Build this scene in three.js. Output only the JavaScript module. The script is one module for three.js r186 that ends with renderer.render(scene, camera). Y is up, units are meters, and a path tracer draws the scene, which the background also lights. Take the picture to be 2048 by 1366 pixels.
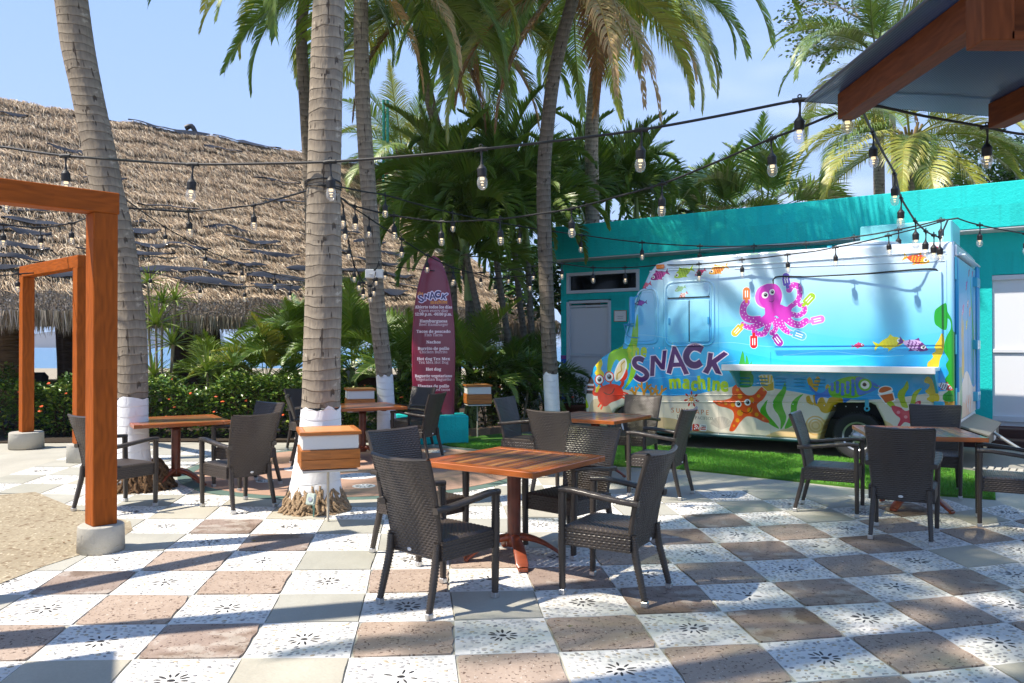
import * as THREE from 'three';
import { mergeGeometries } from 'three/addons/utils/BufferGeometryUtils.js';

// ---- camera, sky, sun, exposure ----
const scene = new THREE.Scene();
const camera = new THREE.PerspectiveCamera(46.22, 2048 / 1366, 0.05, 6000);
camera.position.set(0, 1.6, 0);
camera.rotation.x = 0.0056;
const SUN = new THREE.Vector3(-0.53, 0.83, 0.17).normalize();
const sun = new THREE.DirectionalLight(new THREE.Color(1, 0.915, 0.79), 4.7);
sun.position.copy(SUN).multiplyScalar(60); sun.target.position.set(0, 0, -10);
sun.position.add(sun.target.position);
sun.castShadow = true; sun.shadow.radius = 1.2; sun.shadow.mapSize.set(4096, 4096);
Object.assign(sun.shadow.camera, { left: -30, right: 30, top: 30, bottom: -30, near: 1, far: 150 });
scene.add(sun, sun.target);
const renderer = new THREE.WebGLRenderer();
renderer.toneMapping = THREE.LinearToneMapping;
renderer.toneMappingExposure = 1.65;
renderer.shadowMap.enabled = true;

// ---- small tools ----
const PI = Math.PI, V3 = (x, y, z) => new THREE.Vector3(x, y, z);
let seed = 7;
const rnd = () => { seed = (seed + 0x6d2b79f5) | 0; let t = Math.imul(seed ^ (seed >>> 15), 1 | seed); t = (t + Math.imul(t ^ (t >>> 7), 61 | t)) ^ t; return ((t ^ (t >>> 14)) >>> 0) / 4294967296; };
const rr = (a, b) => a + (b - a) * rnd(), pick = (a) => a[Math.floor(rnd() * a.length)];
const lerp = (a, b, t) => a + (b - a) * t, clamp = (x, a = 0, b = 1) => Math.min(b, Math.max(a, x)), sstep = (a, b, x) => { const t = clamp((x - a) / (b - a)); return t * t * (3 - 2 * t); };
const hash = (x, y, s = 0) => { let h = Math.imul(x, 374761393) + Math.imul(y, 668265263) + Math.imul(s, 974634341) | 0; h = Math.imul(h ^ (h >>> 13), 1274126177); return ((h ^ (h >>> 16)) >>> 0) / 4294967296; };
// value noise that repeats every p cells
const noise = (x, y, p, s = 0) => {
  const xi = Math.floor(x), yi = Math.floor(y), fx = x - xi, fy = y - yi, u = fx * fx * (3 - 2 * fx), v = fy * fy * (3 - 2 * fy), w = (a) => ((a % p) + p) % p;
  return lerp(lerp(hash(w(xi), w(yi), s), hash(w(xi + 1), w(yi), s), u), lerp(hash(w(xi), w(yi + 1), s), hash(w(xi + 1), w(yi + 1), s), u), v);
};
const fbm = (x, y, p, o = 4, s = 0) => { let a = 0.5, t = 0, n = 0; for (let i = 0; i < o; i++) { t += a * noise(x, y, p, s + i); n += a; x *= 2; y *= 2; p *= 2; a *= 0.5; } return t / n; };
const numbers = new Map();
const numbered = (n) => { const k = (numbers.get(n) ?? 0); numbers.set(n, k + 1); return k ? n + '_' + String(k).padStart(3, '0') : n; };
function tag(o, label, category, group, kind) { Object.assign(o.userData, { label, category }); if (group) o.userData.group = group; if (kind) o.userData.kind = kind; return o; }
function thing(name, label, category, pos = [0, 0, 0], turn = 0, group) {
  const o = new THREE.Group(); o.name = numbered(name); o.position.set(...pos); o.rotation.y = turn; scene.add(o);
  return tag(o, label, category, group);
}
function part(name, geo, mat, parent) { const m = new THREE.Mesh(geo, mat); m.name = name; m.castShadow = m.receiveShadow = true; parent.add(m); return m; }
function struct(name, geo, mat) { const m = new THREE.Mesh(geo, mat); m.name = numbered(name); m.castShadow = m.receiveShadow = true; m.userData.kind = 'structure'; scene.add(m); return m; }
function stuffPart(name, geo, mat, mats4, parent, colors) {
  const m = new THREE.InstancedMesh(geo, mat, mats4.length); m.name = name; m.castShadow = m.receiveShadow = true; m.userData.kind = 'stuff';
  mats4.forEach((x, i) => m.setMatrixAt(i, x)); if (colors) colors.forEach((c, i) => m.setColorAt(i, c)); parent.add(m); return m;
}
function copyOf(src, label, pos, turn) { const c = src.clone(); c.name = numbered(src.name.replace(/_\d+$/, '')); c.userData = { ...src.userData, label }; c.position.set(...pos); c.rotation.set(0, turn, 0); scene.add(c); return c; }
const mat4 = (pos, quat, sc) => new THREE.Matrix4().compose(pos, quat, sc);
const Q = (x, y, z, o = 'XYZ') => new THREE.Quaternion().setFromEuler(new THREE.Euler(x, y, z, o));
// geometry: everything becomes position + normal + uv (+ color), not indexed, so it merges
function prep(g, color) {
  g = g.index ? g.toNonIndexed() : g;
  for (const k of Object.keys(g.attributes)) if (!['position', 'normal', 'uv', 'color'].includes(k)) g.deleteAttribute(k);
  if (!g.attributes.normal) g.computeVertexNormals();
  if (!g.attributes.uv) g.setAttribute('uv', new THREE.BufferAttribute(new Float32Array(g.attributes.position.count * 2), 2));
  if (color && !g.attributes.color) { const n = g.attributes.position.count, a = new Float32Array(n * 3); for (let i = 0; i < n; i++) a.set(color, i * 3); g.setAttribute('color', new THREE.BufferAttribute(a, 3)); }
  return g;
}
const merge = (list, color) => { const l = list.map((g) => prep(g, color)); return l.length > 1 ? mergeGeometries(l) : l[0]; };
// uv in metres from the box side each face looks along; u runs along the longest side
function metres(g, off = 0) {
  g = prep(g); g.computeBoundingBox(); const s = g.boundingBox.getSize(V3()).toArray(), p = g.attributes.position, n = g.attributes.normal, uv = g.attributes.uv;
  const order = [0, 1, 2].sort((a, b) => s[b] - s[a]), rank = [0, 0, 0]; order.forEach((a, i) => { rank[a] = i; });
  for (let i = 0; i < p.count; i++) {
    const nn = [Math.abs(n.getX(i)), Math.abs(n.getY(i)), Math.abs(n.getZ(i))], k = nn.indexOf(Math.max(...nn)), q = [p.getX(i), p.getY(i), p.getZ(i)];
    const [a, b] = [0, 1, 2].filter((j) => j !== k).sort((i2, j2) => rank[i2] - rank[j2]);
    uv.setXY(i, q[a] + off, q[b] + off * 0.7);
  }
  return g;
}
// box with chamfered edges, uv in metres
function box(w, h, d, b = 0.004, x = 0, y = 0, z = 0, off = 0) {
  b = Math.min(b, w * 0.45, h * 0.45, d * 0.45);
  const H = [w / 2, h / 2, d / 2], pos = [], P = (s, k) => [0, 1, 2].map((a) => s[a] * (a === k ? H[a] : H[a] - b));
  const tri = (a, c, e) => { const u = V3(...c).sub(V3(...a)), v = V3(...e).sub(V3(...a)), m = V3(...a).add(V3(...c)).add(V3(...e)); if (u.cross(v).dot(m) < 0) [c, e] = [e, c]; pos.push(...a, ...c, ...e); };
  const quad = (a, c, e, f) => { tri(a, c, e); tri(a, e, f); };
  for (let k = 0; k < 3; k++) {
    const i = (k + 1) % 3, j = (k + 2) % 3, S = (sk, si, sj) => { const s = []; s[k] = sk; s[i] = si; s[j] = sj; return s; };
    for (const sk of [-1, 1]) quad(P(S(sk, -1, -1), k), P(S(sk, 1, -1), k), P(S(sk, 1, 1), k), P(S(sk, -1, 1), k));
    for (const si of [-1, 1]) for (const sj of [-1, 1]) quad(P(S(-1, si, sj), i), P(S(1, si, sj), i), P(S(1, si, sj), j), P(S(-1, si, sj), j));
  }
  for (const a of [-1, 1]) for (const c of [-1, 1]) for (const e of [-1, 1]) tri(P([a, c, e], 0), P([a, c, e], 1), P([a, c, e], 2));
  const g = new THREE.BufferGeometry(); g.setAttribute('position', new THREE.Float32BufferAttribute(pos, 3)); g.computeVertexNormals();
  metres(g, off); g.translate(x, y, z); return g;
}
// sheet of points f(u, v), uv = its 2-D coordinates times (su, sv)
function sheet(nu, nv, f, su = 1, sv = 1, smooth = true) {
  const pos = [], uv = [], idx = [];
  for (let j = 0; j <= nv; j++) for (let i = 0; i <= nu; i++) { pos.push(...f(i / nu, j / nv)); uv.push((i / nu) * su, (j / nv) * sv); }
  for (let j = 0; j < nv; j++) for (let i = 0; i < nu; i++) { const a = j * (nu + 1) + i, b = a + 1, c = a + nu + 1, d = c + 1; idx.push(a, b, d, a, d, c); }
  const g = new THREE.BufferGeometry(); g.setAttribute('position', new THREE.Float32BufferAttribute(pos, 3)); g.setAttribute('uv', new THREE.Float32BufferAttribute(uv, 2)); g.setIndex(idx); g.computeVertexNormals(); return g;
}
// tube through points with a radius for each t; uv in metres
function tube(pts, rad, nr = 8, nl = 12, caps = true, closed = false) {
  const c = new THREE.CatmullRomCurve3(pts.map((p) => (p.isVector3 ? p : V3(...p))), closed, 'centripetal'), fr = c.computeFrenetFrames(nl, closed), len = c.getLength(), r = typeof rad === 'function' ? rad : () => rad;
  const P = []; for (let i = 0; i <= nl; i++) P.push(c.getPointAt(i / nl));
  const g = sheet(nr, nl, (a, t) => { const i = Math.round(t * nl), R = r(t, a), A = -a * 2 * PI; return P[i].clone().addScaledVector(fr.normals[i], Math.cos(A) * R).addScaledVector(fr.binormals[i], Math.sin(A) * R).toArray(); }, 2 * PI * r(0.5, 0), len);
  const out = [prep(g)];
  if (caps && !closed) for (const [t, i, s] of [[0, 0, 1], [1, nl, -1]]) {
    const pos = []; for (let k = 0; k < nr; k++) { const q = (kk) => { const A = (kk / nr) * 2 * PI * s; return P[i].clone().addScaledVector(fr.normals[i], Math.cos(A) * r(t, 0)).addScaledVector(fr.binormals[i], Math.sin(A) * r(t, 0)).toArray(); }; pos.push(...P[i].toArray(), ...q(k + 1), ...q(k)); }
    const cg = new THREE.BufferGeometry(); cg.setAttribute('position', new THREE.Float32BufferAttribute(pos, 3)); out.push(prep(cg));
  }
  return out.length > 1 ? mergeGeometries(out) : out[0];
}
function slab(pts, y0, y1) { // flat plate with outline [[x, z], ...] seen from above, uv in metres
  const s = new THREE.Shape(pts.map(([x, z]) => new THREE.Vector2(x, -z)));
  const g = new THREE.ExtrudeGeometry(s, { depth: y1 - y0, bevelEnabled: false }); g.rotateX(-PI / 2); g.translate(0, y0, 0); const q = prep(g);
  for (let i = 0, p = q.attributes.position; i < p.count; i++) q.attributes.uv.setXY(i, p.getX(i), p.getZ(i));
  return q;
}

// ---- textures ----
function tex(n, m, f, srgb = true, rep = 1, repv = rep) { // f(u, v) -> grey 0..1 or [r, g, b] 0..1 sRGB
  const d = new Uint8Array(n * m * 4);
  for (let y = 0; y < m; y++) for (let x = 0; x < n; x++) { const c = f(x / n, y / m), o = (y * n + x) * 4, a = typeof c === 'number' ? [c, c, c] : c; d[o] = clamp(a[0]) * 255; d[o + 1] = clamp(a[1]) * 255; d[o + 2] = clamp(a[2]) * 255; d[o + 3] = 255; }
  const t = new THREE.DataTexture(d, n, m); t.wrapS = t.wrapT = THREE.RepeatWrapping; t.magFilter = THREE.LinearFilter; t.minFilter = THREE.LinearMipmapLinearFilter; t.generateMipmaps = true;
  if (srgb) t.colorSpace = THREE.SRGBColorSpace; t.repeat.set(rep, repv); t.needsUpdate = true; return t;
}
const again = (t, rep, repv = rep) => { const c = t.clone(); c.repeat.set(rep, repv); return c; };
const mix3 = (a, b, t) => [lerp(a[0], b[0], t), lerp(a[1], b[1], t), lerp(a[2], b[2], t)];
const std = (o) => new THREE.MeshStandardMaterial(o), phy = (o) => new THREE.MeshPhysicalMaterial(o);
const lin = (r, g, b) => new THREE.Color().setRGB(r, g, b);

scene.fog = new THREE.FogExp2(new THREE.Color().setRGB(0.55, 0.68, 0.86), 0.00035);
// sky: clear afternoon blue, paler low down, with a few thin clouds all round
{
  const W = 1024, H = 512, d = new Float32Array(W * H * 4);
  for (let y = 0; y < H; y++) for (let x = 0; x < W; x++) {
    const v = ((y + 0.5) / H - 0.5) * PI, e = Math.sin(v), t = clamp(e) ** 0.6, o = (y * W + x) * 4;
    let c = mix3([0.44, 0.555, 0.765], [0.195, 0.335, 0.665], clamp(t * 1.25));
    if (e > 0.01) {
      const u = x / W, n = fbm(u * 26, v * 22, 26, 5, 91), big = noise(u * 9, v * 6, 9, 17), k = sstep(0.57, 0.8, n) * sstep(0.45, 0.8, big) * (1 - sstep(0.2, 0.45, e)) * 0.22;
      c = mix3(c, [0.92, 0.93, 0.98], k);
    } else if (e < -0.02) c = [0.30, 0.33, 0.36];
    d[o] = c[0]; d[o + 1] = c[1]; d[o + 2] = c[2]; d[o + 3] = 1;
  }
  const t = new THREE.DataTexture(d, W, H, THREE.RGBAFormat, THREE.FloatType); t.mapping = THREE.EquirectangularReflectionMapping; t.magFilter = THREE.LinearFilter; t.needsUpdate = true;
  scene.background = t; scene.environment = t;
}

// ---- materials ----
const woodTex = tex(512, 512, (u, v) => { // grain along u
  const w = fbm(u * 3, v * 24, 3, 3, 5) * 0.3, g = fbm(u * 6 + w, v * 64 + w * 6, 64, 4, 3), r = 0.5 + 0.5 * Math.sin((v * 40 + fbm(u * 2, v * 8, 2, 3, 9) * 9) * 2);
  const k = 0.72 + 0.28 * (0.7 * g + 0.3 * r); return [k, k * 0.975, k * 0.94];
});
const woodBump = tex(256, 256, (u, v) => fbm(u * 4, v * 64, 64, 3, 8), false);
const wood = (r, g, b, rough = 0.38, coat = 0, spec = 1) => phy({ color: lin(r, g, b), specularIntensity: spec, map: woodTex, roughness: rough, bumpMap: woodBump, bumpScale: 0.0006, clearcoat: coat, clearcoatRoughness: 0.1 });
const MT = {
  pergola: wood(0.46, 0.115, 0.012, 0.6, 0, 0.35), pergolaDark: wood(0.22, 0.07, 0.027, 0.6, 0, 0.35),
  rim: wood(0.56, 0.15, 0.025, 0.3, 0.45), slats: [wood(0.34, 0.11, 0.026, 0.32, 0.45), wood(0.50, 0.185, 0.04, 0.32, 0.45), wood(0.19, 0.06, 0.018, 0.32, 0.45), wood(0.60, 0.27, 0.07, 0.34, 0.45)],
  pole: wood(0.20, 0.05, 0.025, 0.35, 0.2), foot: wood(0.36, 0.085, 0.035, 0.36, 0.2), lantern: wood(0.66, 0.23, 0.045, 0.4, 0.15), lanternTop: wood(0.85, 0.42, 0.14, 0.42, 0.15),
  metal: std({ color: lin(0.62, 0.62, 0.62), roughness: 0.35, metalness: 0.9 }), whitePlastic: std({ color: lin(0.75, 0.75, 0.74), roughness: 0.45 }),
};
const wickerMat = (r, g, b) => phy({ color: lin(r, g, b), roughness: 0.33, specularIntensity: 1 });
MT.wicker = wickerMat(0.055, 0.043, 0.035); MT.wickerTight = wickerMat(0.050, 0.040, 0.033);
// relief of the woven strands (0..1) at a place given in metres: flat strands run along u, over and under the stakes
const weave = (u, v) => { const row = Math.floor(v / 0.0168), c = u / 0.034 + (row & 1) * 0.5, s = Math.abs(c - Math.floor(c) - 0.5) * 2, q = (v / 0.0168 - row) * 2 - 1; return Math.sqrt(Math.max(0, 1 - q * q)) * (0.3 + 0.7 * Math.sqrt(Math.max(0, 1 - s ** 2.4))); };
const stoneTex = tex(512, 512, (u, v) => { // brown volcanic paving stone, pores and pale chips
  const n = fbm(u * 6, v * 6, 6, 5, 21), f = fbm(u * 60, v * 60, 60, 2, 22), pores = sstep(0.70, 0.78, noise(u * 70, v * 70, 70, 23) * 0.6 + noise(u * 150, v * 150, 150, 24) * 0.4), chips = sstep(0.82, 0.86, noise(u * 90 + 9, v * 70, 1000, 25) * 0.7 + noise(u * 150, v * 150, 1000, 26) * 0.3);
  let c = mix3([0.61, 0.525, 0.470], [0.735, 0.65, 0.595], n * 0.75 + f * 0.25); c = mix3(c, [0.30, 0.22, 0.18], pores * 0.75); return mix3(c, [0.86, 0.83, 0.80], chips * 0.7);
});
const stoneTex2 = tex(512, 512, (u, v) => { const n = fbm(u * 5 + 2, v * 5, 5, 5, 121), f = fbm(u * 60, v * 60, 60, 2, 122), pores = sstep(0.72, 0.80, noise(u * 64, v * 64, 64, 123) * 0.6 + noise(u * 140, v * 140, 140, 124) * 0.4), st = sstep(0.52, 0.68, fbm(u * 3, v * 3, 3, 5, 125)), lime = sstep(0.60, 0.72, fbm(u * 7, v * 7, 7, 5, 126)); let c = mix3([0.58, 0.50, 0.455], [0.71, 0.635, 0.585], n * 0.75 + f * 0.25); c = mix3(c, [0.36, 0.28, 0.21], st * 0.45); c = mix3(c, [0.80, 0.77, 0.73], lime * 0.5); return mix3(c, [0.30, 0.22, 0.18], pores * 0.7); });
const stoneBump = tex(512, 512, (u, v) => 0.75 * fbm(u * 30, v * 30, 30, 3, 22) + 0.25 - sstep(0.70, 0.78, noise(u * 70, v * 70, 70, 23) * 0.6 + noise(u * 150, v * 150, 150, 24) * 0.4) * 0.5, false);
MT.stone = [[1, 0.97, 0.95], [0.92, 0.86, 0.84], [1.02, 0.98, 0.94], [0.85, 0.80, 0.79]].map(([r, g, b], i) => std({ color: lin(r * 0.95, g * 1.02, b * 1.02), map: again(i % 2 ? stoneTex2 : stoneTex, 1.05), bumpMap: again(stoneBump, 1.05), bumpScale: 0.004, roughness: 0.86 }));
const concTex = tex(512, 512, (u, v) => { const n = fbm(u * 4, v * 4, 4, 6, 31), s = fbm(u * 9 + 3, v * 3, 27, 4, 33), f = noise(u * 160, v * 160, 160, 32); return mix3([0.61, 0.595, 0.555], [0.765, 0.75, 0.70], n * 0.55 + s * 0.3 + f * 0.15); });
const concBump = tex(256, 256, (u, v) => fbm(u * 24, v * 24, 24, 4, 34), false);
MT.concrete = std({ color: lin(0.98, 0.98, 0.96), map: again(concTex, 0.5), bumpMap: again(concBump, 1.5), bumpScale: 0.002, roughness: 0.85 });
MT.concreteTile = [[0.93, 0.95, 0.95], [1.02, 1.0, 0.94], [0.86, 0.88, 0.86]].map(([r, g, b]) => std({ color: lin(r, g, b), map: again(concTex, 0.7), bumpMap: again(concBump, 2), bumpScale: 0.002, roughness: 0.8 }));
MT.footing = std({ color: lin(1.02, 1.02, 1.03), map: again(concTex, 0.8), bumpMap: again(tex(256, 256, (u, v) => { const p = sstep(0.78, 0.86, noise(u * 18, v * 18, 18, 37)); return 0.5 + 0.3 * fbm(u * 20, v * 20, 20, 3, 38) - p * 0.5; }, false), 2), bumpScale: 0.005, roughness: 0.9 });
const aggTex = tex(512, 512, (u, v) => { const n = fbm(u * 5, v * 5, 5, 4, 41), g = noise(u * 110, v * 110, 110, 42), g2 = noise(u * 60, v * 60, 60, 43); let c = mix3([0.54, 0.49, 0.405], [0.71, 0.665, 0.57], n * 0.5 + g * 0.5); if (g2 > 0.8) c = mix3(c, [0.42, 0.34, 0.25], 0.6); if (g > 0.9) c = mix3(c, [0.92, 0.88, 0.78], 0.7); return c; });
MT.aggregate = std({ color: lin(0.95, 0.94, 0.92), map: again(aggTex, 0.55), bumpMap: again(tex(512, 512, (u, v) => noise(u * 110, v * 110, 110, 42) * 0.6 + noise(u * 60, v * 60, 60, 43) * 0.4, false), 0.55), bumpScale: 0.0035, roughness: 0.92 });
MT.mortar = std({ color: lin(0.82, 0.80, 0.75), map: again(tex(256, 256, (u, v) => 0.86 + 0.14 * fbm(u * 12, v * 12, 12, 4, 51)), 1), bumpMap: again(concBump, 2), bumpScale: 0.002, roughness: 0.85 });
MT.pebble = std({ color: lin(1, 1, 1), roughness: 0.55 });
MT.darkPebble = std({ color: lin(0.028, 0.026, 0.026), roughness: 0.45 });
MT.pink = std({ color: lin(0.96, 0.62, 0.50), map: again(concTex, 0.35), roughness: 0.82, bumpMap: again(concBump, 1.5), bumpScale: 0.002 });
MT.tealRing = std({ color: lin(0.24, 0.40, 0.38), map: again(concTex, 0.6), roughness: 0.75 });

// ---- ground and patio ----
{
  const yard = struct('ground', new THREE.PlaneGeometry(160, 75).rotateX(-PI / 2).translate(0, -0.06, -22), MT.aggregate);
  const uv = yard.geometry.attributes.uv, p = yard.geometry.attributes.position; for (let i = 0; i < uv.count; i++) uv.setXY(i, p.getX(i), p.getZ(i));
}
const gx = (u, v) => -1.9174 + 0.53819 * u - 0.05815 * v + 0.00217 * u * u + 0.00233 * u * v - 0.00012 * v * v - 0.00035 * u ** 3;
const gz = (u, v) => -(4.06551 + 0.01199 * u + 0.52465 * v + 0.0032 * u * u - 0.00301 * u * v + 0.00392 * v * v + 0.00024 * u ** 3);
const ring = { x: -1.95, z: -10.5, r: 2.25 };
const patio = struct('floor', slab([[-9, -2.2], [9.5, -2.2], [9.5, -14.6], [4.6, -14.6], [-2.5, -13.2], [-9, -13.4]], -0.05, 0), MT.concrete);
{
  const rows = 19, kinds = {}; // 'g' grey concrete, 'b' brown stone where the photograph shows which
  for (const s of '-1,-1g 1,-1g 3,-1b 5,-1b 7,-1b 0,0b 2,0b 4,0b 6,0b 8,0b -1,1b 1,1g 3,1g 5,1b 7,1b 9,1b -2,0b 0,2b 2,2b 4,2b 6,2b 8,2b -2,2b -1,3b 1,3g 3,3b 5,3b 7,3b 9,3b 0,4b 2,4g 4,4g 6,4b 8,4b -2,4g -1,5b 1,5g 3,5g 5,5g 7,5b 9,5g 2,6g 6,6g 8,6g 0,6g -2,6g'.split(' ')) { const [k, q] = [s.slice(0, -1), s.slice(-1)]; kinds[k] = q; }
  const leftEdge = (x, z) => { // the tiles stop at the bare aggregate and concrete on the left
    const e = [[-3.192,-6.598], [-3.368,-5.59], [-3.64,-4.758]]; if (x < -2.2 && z > e[0][1]) { const t = (z - e[0][1]) / (e[1][1] - e[0][1]); return x < lerp(e[0][0], e[1][0], t) - 0.3; }
    if (z > -8.4 && z < -6 && x < -3.45 - (z + 6.6) * -0.9) return true; return x < -6.2;
  };
  const turf = (x, z) => x > -0.9 && z < -9.05 - Math.max(0, 0.9 - x) * 0.9 + Math.max(0, x - 1.5) * 0.3;
  const J = (u, v, k) => (hash(u + 50, v + 50, k) - 0.5) * 0.022, corner = (u, v) => [gx(u, v) + J(u, v, 1), gz(u, v) + J(u, v, 2)];
  const pebs = [], pebCol = [], motif = [], tilesMade = [];
  const pebGeo = new THREE.IcosahedronGeometry(1, 1), stoneGeo = (() => { const g = new THREE.IcosahedronGeometry(1, 1); return prep(g); })();
  const cols = [[0.46, 0.45, 0.43], [0.38, 0.37, 0.36], [0.55, 0.53, 0.49], [0.29, 0.28, 0.28], [0.50, 0.46, 0.39], [0.50, 0.41, 0.28], [0.60, 0.59, 0.56], [0.40, 0.40, 0.38]].map((c) => lin(...c));
  for (let v = -3; v < rows; v++) for (let u = -7; u < 14; u++) {
    const cx = gx(u + 0.5, v + 0.5), cz = gz(u + 0.5, v + 0.5);
    if (Math.hypot(cx - ring.x, cz - ring.z) < ring.r - 0.1 || leftEdge(cx, cz) || turf(cx, cz) || cz < -12.6 || Math.abs(cx) > -cz * 0.66 + 0.7) continue;
    const white = ((u + v) & 1) === 1, c = [corner(u, v), corner(u + 1, v), corner(u + 1, v + 1), corner(u, v + 1)];
    const kind = white ? 'w' : kinds[u + ',' + v] ?? (v > 5 ? 'g' : u < -2 ? 'g' : hash(u, v, 9) > 0.3 ? 'b' : 'g');
    // outline: a brown stone has worn round corners and wavering sides, a pebble panel is cast to the joint
    const out = [];
    for (let k = 0; k < 4; k++) {
      const a = c[k], b = c[(k + 1) % 4], n = 7, nx = (b[1] - a[1]), nz = -(b[0] - a[0]), L = Math.hypot(nx, nz);
      for (let i = 0; i < n; i++) {
        const t = i / n, mid = Math.sin(t * PI), edge = kind === 'b' ? 0.008 + (i === 0 ? 0.022 : (hash(u * 9 + i, v * 7 + k, 5) - 0.3) * 0.016) : kind === 'g' ? 0.006 + hash(u * 9 + i, v * 7 + k, 6) * 0.005 : 0.001;
        let x = lerp(a[0], b[0], t), z = lerp(a[1], b[1], t); const dx = cx - x, dz = cz - z, D = Math.hypot(dx, dz); if (i === 0) { x += dx / D * edge; z += dz / D * edge; } else { x += nx / L * edge * (kind === 'w' ? 1 : 1); z += nz / L * edge; if ((x - cx) ** 2 + (z - cz) ** 2 > D * D) { x -= 2 * nx / L * edge; z -= 2 * nz / L * edge; } }
        out.push([x, z]);
      }
    }
    const top = kind === 'w' ? 0.008 : 0.010 + hash(u, v, 3) * 0.002;
    const tile = part(white ? 'pebble_tile' : 'tile', slab(out, 0.001, top), kind === 'w' ? MT.mortar : kind === 'b' ? MT.stone[Math.floor(hash(u, v, 4) * 4)] : MT.concreteTile[Math.floor(hash(u, v, 4) * 3)], patio);
    if (!white) continue;
    const Sx = (s, t) => { const a = [lerp(c[0][0], c[1][0], s), lerp(c[0][1], c[1][1], s)], b = [lerp(c[3][0], c[2][0], s), lerp(c[3][1], c[2][1], s)]; return [lerp(a[0], b[0], t), lerp(a[1], b[1], t)]; };
    const near = -cz < 8.5, cells = 15;
    for (let i = 0; i < cells; i++) for (let j = 0; j < cells; j++) {
      const s = (i + 0.5 + rr(-0.36, 0.36)) / cells, t = (j + 0.5 + (i % 2) * 0.3 - 0.15 + rr(-0.36, 0.36)) / cells; if (s < 0.03 || s > 0.97 || t < 0.03 || t > 0.97 || Math.hypot(s - 0.5, t - 0.5) < 0.2 || (rnd() < 0.06)) continue;
      const [x, z] = Sx(s, t), a = rr(0.0085, 0.017), b = a * rr(0.5, 0.8); // pebbles lie more or less in one direction
      pebs.push(mat4(V3(x, top, z), Q(0, rr(-0.6, 0.6) + (hash(u, v, 8) - 0.5) * 1.6, 0), V3(a, 0.0035, b))); pebCol.push(pick(cols).clone().multiplyScalar(rr(0.7, 1.15)));
    }
    // the dark sun of long pebbles in the middle
    const n = 9 + Math.floor(hash(u, v, 11) * 4), worn = hash(u, v, 12), a0 = rnd() * 6; const list = [[0, 0, 0.021, 0.016, 0]];
    for (let k = 0; k < n; k++) { if (worn > 0.8 && rnd() < 0.35) continue; const A = a0 + (k / n) * 2 * PI + rr(-0.12, 0.12), R = rr(0.056, 0.07); list.push([Math.cos(A) * R, Math.sin(A) * R, rr(0.019, 0.03), rr(0.0055, 0.008), A]); }
    motif.push({ tile, d: Math.hypot(cx, cz), at: Sx(0.5, 0.5), top, list, vis: Math.abs(cx / cz) < 0.66 && -cz > 3.6 });
  }
  motif.sort((a, b) => (b.vis - a.vis) || a.d - b.d);
  let made = 0; const rest = [];
  for (const m of motif) for (const [x, z, a, b, A] of m.list) {
    if (made < 290 && m.vis) { const s = part('stone', stoneGeo, MT.darkPebble, m.tile); s.position.set(m.at[0] + x, m.top, m.at[1] + z); s.rotation.y = -A; s.scale.set(a, 0.004, b); made++; } else rest.push(mat4(V3(m.at[0] + x, m.top, m.at[1] + z), Q(0, -A, 0), V3(a, 0.004, b)));
  }
  stuffPart('dark_pebbles', pebGeo, MT.darkPebble, rest, patio);
  stuffPart('pebbles', pebGeo, MT.pebble, pebs, patio, pebCol);
  // the round plaza: pink concrete, teal border, small pebble inlays
  const disc = (r, n = 72) => Array.from({ length: n }, (_, i) => [ring.x + Math.cos((i / n) * 2 * PI) * r, ring.z + Math.sin((i / n) * 2 * PI) * r]);
  part('teal_border', slab(disc(ring.r), 0.001, 0.013), MT.tealRing, patio);
  part('pink_disc', slab(disc(ring.r - 0.16), 0.002, 0.017), MT.pink, patio);
  const inlay = [], dk = [];
  for (const [x, z, r] of [[-1.673,-9.046, 0.13], [-2.895,-9.377, 0.1], [-2.735,-10.323, 0.2], [-1.88,-9.734, 0.24], [-1.157,-12.019, 0.16]]) {
    part('pebble_inlay', new THREE.CylinderGeometry(r, r, 0.02, 20).scale(1, 1, 1).translate(x, 0.011, z), MT.mortar, patio);
    for (let k = 0; k < 10; k++) { const A = k * 0.63; dk.push(mat4(V3(x + Math.cos(A) * r * 0.6, 0.021, z + Math.sin(A) * r * 0.6), Q(0, -A, 0), V3(0.025, 0.004, 0.007))); }
  }
  { const lg = new THREE.BufferGeometry(); lg.setAttribute('position', new THREE.Float32BufferAttribute([0, 0.15, -0.5, 0.22, 0.3, 0, 0, 0, 0.1, 0, 0, 0.1, -0.22, 0.3, 0, 0, 0.15, -0.5, 0, 0, 0.1, 0.22, 0.3, 0, 0.05, 0.25, 0.5, 0.05, 0.25, 0.5, -0.22, 0.3, 0, 0, 0, 0.1], 3)); lg.computeVertexNormals(); const lm = [], lc = []; for (let k = 0; k < 90; k++) { const z = -rr(4, 13), x = rr(-0.6, 0.6) * -z * (k % 3 ? 1 : 0.7) - (k % 2), s = rr(0.02, 0.055); if (Math.abs(x) > 6.5 || (x > 1 && z < -9.5)) continue; lm.push(mat4(V3(x, 0.022, z), Q(0, rr(0, 6.28), 0), V3(s * rr(0.5, 1), s * 0.5, s))); lc.push(lin(...pick([[0.22, 0.12, 0.05], [0.30, 0.20, 0.08], [0.14, 0.08, 0.04], [0.20, 0.20, 0.06]]))); } stuffPart('fallen_leaves', lg, std({ color: lin(1, 1, 1), roughness: 0.8, side: THREE.DoubleSide }), lm, patio, lc); }
  stuffPart('inlay_pebbles', pebGeo, MT.darkPebble, dk, patio);
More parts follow.
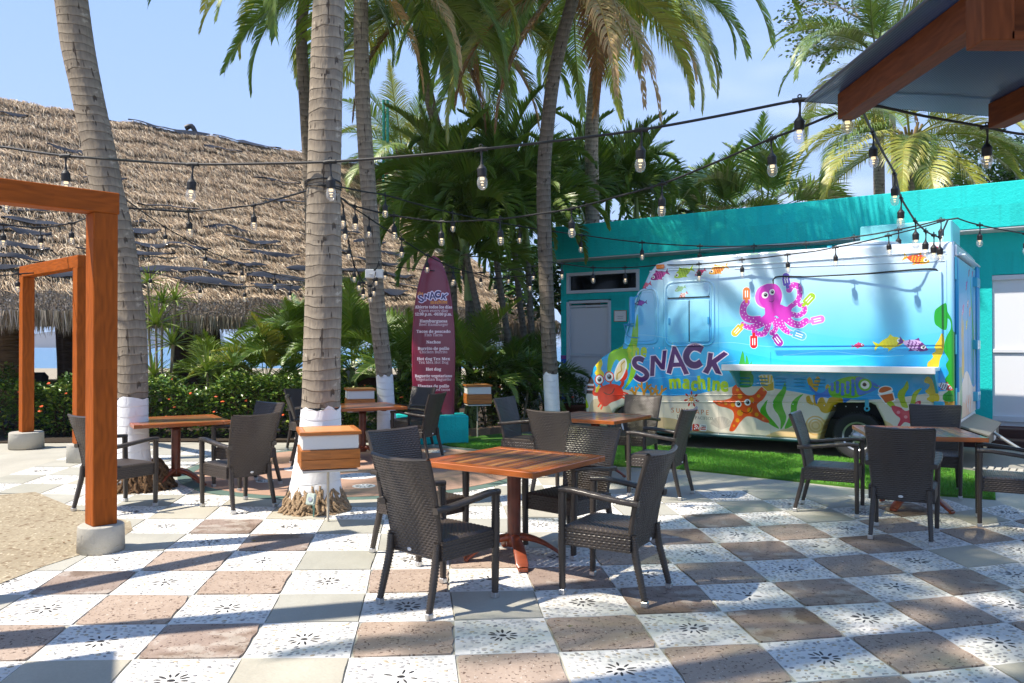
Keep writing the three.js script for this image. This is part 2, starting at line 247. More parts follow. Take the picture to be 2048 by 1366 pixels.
  // bare exposed-aggregate bay on the left, edged with smooth concrete
  part('aggregate_bay', slab([[-3.448,-5.089], [-3.373,-5.779], [-3.196,-6.4], [-3.278,-6.919], [-3.454,-7.252], [-4.14,-7.711], [-5.181,-8.707], [-5.461,-8.533], [-6.151,-8.312], [-7.917,-8.312]], 0.002, 0.014), MT.aggregate, patio);
}

// ---- wicker chairs: origin on the floor under the seat, facing +z ----
function backSheet(t) { // outside and inside of the back, t = thickness; u across, v up
  const f = (side) => (u, v) => {
    const a = u * 2 - 1, w = lerp(0.212, 0.252, v ** 1.2), y = lerp(0.325, 0.915 + 0.012 * a * a, v), z0 = -0.235 - 0.05 * sstep(0.0, 0.35, 1 - v) * 0 - 0.135 * v ** 1.35 - 0.03 * Math.sin(v * PI) * -0.35;
    const z = z0 - 0.035 * (1 - a * a) * sstep(0.15, 1, v) + 0.02; const wv = side ? side * 0.0105 * (weave(a * w + 1, y) - 0.9) : 0; return [a * w, y - (v < 0.01 ? -0.018 * a * a : 0), z + side * t / 2 + wv];
  };
  const F = f(1), B = f(-1), nu = 56, nv = 141, g = [sheet(nu, nv, (u, v) => F(u, v), 0.47, 0.6), sheet(nu, nv, (u, v) => B(1 - u, v), 0.47, 0.6)];
  const rim = (A, n, su) => sheet(n, 3, (u, v) => { const p = A(u), q = (v - 0.5) * 2, k = Math.sqrt(Math.max(0, 1 - q * q)) * 0.012; return [p[0] + p[3] * k, p[1] + p[4] * k, p[2] + q * t / 2]; }, su, 0.036);
  const mid = f(0);
  g.push(rim((u) => [...mid(1 - u, 1), 0, 1], 12, 0.5), rim((u) => [...mid(u, 0), 0, -1], 12, 0.45), rim((u) => [...mid(0, 1 - u), -1, 0], 14, 0.6).clone(), rim((u) => [...mid(1, u), 1, 0], 14, 0.6));
  for (const q of g) { const i = q.index.array, n = q.attributes.normal; } // windings are made outward below
  return merge(g.map((q) => prep(q)));
}
const chairGeo = {};
{
  chairGeo.back = backSheet(0.034);
  chairGeo.seat = merge([(() => { // crowned woven top over a deep apron
    const top = sheet(66, 96, (u, v) => { const a = u * 2 - 1, b = v * 2 - 1, e = Math.max(Math.abs(a), Math.abs(b)); return [a * 0.246, 0.445 + 0.008 * (1 - a * a) * (1 - b * b) - 0.014 * sstep(0.9, 1, e) + 0.0095 * (weave(a * 0.246 + 1, v * 0.465) - 0.9), 0.235 - v * 0.465]; }, 0.5, 0.48); return top;
  })(), ...[[0.246, 0.235, -0.246, 0.235], [-0.246, 0.235, -0.246, -0.23], [0.246, -0.23, 0.246, 0.235], [-0.246, -0.23, 0.246, -0.23]].map(([xa, za, xb, zb]) => sheet(64, 24, (u, v) => { const L = Math.hypot(xa - xb, za - zb), n = [(za - zb) / L, (xb - xa) / L], y = lerp(0.318, 0.432, v), k = 0.0105 * (weave(u * L + 1, y) - 0.9), sg = (n[0] * (xa + xb) + n[1] * (za + zb)) > 0 ? 1 : -1; return [lerp(xb, xa, u) + n[0] * k * sg, y, lerp(zb, za, u) + n[1] * k * sg]; }, 0.49, 0.115)),
    box(0.48, 0.012, 0.45, 0.002, 0, 0.322, 0.002)]);
  const legF = (s) => metres(sheetTube([[s * 0.236, 0.032, 0.236, 0.019], [s * 0.240, 0.35, 0.236, 0.0225], [s * 0.245, 0.655, 0.232, 0.0235]]));
  const legB = (s) => metres(sheetTube([[s * 0.222, 0.032, -0.315, 0.018], [s * 0.216, 0.16, -0.283, 0.0205], [s * 0.208, 0.30, -0.250, 0.022], [s * 0.206, 0.42, -0.236, 0.022]]));
  chairGeo.legs = [legF(-1), legF(1), legB(-1), legB(1)];
  chairGeo.caps = [[-0.236, 0.236], [0.236, 0.236], [-0.2225, -0.316], [0.2225, -0.316]].map(([x, z]) => box(0.041, 0.034, 0.041, 0.004, x, 0.017, z));
  chairGeo.arms = [-1, 1].map((s) => metres(sheetTube([[s * 0.245, 0.668, 0.252, 0.026, 0.018], [s * 0.256, 0.672, 0.16, 0.029, 0.019], [s * 0.262, 0.655, 0.0, 0.029, 0.019], [s * 0.252, 0.632, -0.17, 0.027, 0.019], [s * 0.240, 0.622, -0.285, 0.026, 0.02]], true)));
  chairGeo.badge = new THREE.SphereGeometry(1, 12, 8).scale(0.019, 0.011, 0.004).translate(0.0, 0.362, -0.272);
}
// square-section bar through [x, y, z, half width, half height] stations with softened corners
function sheetTube(st, level = false) {
  const n = 72, C = new THREE.CatmullRomCurve3(st.map((s) => V3(s[0], s[1], s[2]))), rad = (t) => { const k = t * (st.length - 1), i = Math.min(st.length - 2, Math.floor(k)), f = k - i; return [lerp(st[i][3], st[i + 1][3], f), lerp(st[i][4] ?? st[i][3], st[i + 1][4] ?? st[i + 1][3], f)]; };
  const P = [], T = []; for (let i = 0; i <= n; i++) { P.push(C.getPoint(i / n)); T.push(C.getTangent(i / n)); }
  const X = V3(1, 0, 0), prof = []; for (let k = 0; k < 12; k++) { const A = (k + 0.5) / 12 * 2 * PI, c = Math.cos(A), s = Math.sin(A), p = 5; const r = (Math.abs(c) ** p + Math.abs(s) ** p) ** (-1 / p); prof.push([c * r, s * r]); }
  const len = C.getLength(), g = sheet(12, n, (u, v) => { const i = Math.round(v * n), k = Math.round(u * 12) % 12, [a, b] = rad(v).map((q) => q - 0.0055 * (1 - Math.abs(Math.sin((v * len / 0.0168 + k * 0.08) * PI)) ** 0.6)), t = T[i], x = X.clone().addScaledVector(t, -X.dot(t)).normalize(), y = t.clone().cross(x); return P[i].clone().addScaledVector(x, prof[k][0] * a).addScaledVector(y, prof[k][1] * b).toArray(); }, 0.16, 0.6);
  const cap = (i, s) => { const [a, b] = rad(i / n), t = T[i], x = X.clone().addScaledVector(t, -X.dot(t)).normalize(), y = t.clone().cross(x), pos = []; for (let k = 0; k < 12; k++) { const q = (j) => P[i].clone().addScaledVector(x, prof[j % 12][0] * a).addScaledVector(y, prof[j % 12][1] * b).toArray(); s > 0 ? pos.push(...P[i].toArray(), ...q(k), ...q(k + 1)) : pos.push(...P[i].toArray(), ...q(k + 1), ...q(k)); } const c = new THREE.BufferGeometry(); c.setAttribute('position', new THREE.Float32BufferAttribute(pos, 3)); return prep(c); };
  return mergeGeometries([prep(g), cap(0, -1), cap(n, 1)]);
}
let chair0 = null;
function chair(x, z, fx, fz, label) {
  const turn = Math.atan2(fx, -fz), group = 'dark woven armchairs round the wooden tables'; // f = direction it faces on the plan, depth positive away
  if (!chair0) {
    const t = chair0 = thing('wicker_armchair', label, 'chair', [x, 0.013, z], turn, group);
    part('seat', chairGeo.seat, MT.wicker, t); part('backrest', chairGeo.back, MT.wicker, t);
    chairGeo.legs.forEach((g, i) => { const l = part('leg', g, MT.wickerTight, t); part('foot_cap', chairGeo.caps[i], MT.metal, l); });
    chairGeo.arms.forEach((g) => part('armrest', g, MT.wickerTight, t)); part('badge', chairGeo.badge, MT.whitePlastic, t);
    return t;
  }
  return copyOf(chair0, label, [x, 0.013, z], turn);
}
// ---- slatted tables: origin on the floor under the pole ----
let table0 = null;
function table(x, z, turn, label) {
  if (table0) return copyOf(table0, label, [x, 0.013, z], turn);
  const t = table0 = thing('table', label, 'table', [x, 0.013, z], turn, 'square slatted wooden tables on pedestals'), S = 1.0, h = 0.75, th = 0.042, rim = 0.085;
  for (const s of [-1, 1]) { part('rim', box(S, th, rim, 0.004, 0, h - th / 2, s * (S - rim) / 2, s), MT.rim, t); part('rim', box(rim, th - 0.002, S - 2 * rim - 0.002, 0.004, s * (S - rim) / 2, h - th / 2, 0, s * 2), MT.rim, t); }
  const n = 15, W = S - 2 * rim - 0.006, p = W / n;
  for (let i = 0; i < n; i++) part('slat', box(p - 0.009, 0.022, W, 0.003, -W / 2 + (i + 0.5) * p, h - 0.0135, 0, i * 1.37), MT.slats[[0, 1, 2, 3, 0, 2, 1, 0, 3, 2, 1, 0, 2, 3, 1][i]], t);
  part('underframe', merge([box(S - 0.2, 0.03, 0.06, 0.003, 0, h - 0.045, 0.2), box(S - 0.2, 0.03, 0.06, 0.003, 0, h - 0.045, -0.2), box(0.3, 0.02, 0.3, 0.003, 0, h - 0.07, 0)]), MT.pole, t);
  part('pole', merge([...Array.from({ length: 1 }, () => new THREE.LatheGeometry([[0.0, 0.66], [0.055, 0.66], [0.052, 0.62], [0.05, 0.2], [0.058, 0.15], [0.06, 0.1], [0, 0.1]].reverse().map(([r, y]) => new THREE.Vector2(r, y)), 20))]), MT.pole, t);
  for (let k = 0; k < 4; k++) {
    const A = k * PI / 2 + PI / 4, f = (q) => { const r = lerp(0.03, 0.36, q), y = 0.165 - 0.145 * q ** 1.9; return [Math.cos(A) * r, y, Math.sin(A) * r]; };
    const g = sheet(8, 12, (u, v) => { const [px, py, pz] = f(v), a = u * 2 * PI, w = lerp(0.04, 0.047, v), hh = lerp(0.028, 0.016, v), c = Math.cos(a), s = Math.sin(a), q = (Math.abs(c) ** 4 + Math.abs(s) ** 4) ** -0.25; const end = v > 0.95 ? 0.8 : 1; return [px - Math.sin(A) * c * q * w * end, Math.max(0.002, py + s * q * hh), pz + Math.cos(A) * c * q * w * end]; }, 0.2, 0.4);
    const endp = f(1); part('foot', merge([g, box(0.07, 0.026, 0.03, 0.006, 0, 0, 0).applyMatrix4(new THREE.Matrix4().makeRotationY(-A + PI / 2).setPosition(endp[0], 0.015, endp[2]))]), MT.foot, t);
  }
  return t;
}
// plan coordinates below: x to the right, depth away from the camera
const TB = { A: [0.015, 5.98, 0.96], B: [-3.84, 9.15, 0.56], C: [-2.11, 11.3, 0.45], D: [1.0, 9.6, 0.98], E: [3.97, 7.88, -0.24] };
table(TB.A[0], -TB.A[1], TB.A[2] - PI / 2, 'large slatted table nearest the camera with four chairs round it');
table(TB.B[0], -TB.B[1], TB.B[2] - PI / 2, 'slatted table on the left between the orange post and the white-painted palm');
table(TB.C[0], -TB.C[1], TB.C[2] - PI / 2, 'shiny table behind the lantern box, in front of the maroon surfboard');
table(TB.D[0], -TB.D[1], TB.D[2] - PI / 2, 'slatted table in front of the crab painted on the truck');
table(TB.E[0], -TB.E[1], TB.E[2], 'slatted table on the right in front of the truck rear wheel');
for (const [x, d, fx, fd, label] of [
  [-0.44, 5.04, 0.66, 0.75, 'nearest armchair, its woven back to the camera, at the front table'],
  [-0.69, 6.12, 0.74, -0.67, 'armchair on the left far side of the front table, beside the lantern palm'],
  [0.645, 5.22, -0.865, 0.5, 'armchair on the right of the front table, side on, facing left'],
  [0.44, 6.28, -0.67, -0.74, 'armchair on the far side of the front table facing the camera'],
  [-3.86, 7.86, 0.5, 0.87, 'armchair half hidden behind the orange post at the left table'],
  [-2.73, 7.95, -0.76, 0.65, 'armchair with its back turned, right of the left table'],
  [-3.03, 9.08, -0.58, -0.81, 'armchair behind the back-turned one at the left table'],
  [-2.62, 10.7, 0.95, 0.3, 'armchair just left of the white-painted lantern palm at the back table'],
  [-3.05, 12.15, 0.7, -0.7, 'shaded armchair by the hedge, farthest left of the back table'],
  [-1.36, 11.3, -0.93, 0.36, 'armchair in front of the teal plinth, turned away'],
  [-1.62, 12.55, -0.6, -0.8, 'armchair in front of the surfboard facing the camera'],
  [0.2, 10.05, 0.87, -0.5, 'armchair nearest the brick edging, left of the truck table'],
  [0.56, 8.42, 0.56, 0.83, 'armchair with its back turned in front of the truck table'],
  [1.56, 8.58, -0.87, 0.49, 'armchair right of the truck table, side on, by the green turf'],
  [1.58, 10.4, -0.5, -0.86, 'armchair against the truck front wheel'],
  [3.1, 7.73, 0.87, -0.49, 'armchair left of the right table, side on, beside the turf'],
  [3.3, 6.75, 0.51, 0.86, 'armchair showing its full dark back at the right table'],
  [4.42, 7.12, -0.87, 0.47, 'armchair cut off by the right edge of the photo'],
  [4.55, 8.62, -0.48, -0.88, 'armchair behind the right table, below the truck rear corner'],
]) chair(x, -d, fx, fd, label);

// ---- the print on the truck side, drawn in metres: x from the nose, y down from 3.05 m above the ground ----
const AW = 5.6, AH = 3.05;
function board(w, h, pxw) { const c = document.createElement('canvas'), k = pxw / w; c.width = pxw; c.height = Math.round(h * k); const g = c.getContext('2d'); g.scale(k, k); return [c, g]; }
const pairs = (a) => { const o = []; for (let i = 0; i < a.length; i += 2) o.push([a[i], a[i + 1]]); return o; };
function poly(g, fill, pts, stroke, lw) { g.beginPath(); pts.forEach(([x, y], i) => (i ? g.lineTo(x, y) : g.moveTo(x, y))); g.closePath(); if (stroke) { g.strokeStyle = stroke; g.lineWidth = lw; g.lineJoin = 'round'; g.stroke(); } if (fill) { g.fillStyle = fill; g.fill(); } }
function blob(g, fill, pts, stroke, lw) { const c = new THREE.CatmullRomCurve3(pts.map(([x, y]) => V3(x, y, 0)), true, 'centripetal'); poly(g, fill, c.getPoints(pts.length * 8).map((p) => [p.x, p.y]), stroke, lw); }
function line(g, color, lw, pts, cap = 'round') { const c = new THREE.CatmullRomCurve3(pts.map(([x, y]) => V3(x, y, 0)), false, 'centripetal'); g.beginPath(); c.getPoints(pts.length * 10).forEach((p, i) => (i ? g.lineTo(p.x, p.y) : g.moveTo(p.x, p.y))); g.strokeStyle = color; g.lineWidth = lw; g.lineCap = cap; g.lineJoin = 'round'; g.stroke(); }
function taper(g, color, pts, w0, w1) { // stroke whose width runs from w0 to w1
  const c = new THREE.CatmullRomCurve3(pts.map(([x, y]) => V3(x, y, 0)), false, 'centripetal'), n = 40, L = [], R = [];
  for (let i = 0; i <= n; i++) { const t = i / n, p = c.getPoint(t), d = c.getTangent(t), w = lerp(w0, w1, t) / 2; L.push([p.x - d.y * w, p.y + d.x * w]); R.unshift([p.x + d.y * w, p.y - d.x * w]); }
  poly(g, color, [...L, ...R]); if (w1 > 0.02) disc2(g, color, ...pts[pts.length - 1], w1 / 2);
}
function disc2(g, fill, x, y, r, stroke, lw) { g.beginPath(); g.arc(x, y, r, 0, 7); if (fill) { g.fillStyle = fill; g.fill(); } if (stroke) { g.strokeStyle = stroke; g.lineWidth = lw; g.stroke(); } }
function eye(g, x, y, r, dx = 0.15, dy = 0) { disc2(g, '#fff', x, y, r); disc2(g, '#777', x + dx * r, y + dy * r, r * 0.56); disc2(g, '#111', x + (dx + 0.08) * r, y + dy * r, r * 0.46); disc2(g, '#fff', x + (dx - 0.12) * r, y + (dy - 0.22) * r, r * 0.14); }
function fish(g, x, y, L, rot, flip, body, scale, head) { // nose towards +x
  g.save(); g.translate(x, y); g.rotate(rot); g.scale(flip * L, L);
  poly(g, head, [[-0.30, 0], [-0.52, -0.17], [-0.46, 0], [-0.52, 0.17]]); poly(g, head, [[-0.05, -0.16], [0.08, -0.29], [0.18, -0.15]]); poly(g, head, [[-0.06, 0.15], [-0.12, 0.27], [0.1, 0.17]]);
  blob(g, body, [[-0.36, 0], [-0.12, -0.16], [0.14, -0.19], [0.36, -0.08], [0.47, 0.03], [0.34, 0.12], [0.1, 0.18], [-0.14, 0.14]]);
  g.lineWidth = 0.03; g.strokeStyle = scale; for (let i = 0; i < 4; i++) for (let j = -1; j < 2; j++) { g.beginPath(); g.arc(-0.2 + i * 0.11, j * 0.085 + (i % 2) * 0.03, 0.045, -1.4, 1.4); g.stroke(); }
  blob(g, head, [[0.22, -0.16], [0.36, -0.08], [0.47, 0.03], [0.34, 0.12], [0.22, 0.15], [0.17, 0]]); eye(g, 0.31, -0.02, 0.075);
  g.restore();
}
function pop(g, x, y, rot, col) { g.save(); g.translate(x, y); g.rotate(rot); const w = 0.105, h = 0.185; const rr2 = (x0, y0, x1, y1, r, c) => { g.beginPath(); g.roundRect(x0, y0, x1 - x0, y1 - y0, r); g.fillStyle = c; g.fill(); }; rr2(-w / 2 - 0.008, -h / 2 - 0.008, w / 2 + 0.008, h / 2 + 0.008, [0.06, 0.06, 0.015, 0.015], 'rgba(255,255,255,.75)'); rr2(-0.022, h / 2 - 0.01, 0.022, h / 2 + 0.05, 0.004, col); rr2(-w / 2, -h / 2, w / 2, h / 2, [0.052, 0.052, 0.012, 0.012], col); rr2(-0.024, -0.045, -0.009, 0.06, 0.005, '#fff'); rr2(0.009, -0.045, 0.024, 0.06, 0.005, '#fff'); g.restore(); }
const wave = (g, col, pts, lw = 0.008) => line(g, col, lw, pts);
function branch(g, col, x, y, a, L, w, d) { const x1 = x + Math.cos(a) * L, y1 = y - Math.sin(a) * L; line(g, col, w, [[x, y], [x1, y1]]); if (d > 0) { branch(g, col, x1, y1, a + 0.5, L * 0.75, w * 0.85, d - 1); branch(g, col, x1, y1, a - 0.45, L * 0.8, w * 0.85, d - 1); } }
const SNACK = [ // letter outlines of the hand-cut lettering, in the layout of the side print
  { line: pairs([1.171,1.685,1.097,1.655,1.022,1.671,1,1.73,1.036,1.783,1.132,1.825,1.204,1.874,1.226,1.928,1.187,1.976,1.123,1.995,1.059,1.973,1.011,1.936]), w: 0.083 },
  { poly: pairs([1.295,1.612,1.377,1.605,1.482,1.729,1.504,1.526,1.569,1.519,1.535,1.828,1.475,1.823,1.366,1.693,1.352,1.929,1.281,1.936]) },
  { poly: pairs([1.673,1.456,1.723,1.459,1.945,1.884,1.867,1.898,1.81,1.774,1.676,1.782,1.642,1.894,1.566,1.875]), hole: pairs([1.71,1.578,1.781,1.71,1.689,1.716]) },
  { line: pairs([2.166,1.512,2.092,1.476,2.005,1.473,1.932,1.527,1.899,1.607,1.922,1.689,1.99,1.741,2.067,1.746,2.146,1.701]), w: 0.105 },
  { poly: pairs([2.264,1.553,2.337,1.564,2.32,1.664,2.508,1.535,2.572,1.573,2.389,1.708,2.475,1.886,2.38,1.867,2.32,1.76,2.257,1.881,2.171,1.851,2.235,1.756]) },
];
function snackWord(g, fill, edge, ew) {
  for (const pass of [0, 1]) for (const l of SNACK) {
    if (l.line) line(g, pass ? fill : edge, l.w + (pass ? 0 : ew * 2), l.line, 'butt');
    else { poly(g, pass ? fill : edge, l.poly, pass ? null : edge, ew * 2); }
  }
  poly(g, edge, SNACK[2].hole);
}
function wobble(g, text, x, y, dx, dy, size, col) { // lettering along a sloping line, every letter slightly turned
  g.fillStyle = col; g.textBaseline = 'alphabetic'; const n = text.length;
  g.font = 'bold 100px sans-serif'; const ws = [...text].map((c) => g.measureText(c).width), all = ws.reduce((a, b) => a + b, 0), k0 = dx / all; let run = 0;
  [...text].forEach((ch, i) => { g.save(); g.translate(x + run * k0, y + (dy * run) / all + (i % 2 ? -0.03 : 0.03) * size); run += ws[i]; g.rotate((i % 3 - 1) * 0.09); g.scale(k0 * 0.97, size / 100); g.font = 'bold 100px sans-serif'; g.lineWidth = 7; g.strokeStyle = col; g.lineJoin = 'round'; g.strokeText(ch, 0, 0); g.fillText(ch, 0, 0); g.restore(); });
}
const [artCanvas, art] = board(AW, AH, 2048);
{
  const g = art, bg = g.createLinearGradient(0, 0.1, 0, 2.3);
  for (const [t, c] of [[0, '#e2eefa'], [0.1, '#cfe8fa'], [0.28, '#a6e0fa'], [0.5, '#6fd0f8'], [0.72, '#2cbdf6'], [1, '#0aa8ee']]) bg.addColorStop(t, c);
  g.fillStyle = bg; g.fillRect(0, 0, AW, AH);
  // water bands and ripples of the print
  for (const [y, a, c] of [[1.25, 0.10, 'rgba(60,195,245,.25)'], [1.55, 0.13, 'rgba(0,165,235,.28)'], [1.8, 0.1, 'rgba(0,150,230,.25)']]) { g.beginPath(); g.moveTo(0, y); for (let x = 0; x <= AW; x += 0.1) g.lineTo(x, y + Math.sin(x * 1.7 + y * 5) * a); g.lineTo(AW, 3.05); g.lineTo(0, 3.05); g.fillStyle = c; g.fill(); }
  for (let k = 0; k < 7; k++) { const y = 1.3 + k * 0.13, x0 = (k * 1.7) % 4; wave(g, 'rgba(200,245,255,.5)', [0, 1, 2, 3, 4, 5].map((i) => [x0 + i * 0.32, y + Math.sin(i * 1.4 + k) * 0.035]), 0.007); }
  // sand and dunes
  const sand = pairs([-0.125,2.119,0.457,2.144,0.902,2.172,1.278,2.217,1.668,2.243,2.126,2.188,2.643,2.064,3.061,2.044,3.641,2.121,4.055,2.192,4.453,2.198,4.896,2.16,5.141,2.104,5.496,2.033,5.697,2.007]);
  g.beginPath(); sand.forEach(([x, y], i) => (i ? g.lineTo(x, y) : g.moveTo(x, y))); g.lineTo(AW, 3.05); g.lineTo(0, 3.05); g.fillStyle = '#e9e0cd'; g.fill();
  blob(g, '#d9bf94', pairs([1.19,2.649,1.625,2.594,2.044,2.697,2.447,2.827,2.526,2.997,1.278,2.967])); blob(g, '#e8c893', pairs([3.121,2.813,3.571,2.609,4.055,2.482,4.834,2.495,4.958,2.853,3.356,2.973])); blob(g, '#dcc49c', pairs([0.218,2.363,0.504,2.402,0.598,2.764,0.17,2.788]));
  // kelp behind the nose
  const K = '#8dcf1f';
  for (const p of [[0.677,1.584,0.72,1.428,0.778,1.119,0.789,1.312,0.763,1.609], [0.806,1.583,0.921,1.403,0.991,1.109,1.005,1.429,0.921,1.621], [1.005,1.199,1.055,0.932,1.069,1.276,1.005,1.607,0.921,1.646]]) blob(g, K, pairs(p.flat()));
  blob(g, K, pairs([0.56,1.545,0.749,1.493,0.991,1.543,0.991,1.658,0.806,1.776,0.677,1.674,0.589,1.779,0.516,1.923,0.501,1.78]));
  for (const p of [[0.921,1.544,1.034,1.734,1.005,1.926,0.864,2.122,0.806,2.169,0.892,1.993,0.935,1.8], [0.633,1.675,0.575,1.844,0.545,1.949,0.501,1.937,0.531,1.78], [0.864,1.66,0.906,1.775,0.864,1.891,0.806,2.021,0.849,1.801]]) blob(g, K, pairs(p.flat()));
  blob(g, '#b9d400', pairs([0.066,2.092,0.104,1.879,0.188,1.745,0.218,1.804,0.157,1.891,0.119,1.945,0.157,2.037,0.112,2.17,0.066,2.278,0.127,2.409,0.142,2.487,0.066,2.504])); 
  blob(g, '#f2d91a', pairs([0.248,1.692,0.353,1.631,0.412,1.742,0.383,1.834,0.442,1.912,0.412,2.004,0.368,2.084,0.353,2.163,0.286,2.27,0.278,2.192,0.338,2.085,0.308,1.98,0.263,1.902,0.301,1.836,0.263,1.757]));
  // crab
  const R = '#f2380f';
  line(g, R, 0.035, pairs([0.56,2.157,0.567,2.026])); line(g, R, 0.035, pairs([0.427,2.187,0.39,2.096])); taper(g, R, pairs([0.749,2.125,0.785,2.073,0.785,1.97]), 0.05, 0.06); taper(g, R, pairs([0.353,2.255,0.263,2.258,0.218,2.22]), 0.06, 0.06);
  for (const p of [[0.806,2.214,0.878,2.237], [0.806,2.252,0.892,2.281], [0.792,2.298,0.878,2.327], [0.368,2.412,0.331,2.466], [0.427,2.423,0.383,2.503]]) line(g, R, 0.028, pairs(p.flat()));
  blob(g, R, pairs([0.316,2.256,0.353,2.163,0.472,2.101,0.618,2.08,0.734,2.113,0.792,2.188,0.785,2.292,0.691,2.347,0.575,2.39,0.457,2.46,0.353,2.399]));
  disc2(g, R, 0.179,2.153, 0.1); blob(g, R, pairs([0.662,1.933,0.749,1.828,0.849,1.814,0.881,1.903,0.849,1.994,0.778,2.034,0.691,1.998]));
  disc2(g, R, 0.352,2.013, 0.088); eye(g, 0.352,2.013, 0.07, 0, 0); disc2(g, R, 0.537,1.963, 0.092); eye(g, 0.537,1.963, 0.074, 0.05, 0);
  line(g, '#3a1206', 0.012, pairs([0.439,2.228,0.486,2.25,0.56,2.25,0.611,2.207,0.633,2.157]));
  g.save(); g.translate(0.747,1.846); g.rotate(-1.15); blob(g, '#fff', [[-0.21, 0], [-0.12, -0.075], [0.12, -0.075], [0.21, 0], [0.12, 0.075], [-0.12, 0.075]]); blob(g, '#f1dfb4', [[-0.19, 0], [-0.1, -0.055], [0.1, -0.055], [0.19, 0], [0.1, 0.055], [-0.1, 0.055]]); line(g, '#c9a33a', 0.02, [[-0.16, 0], [-0.08, -0.02], [0, 0.02], [0.08, -0.02], [0.16, 0.01]]); g.restore();
  g.save(); g.translate(0.131,2.129); blob(g, '#5b2a12', [[-0.11, -0.05], [-0.06, -0.16], [0.06, -0.16], [0.11, -0.05]]); g.fillStyle = '#fff'; g.fillRect(-0.12, -0.04, 0.24, 0.035); g.fillStyle = '#2a1a12'; g.fillRect(-0.12, 0.005, 0.24, 0.03); g.fillStyle = '#fff'; g.fillRect(-0.12, 0.04, 0.22, 0.03); g.fillStyle = '#3b2014'; g.fillRect(-0.11, 0.075, 0.2, 0.05); g.restore();
  // name
  wobble(g, 'the', 0.884,1.655, 0.34, -0.07, 0.27, '#c6dd10'); snackWord(g, '#4b0a63', '#f3e9fb', 0.017); wobble(g, 'machine', 1.608,2.118, 0.985, 0.02, 0.26, '#b4d616');
  // corals
  for (const [x, y, a, L] of [[1.029,2.331, 1.75, 0.09], [1.163,2.342, 1.5, 0.13], [1.278,2.346, 1.3, 0.1], [1.418,2.412, 1.5, 0.14]]) branch(g, '#d99524', x, y, a, L, 0.045, 2);
  // maker's sun emblem and lettering
  { const [x, y] = [1.986,2.278]; for (let k = 0; k < 7; k++) { const A = k / 7 * 2 * PI - PI / 2; g.save(); g.translate(x + Math.cos(A) * 0.09, y + Math.sin(A) * 0.09); g.rotate(A); blob(g, '#b8301c', [[-0.03, 0], [0.01, -0.016], [0.04, 0], [0.01, 0.016]]); g.restore(); line(g, '#d97a1c', 0.008, [[x + Math.cos(A + 0.45) * 0.03, y + Math.sin(A + 0.45) * 0.03], [x + Math.cos(A + 0.45) * 0.075, y + Math.sin(A + 0.45) * 0.075]]); } disc2(g, '#e39a24', x, y, 0.034); disc2(g, '#f6d27a', x, y, 0.017); }
  g.fillStyle = '#c5641c'; [...'SUNSCAPE'].forEach((ch, i) => { g.save(); g.translate(1.642,2.502); g.translate(i * 0.082, i * 0.0015); g.scale(0.00105, 0.00105); g.font = '100px sans-serif'; g.fillText(ch, 0, 0); g.restore(); });
  g.fillStyle = '#5a5650'; { let x = 0; for (const ch of 'DORADO PACIFICO') { const small = !(x === 0 || ch === 'P'); g.save(); g.translate(1.736,2.588); g.translate(x, 0); const k = small ? 0.00058 : 0.00075; g.scale(k, k); g.font = '100px serif'; g.fillText(ch, 0, 0); x += g.measureText(ch).width * k + 0.003; g.restore(); } }
  for (const [x, y, c] of [[1.769,2.665, '#6a3f9c'], [1.887,2.667, '#3b5ba8'], [2.003,2.664, '#c8281e'], [2.126,2.661, '#f4f2ef']]) { g.beginPath(); g.roundRect(x, y, 0.105, 0.105, 0.018); g.fillStyle = c; g.fill(); }
  { const [x, y] = [2.003,2.664]; disc2(g, '#fff', x + 0.035, y + 0.075, 0.013); for (const r of [0.035, 0.06]) { g.beginPath(); g.arc(x + 0.035, y + 0.075, r, -PI / 2, 0); g.strokeStyle = '#fff'; g.lineWidth = 0.013; g.stroke(); } g.beginPath(); g.roundRect(2.134,2.703, 0.084, 0.045, 0.01); g.fillStyle = '#c4302b'; g.fill(); const t = (s, a, b, c) => { g.save(); g.translate(a, b); g.scale(0.0004, 0.0004); g.font = 'bold 100px sans-serif'; g.fillStyle = c; g.fillText(s, 0, 0); g.restore(); }; t('You', ...[2.146,2.699], '#222'); t('Tube', ...[2.138,2.738], '#fff'); }
  // shell and snail print
  { const [x, y] = [2.471,2.726]; for (let k = 0; k < 9; k++) { const A = -PI / 2 + (k - 4) * 0.26; g.beginPath(); g.moveTo(x, y); g.arc(x, y, 0.2, A - 0.115, A + 0.115); g.closePath(); g.fillStyle = '#cfc4b4'; g.fill(); } g.fillStyle = '#e9e0cd'; }
  for (const r of [0.13, 0.09, 0.05]) { g.beginPath(); g.arc(3.857,2.585, r, 0, 7); g.strokeStyle = '#d9b06c'; g.lineWidth = 0.02; g.stroke(); }
  // grass clump over the counter, sea grass below it
  const blade = (c, p) => blob(g, c, pairs(p));
  for (const p of [[2.592,1.786,2.622,1.726,2.665,1.785,2.652,1.856,2.61,1.857]]) blade('#3aa53a', p.flat());
  blade('#34a83c', [2.718,1.888,2.738,1.749,2.801,1.524,2.833,1.673,2.82,1.885]); blade('#34a83c', [2.782,1.886,2.833,1.736,2.858,1.586,2.896,1.71,2.871,1.884]); blade('#34a83c', [2.858,1.885,2.896,1.76,2.934,1.672,2.934,1.784,2.921,1.883]); blade('#2b9a3a', [2.718,1.875,2.946,1.87,2.94,2.044,2.718,2.051]);
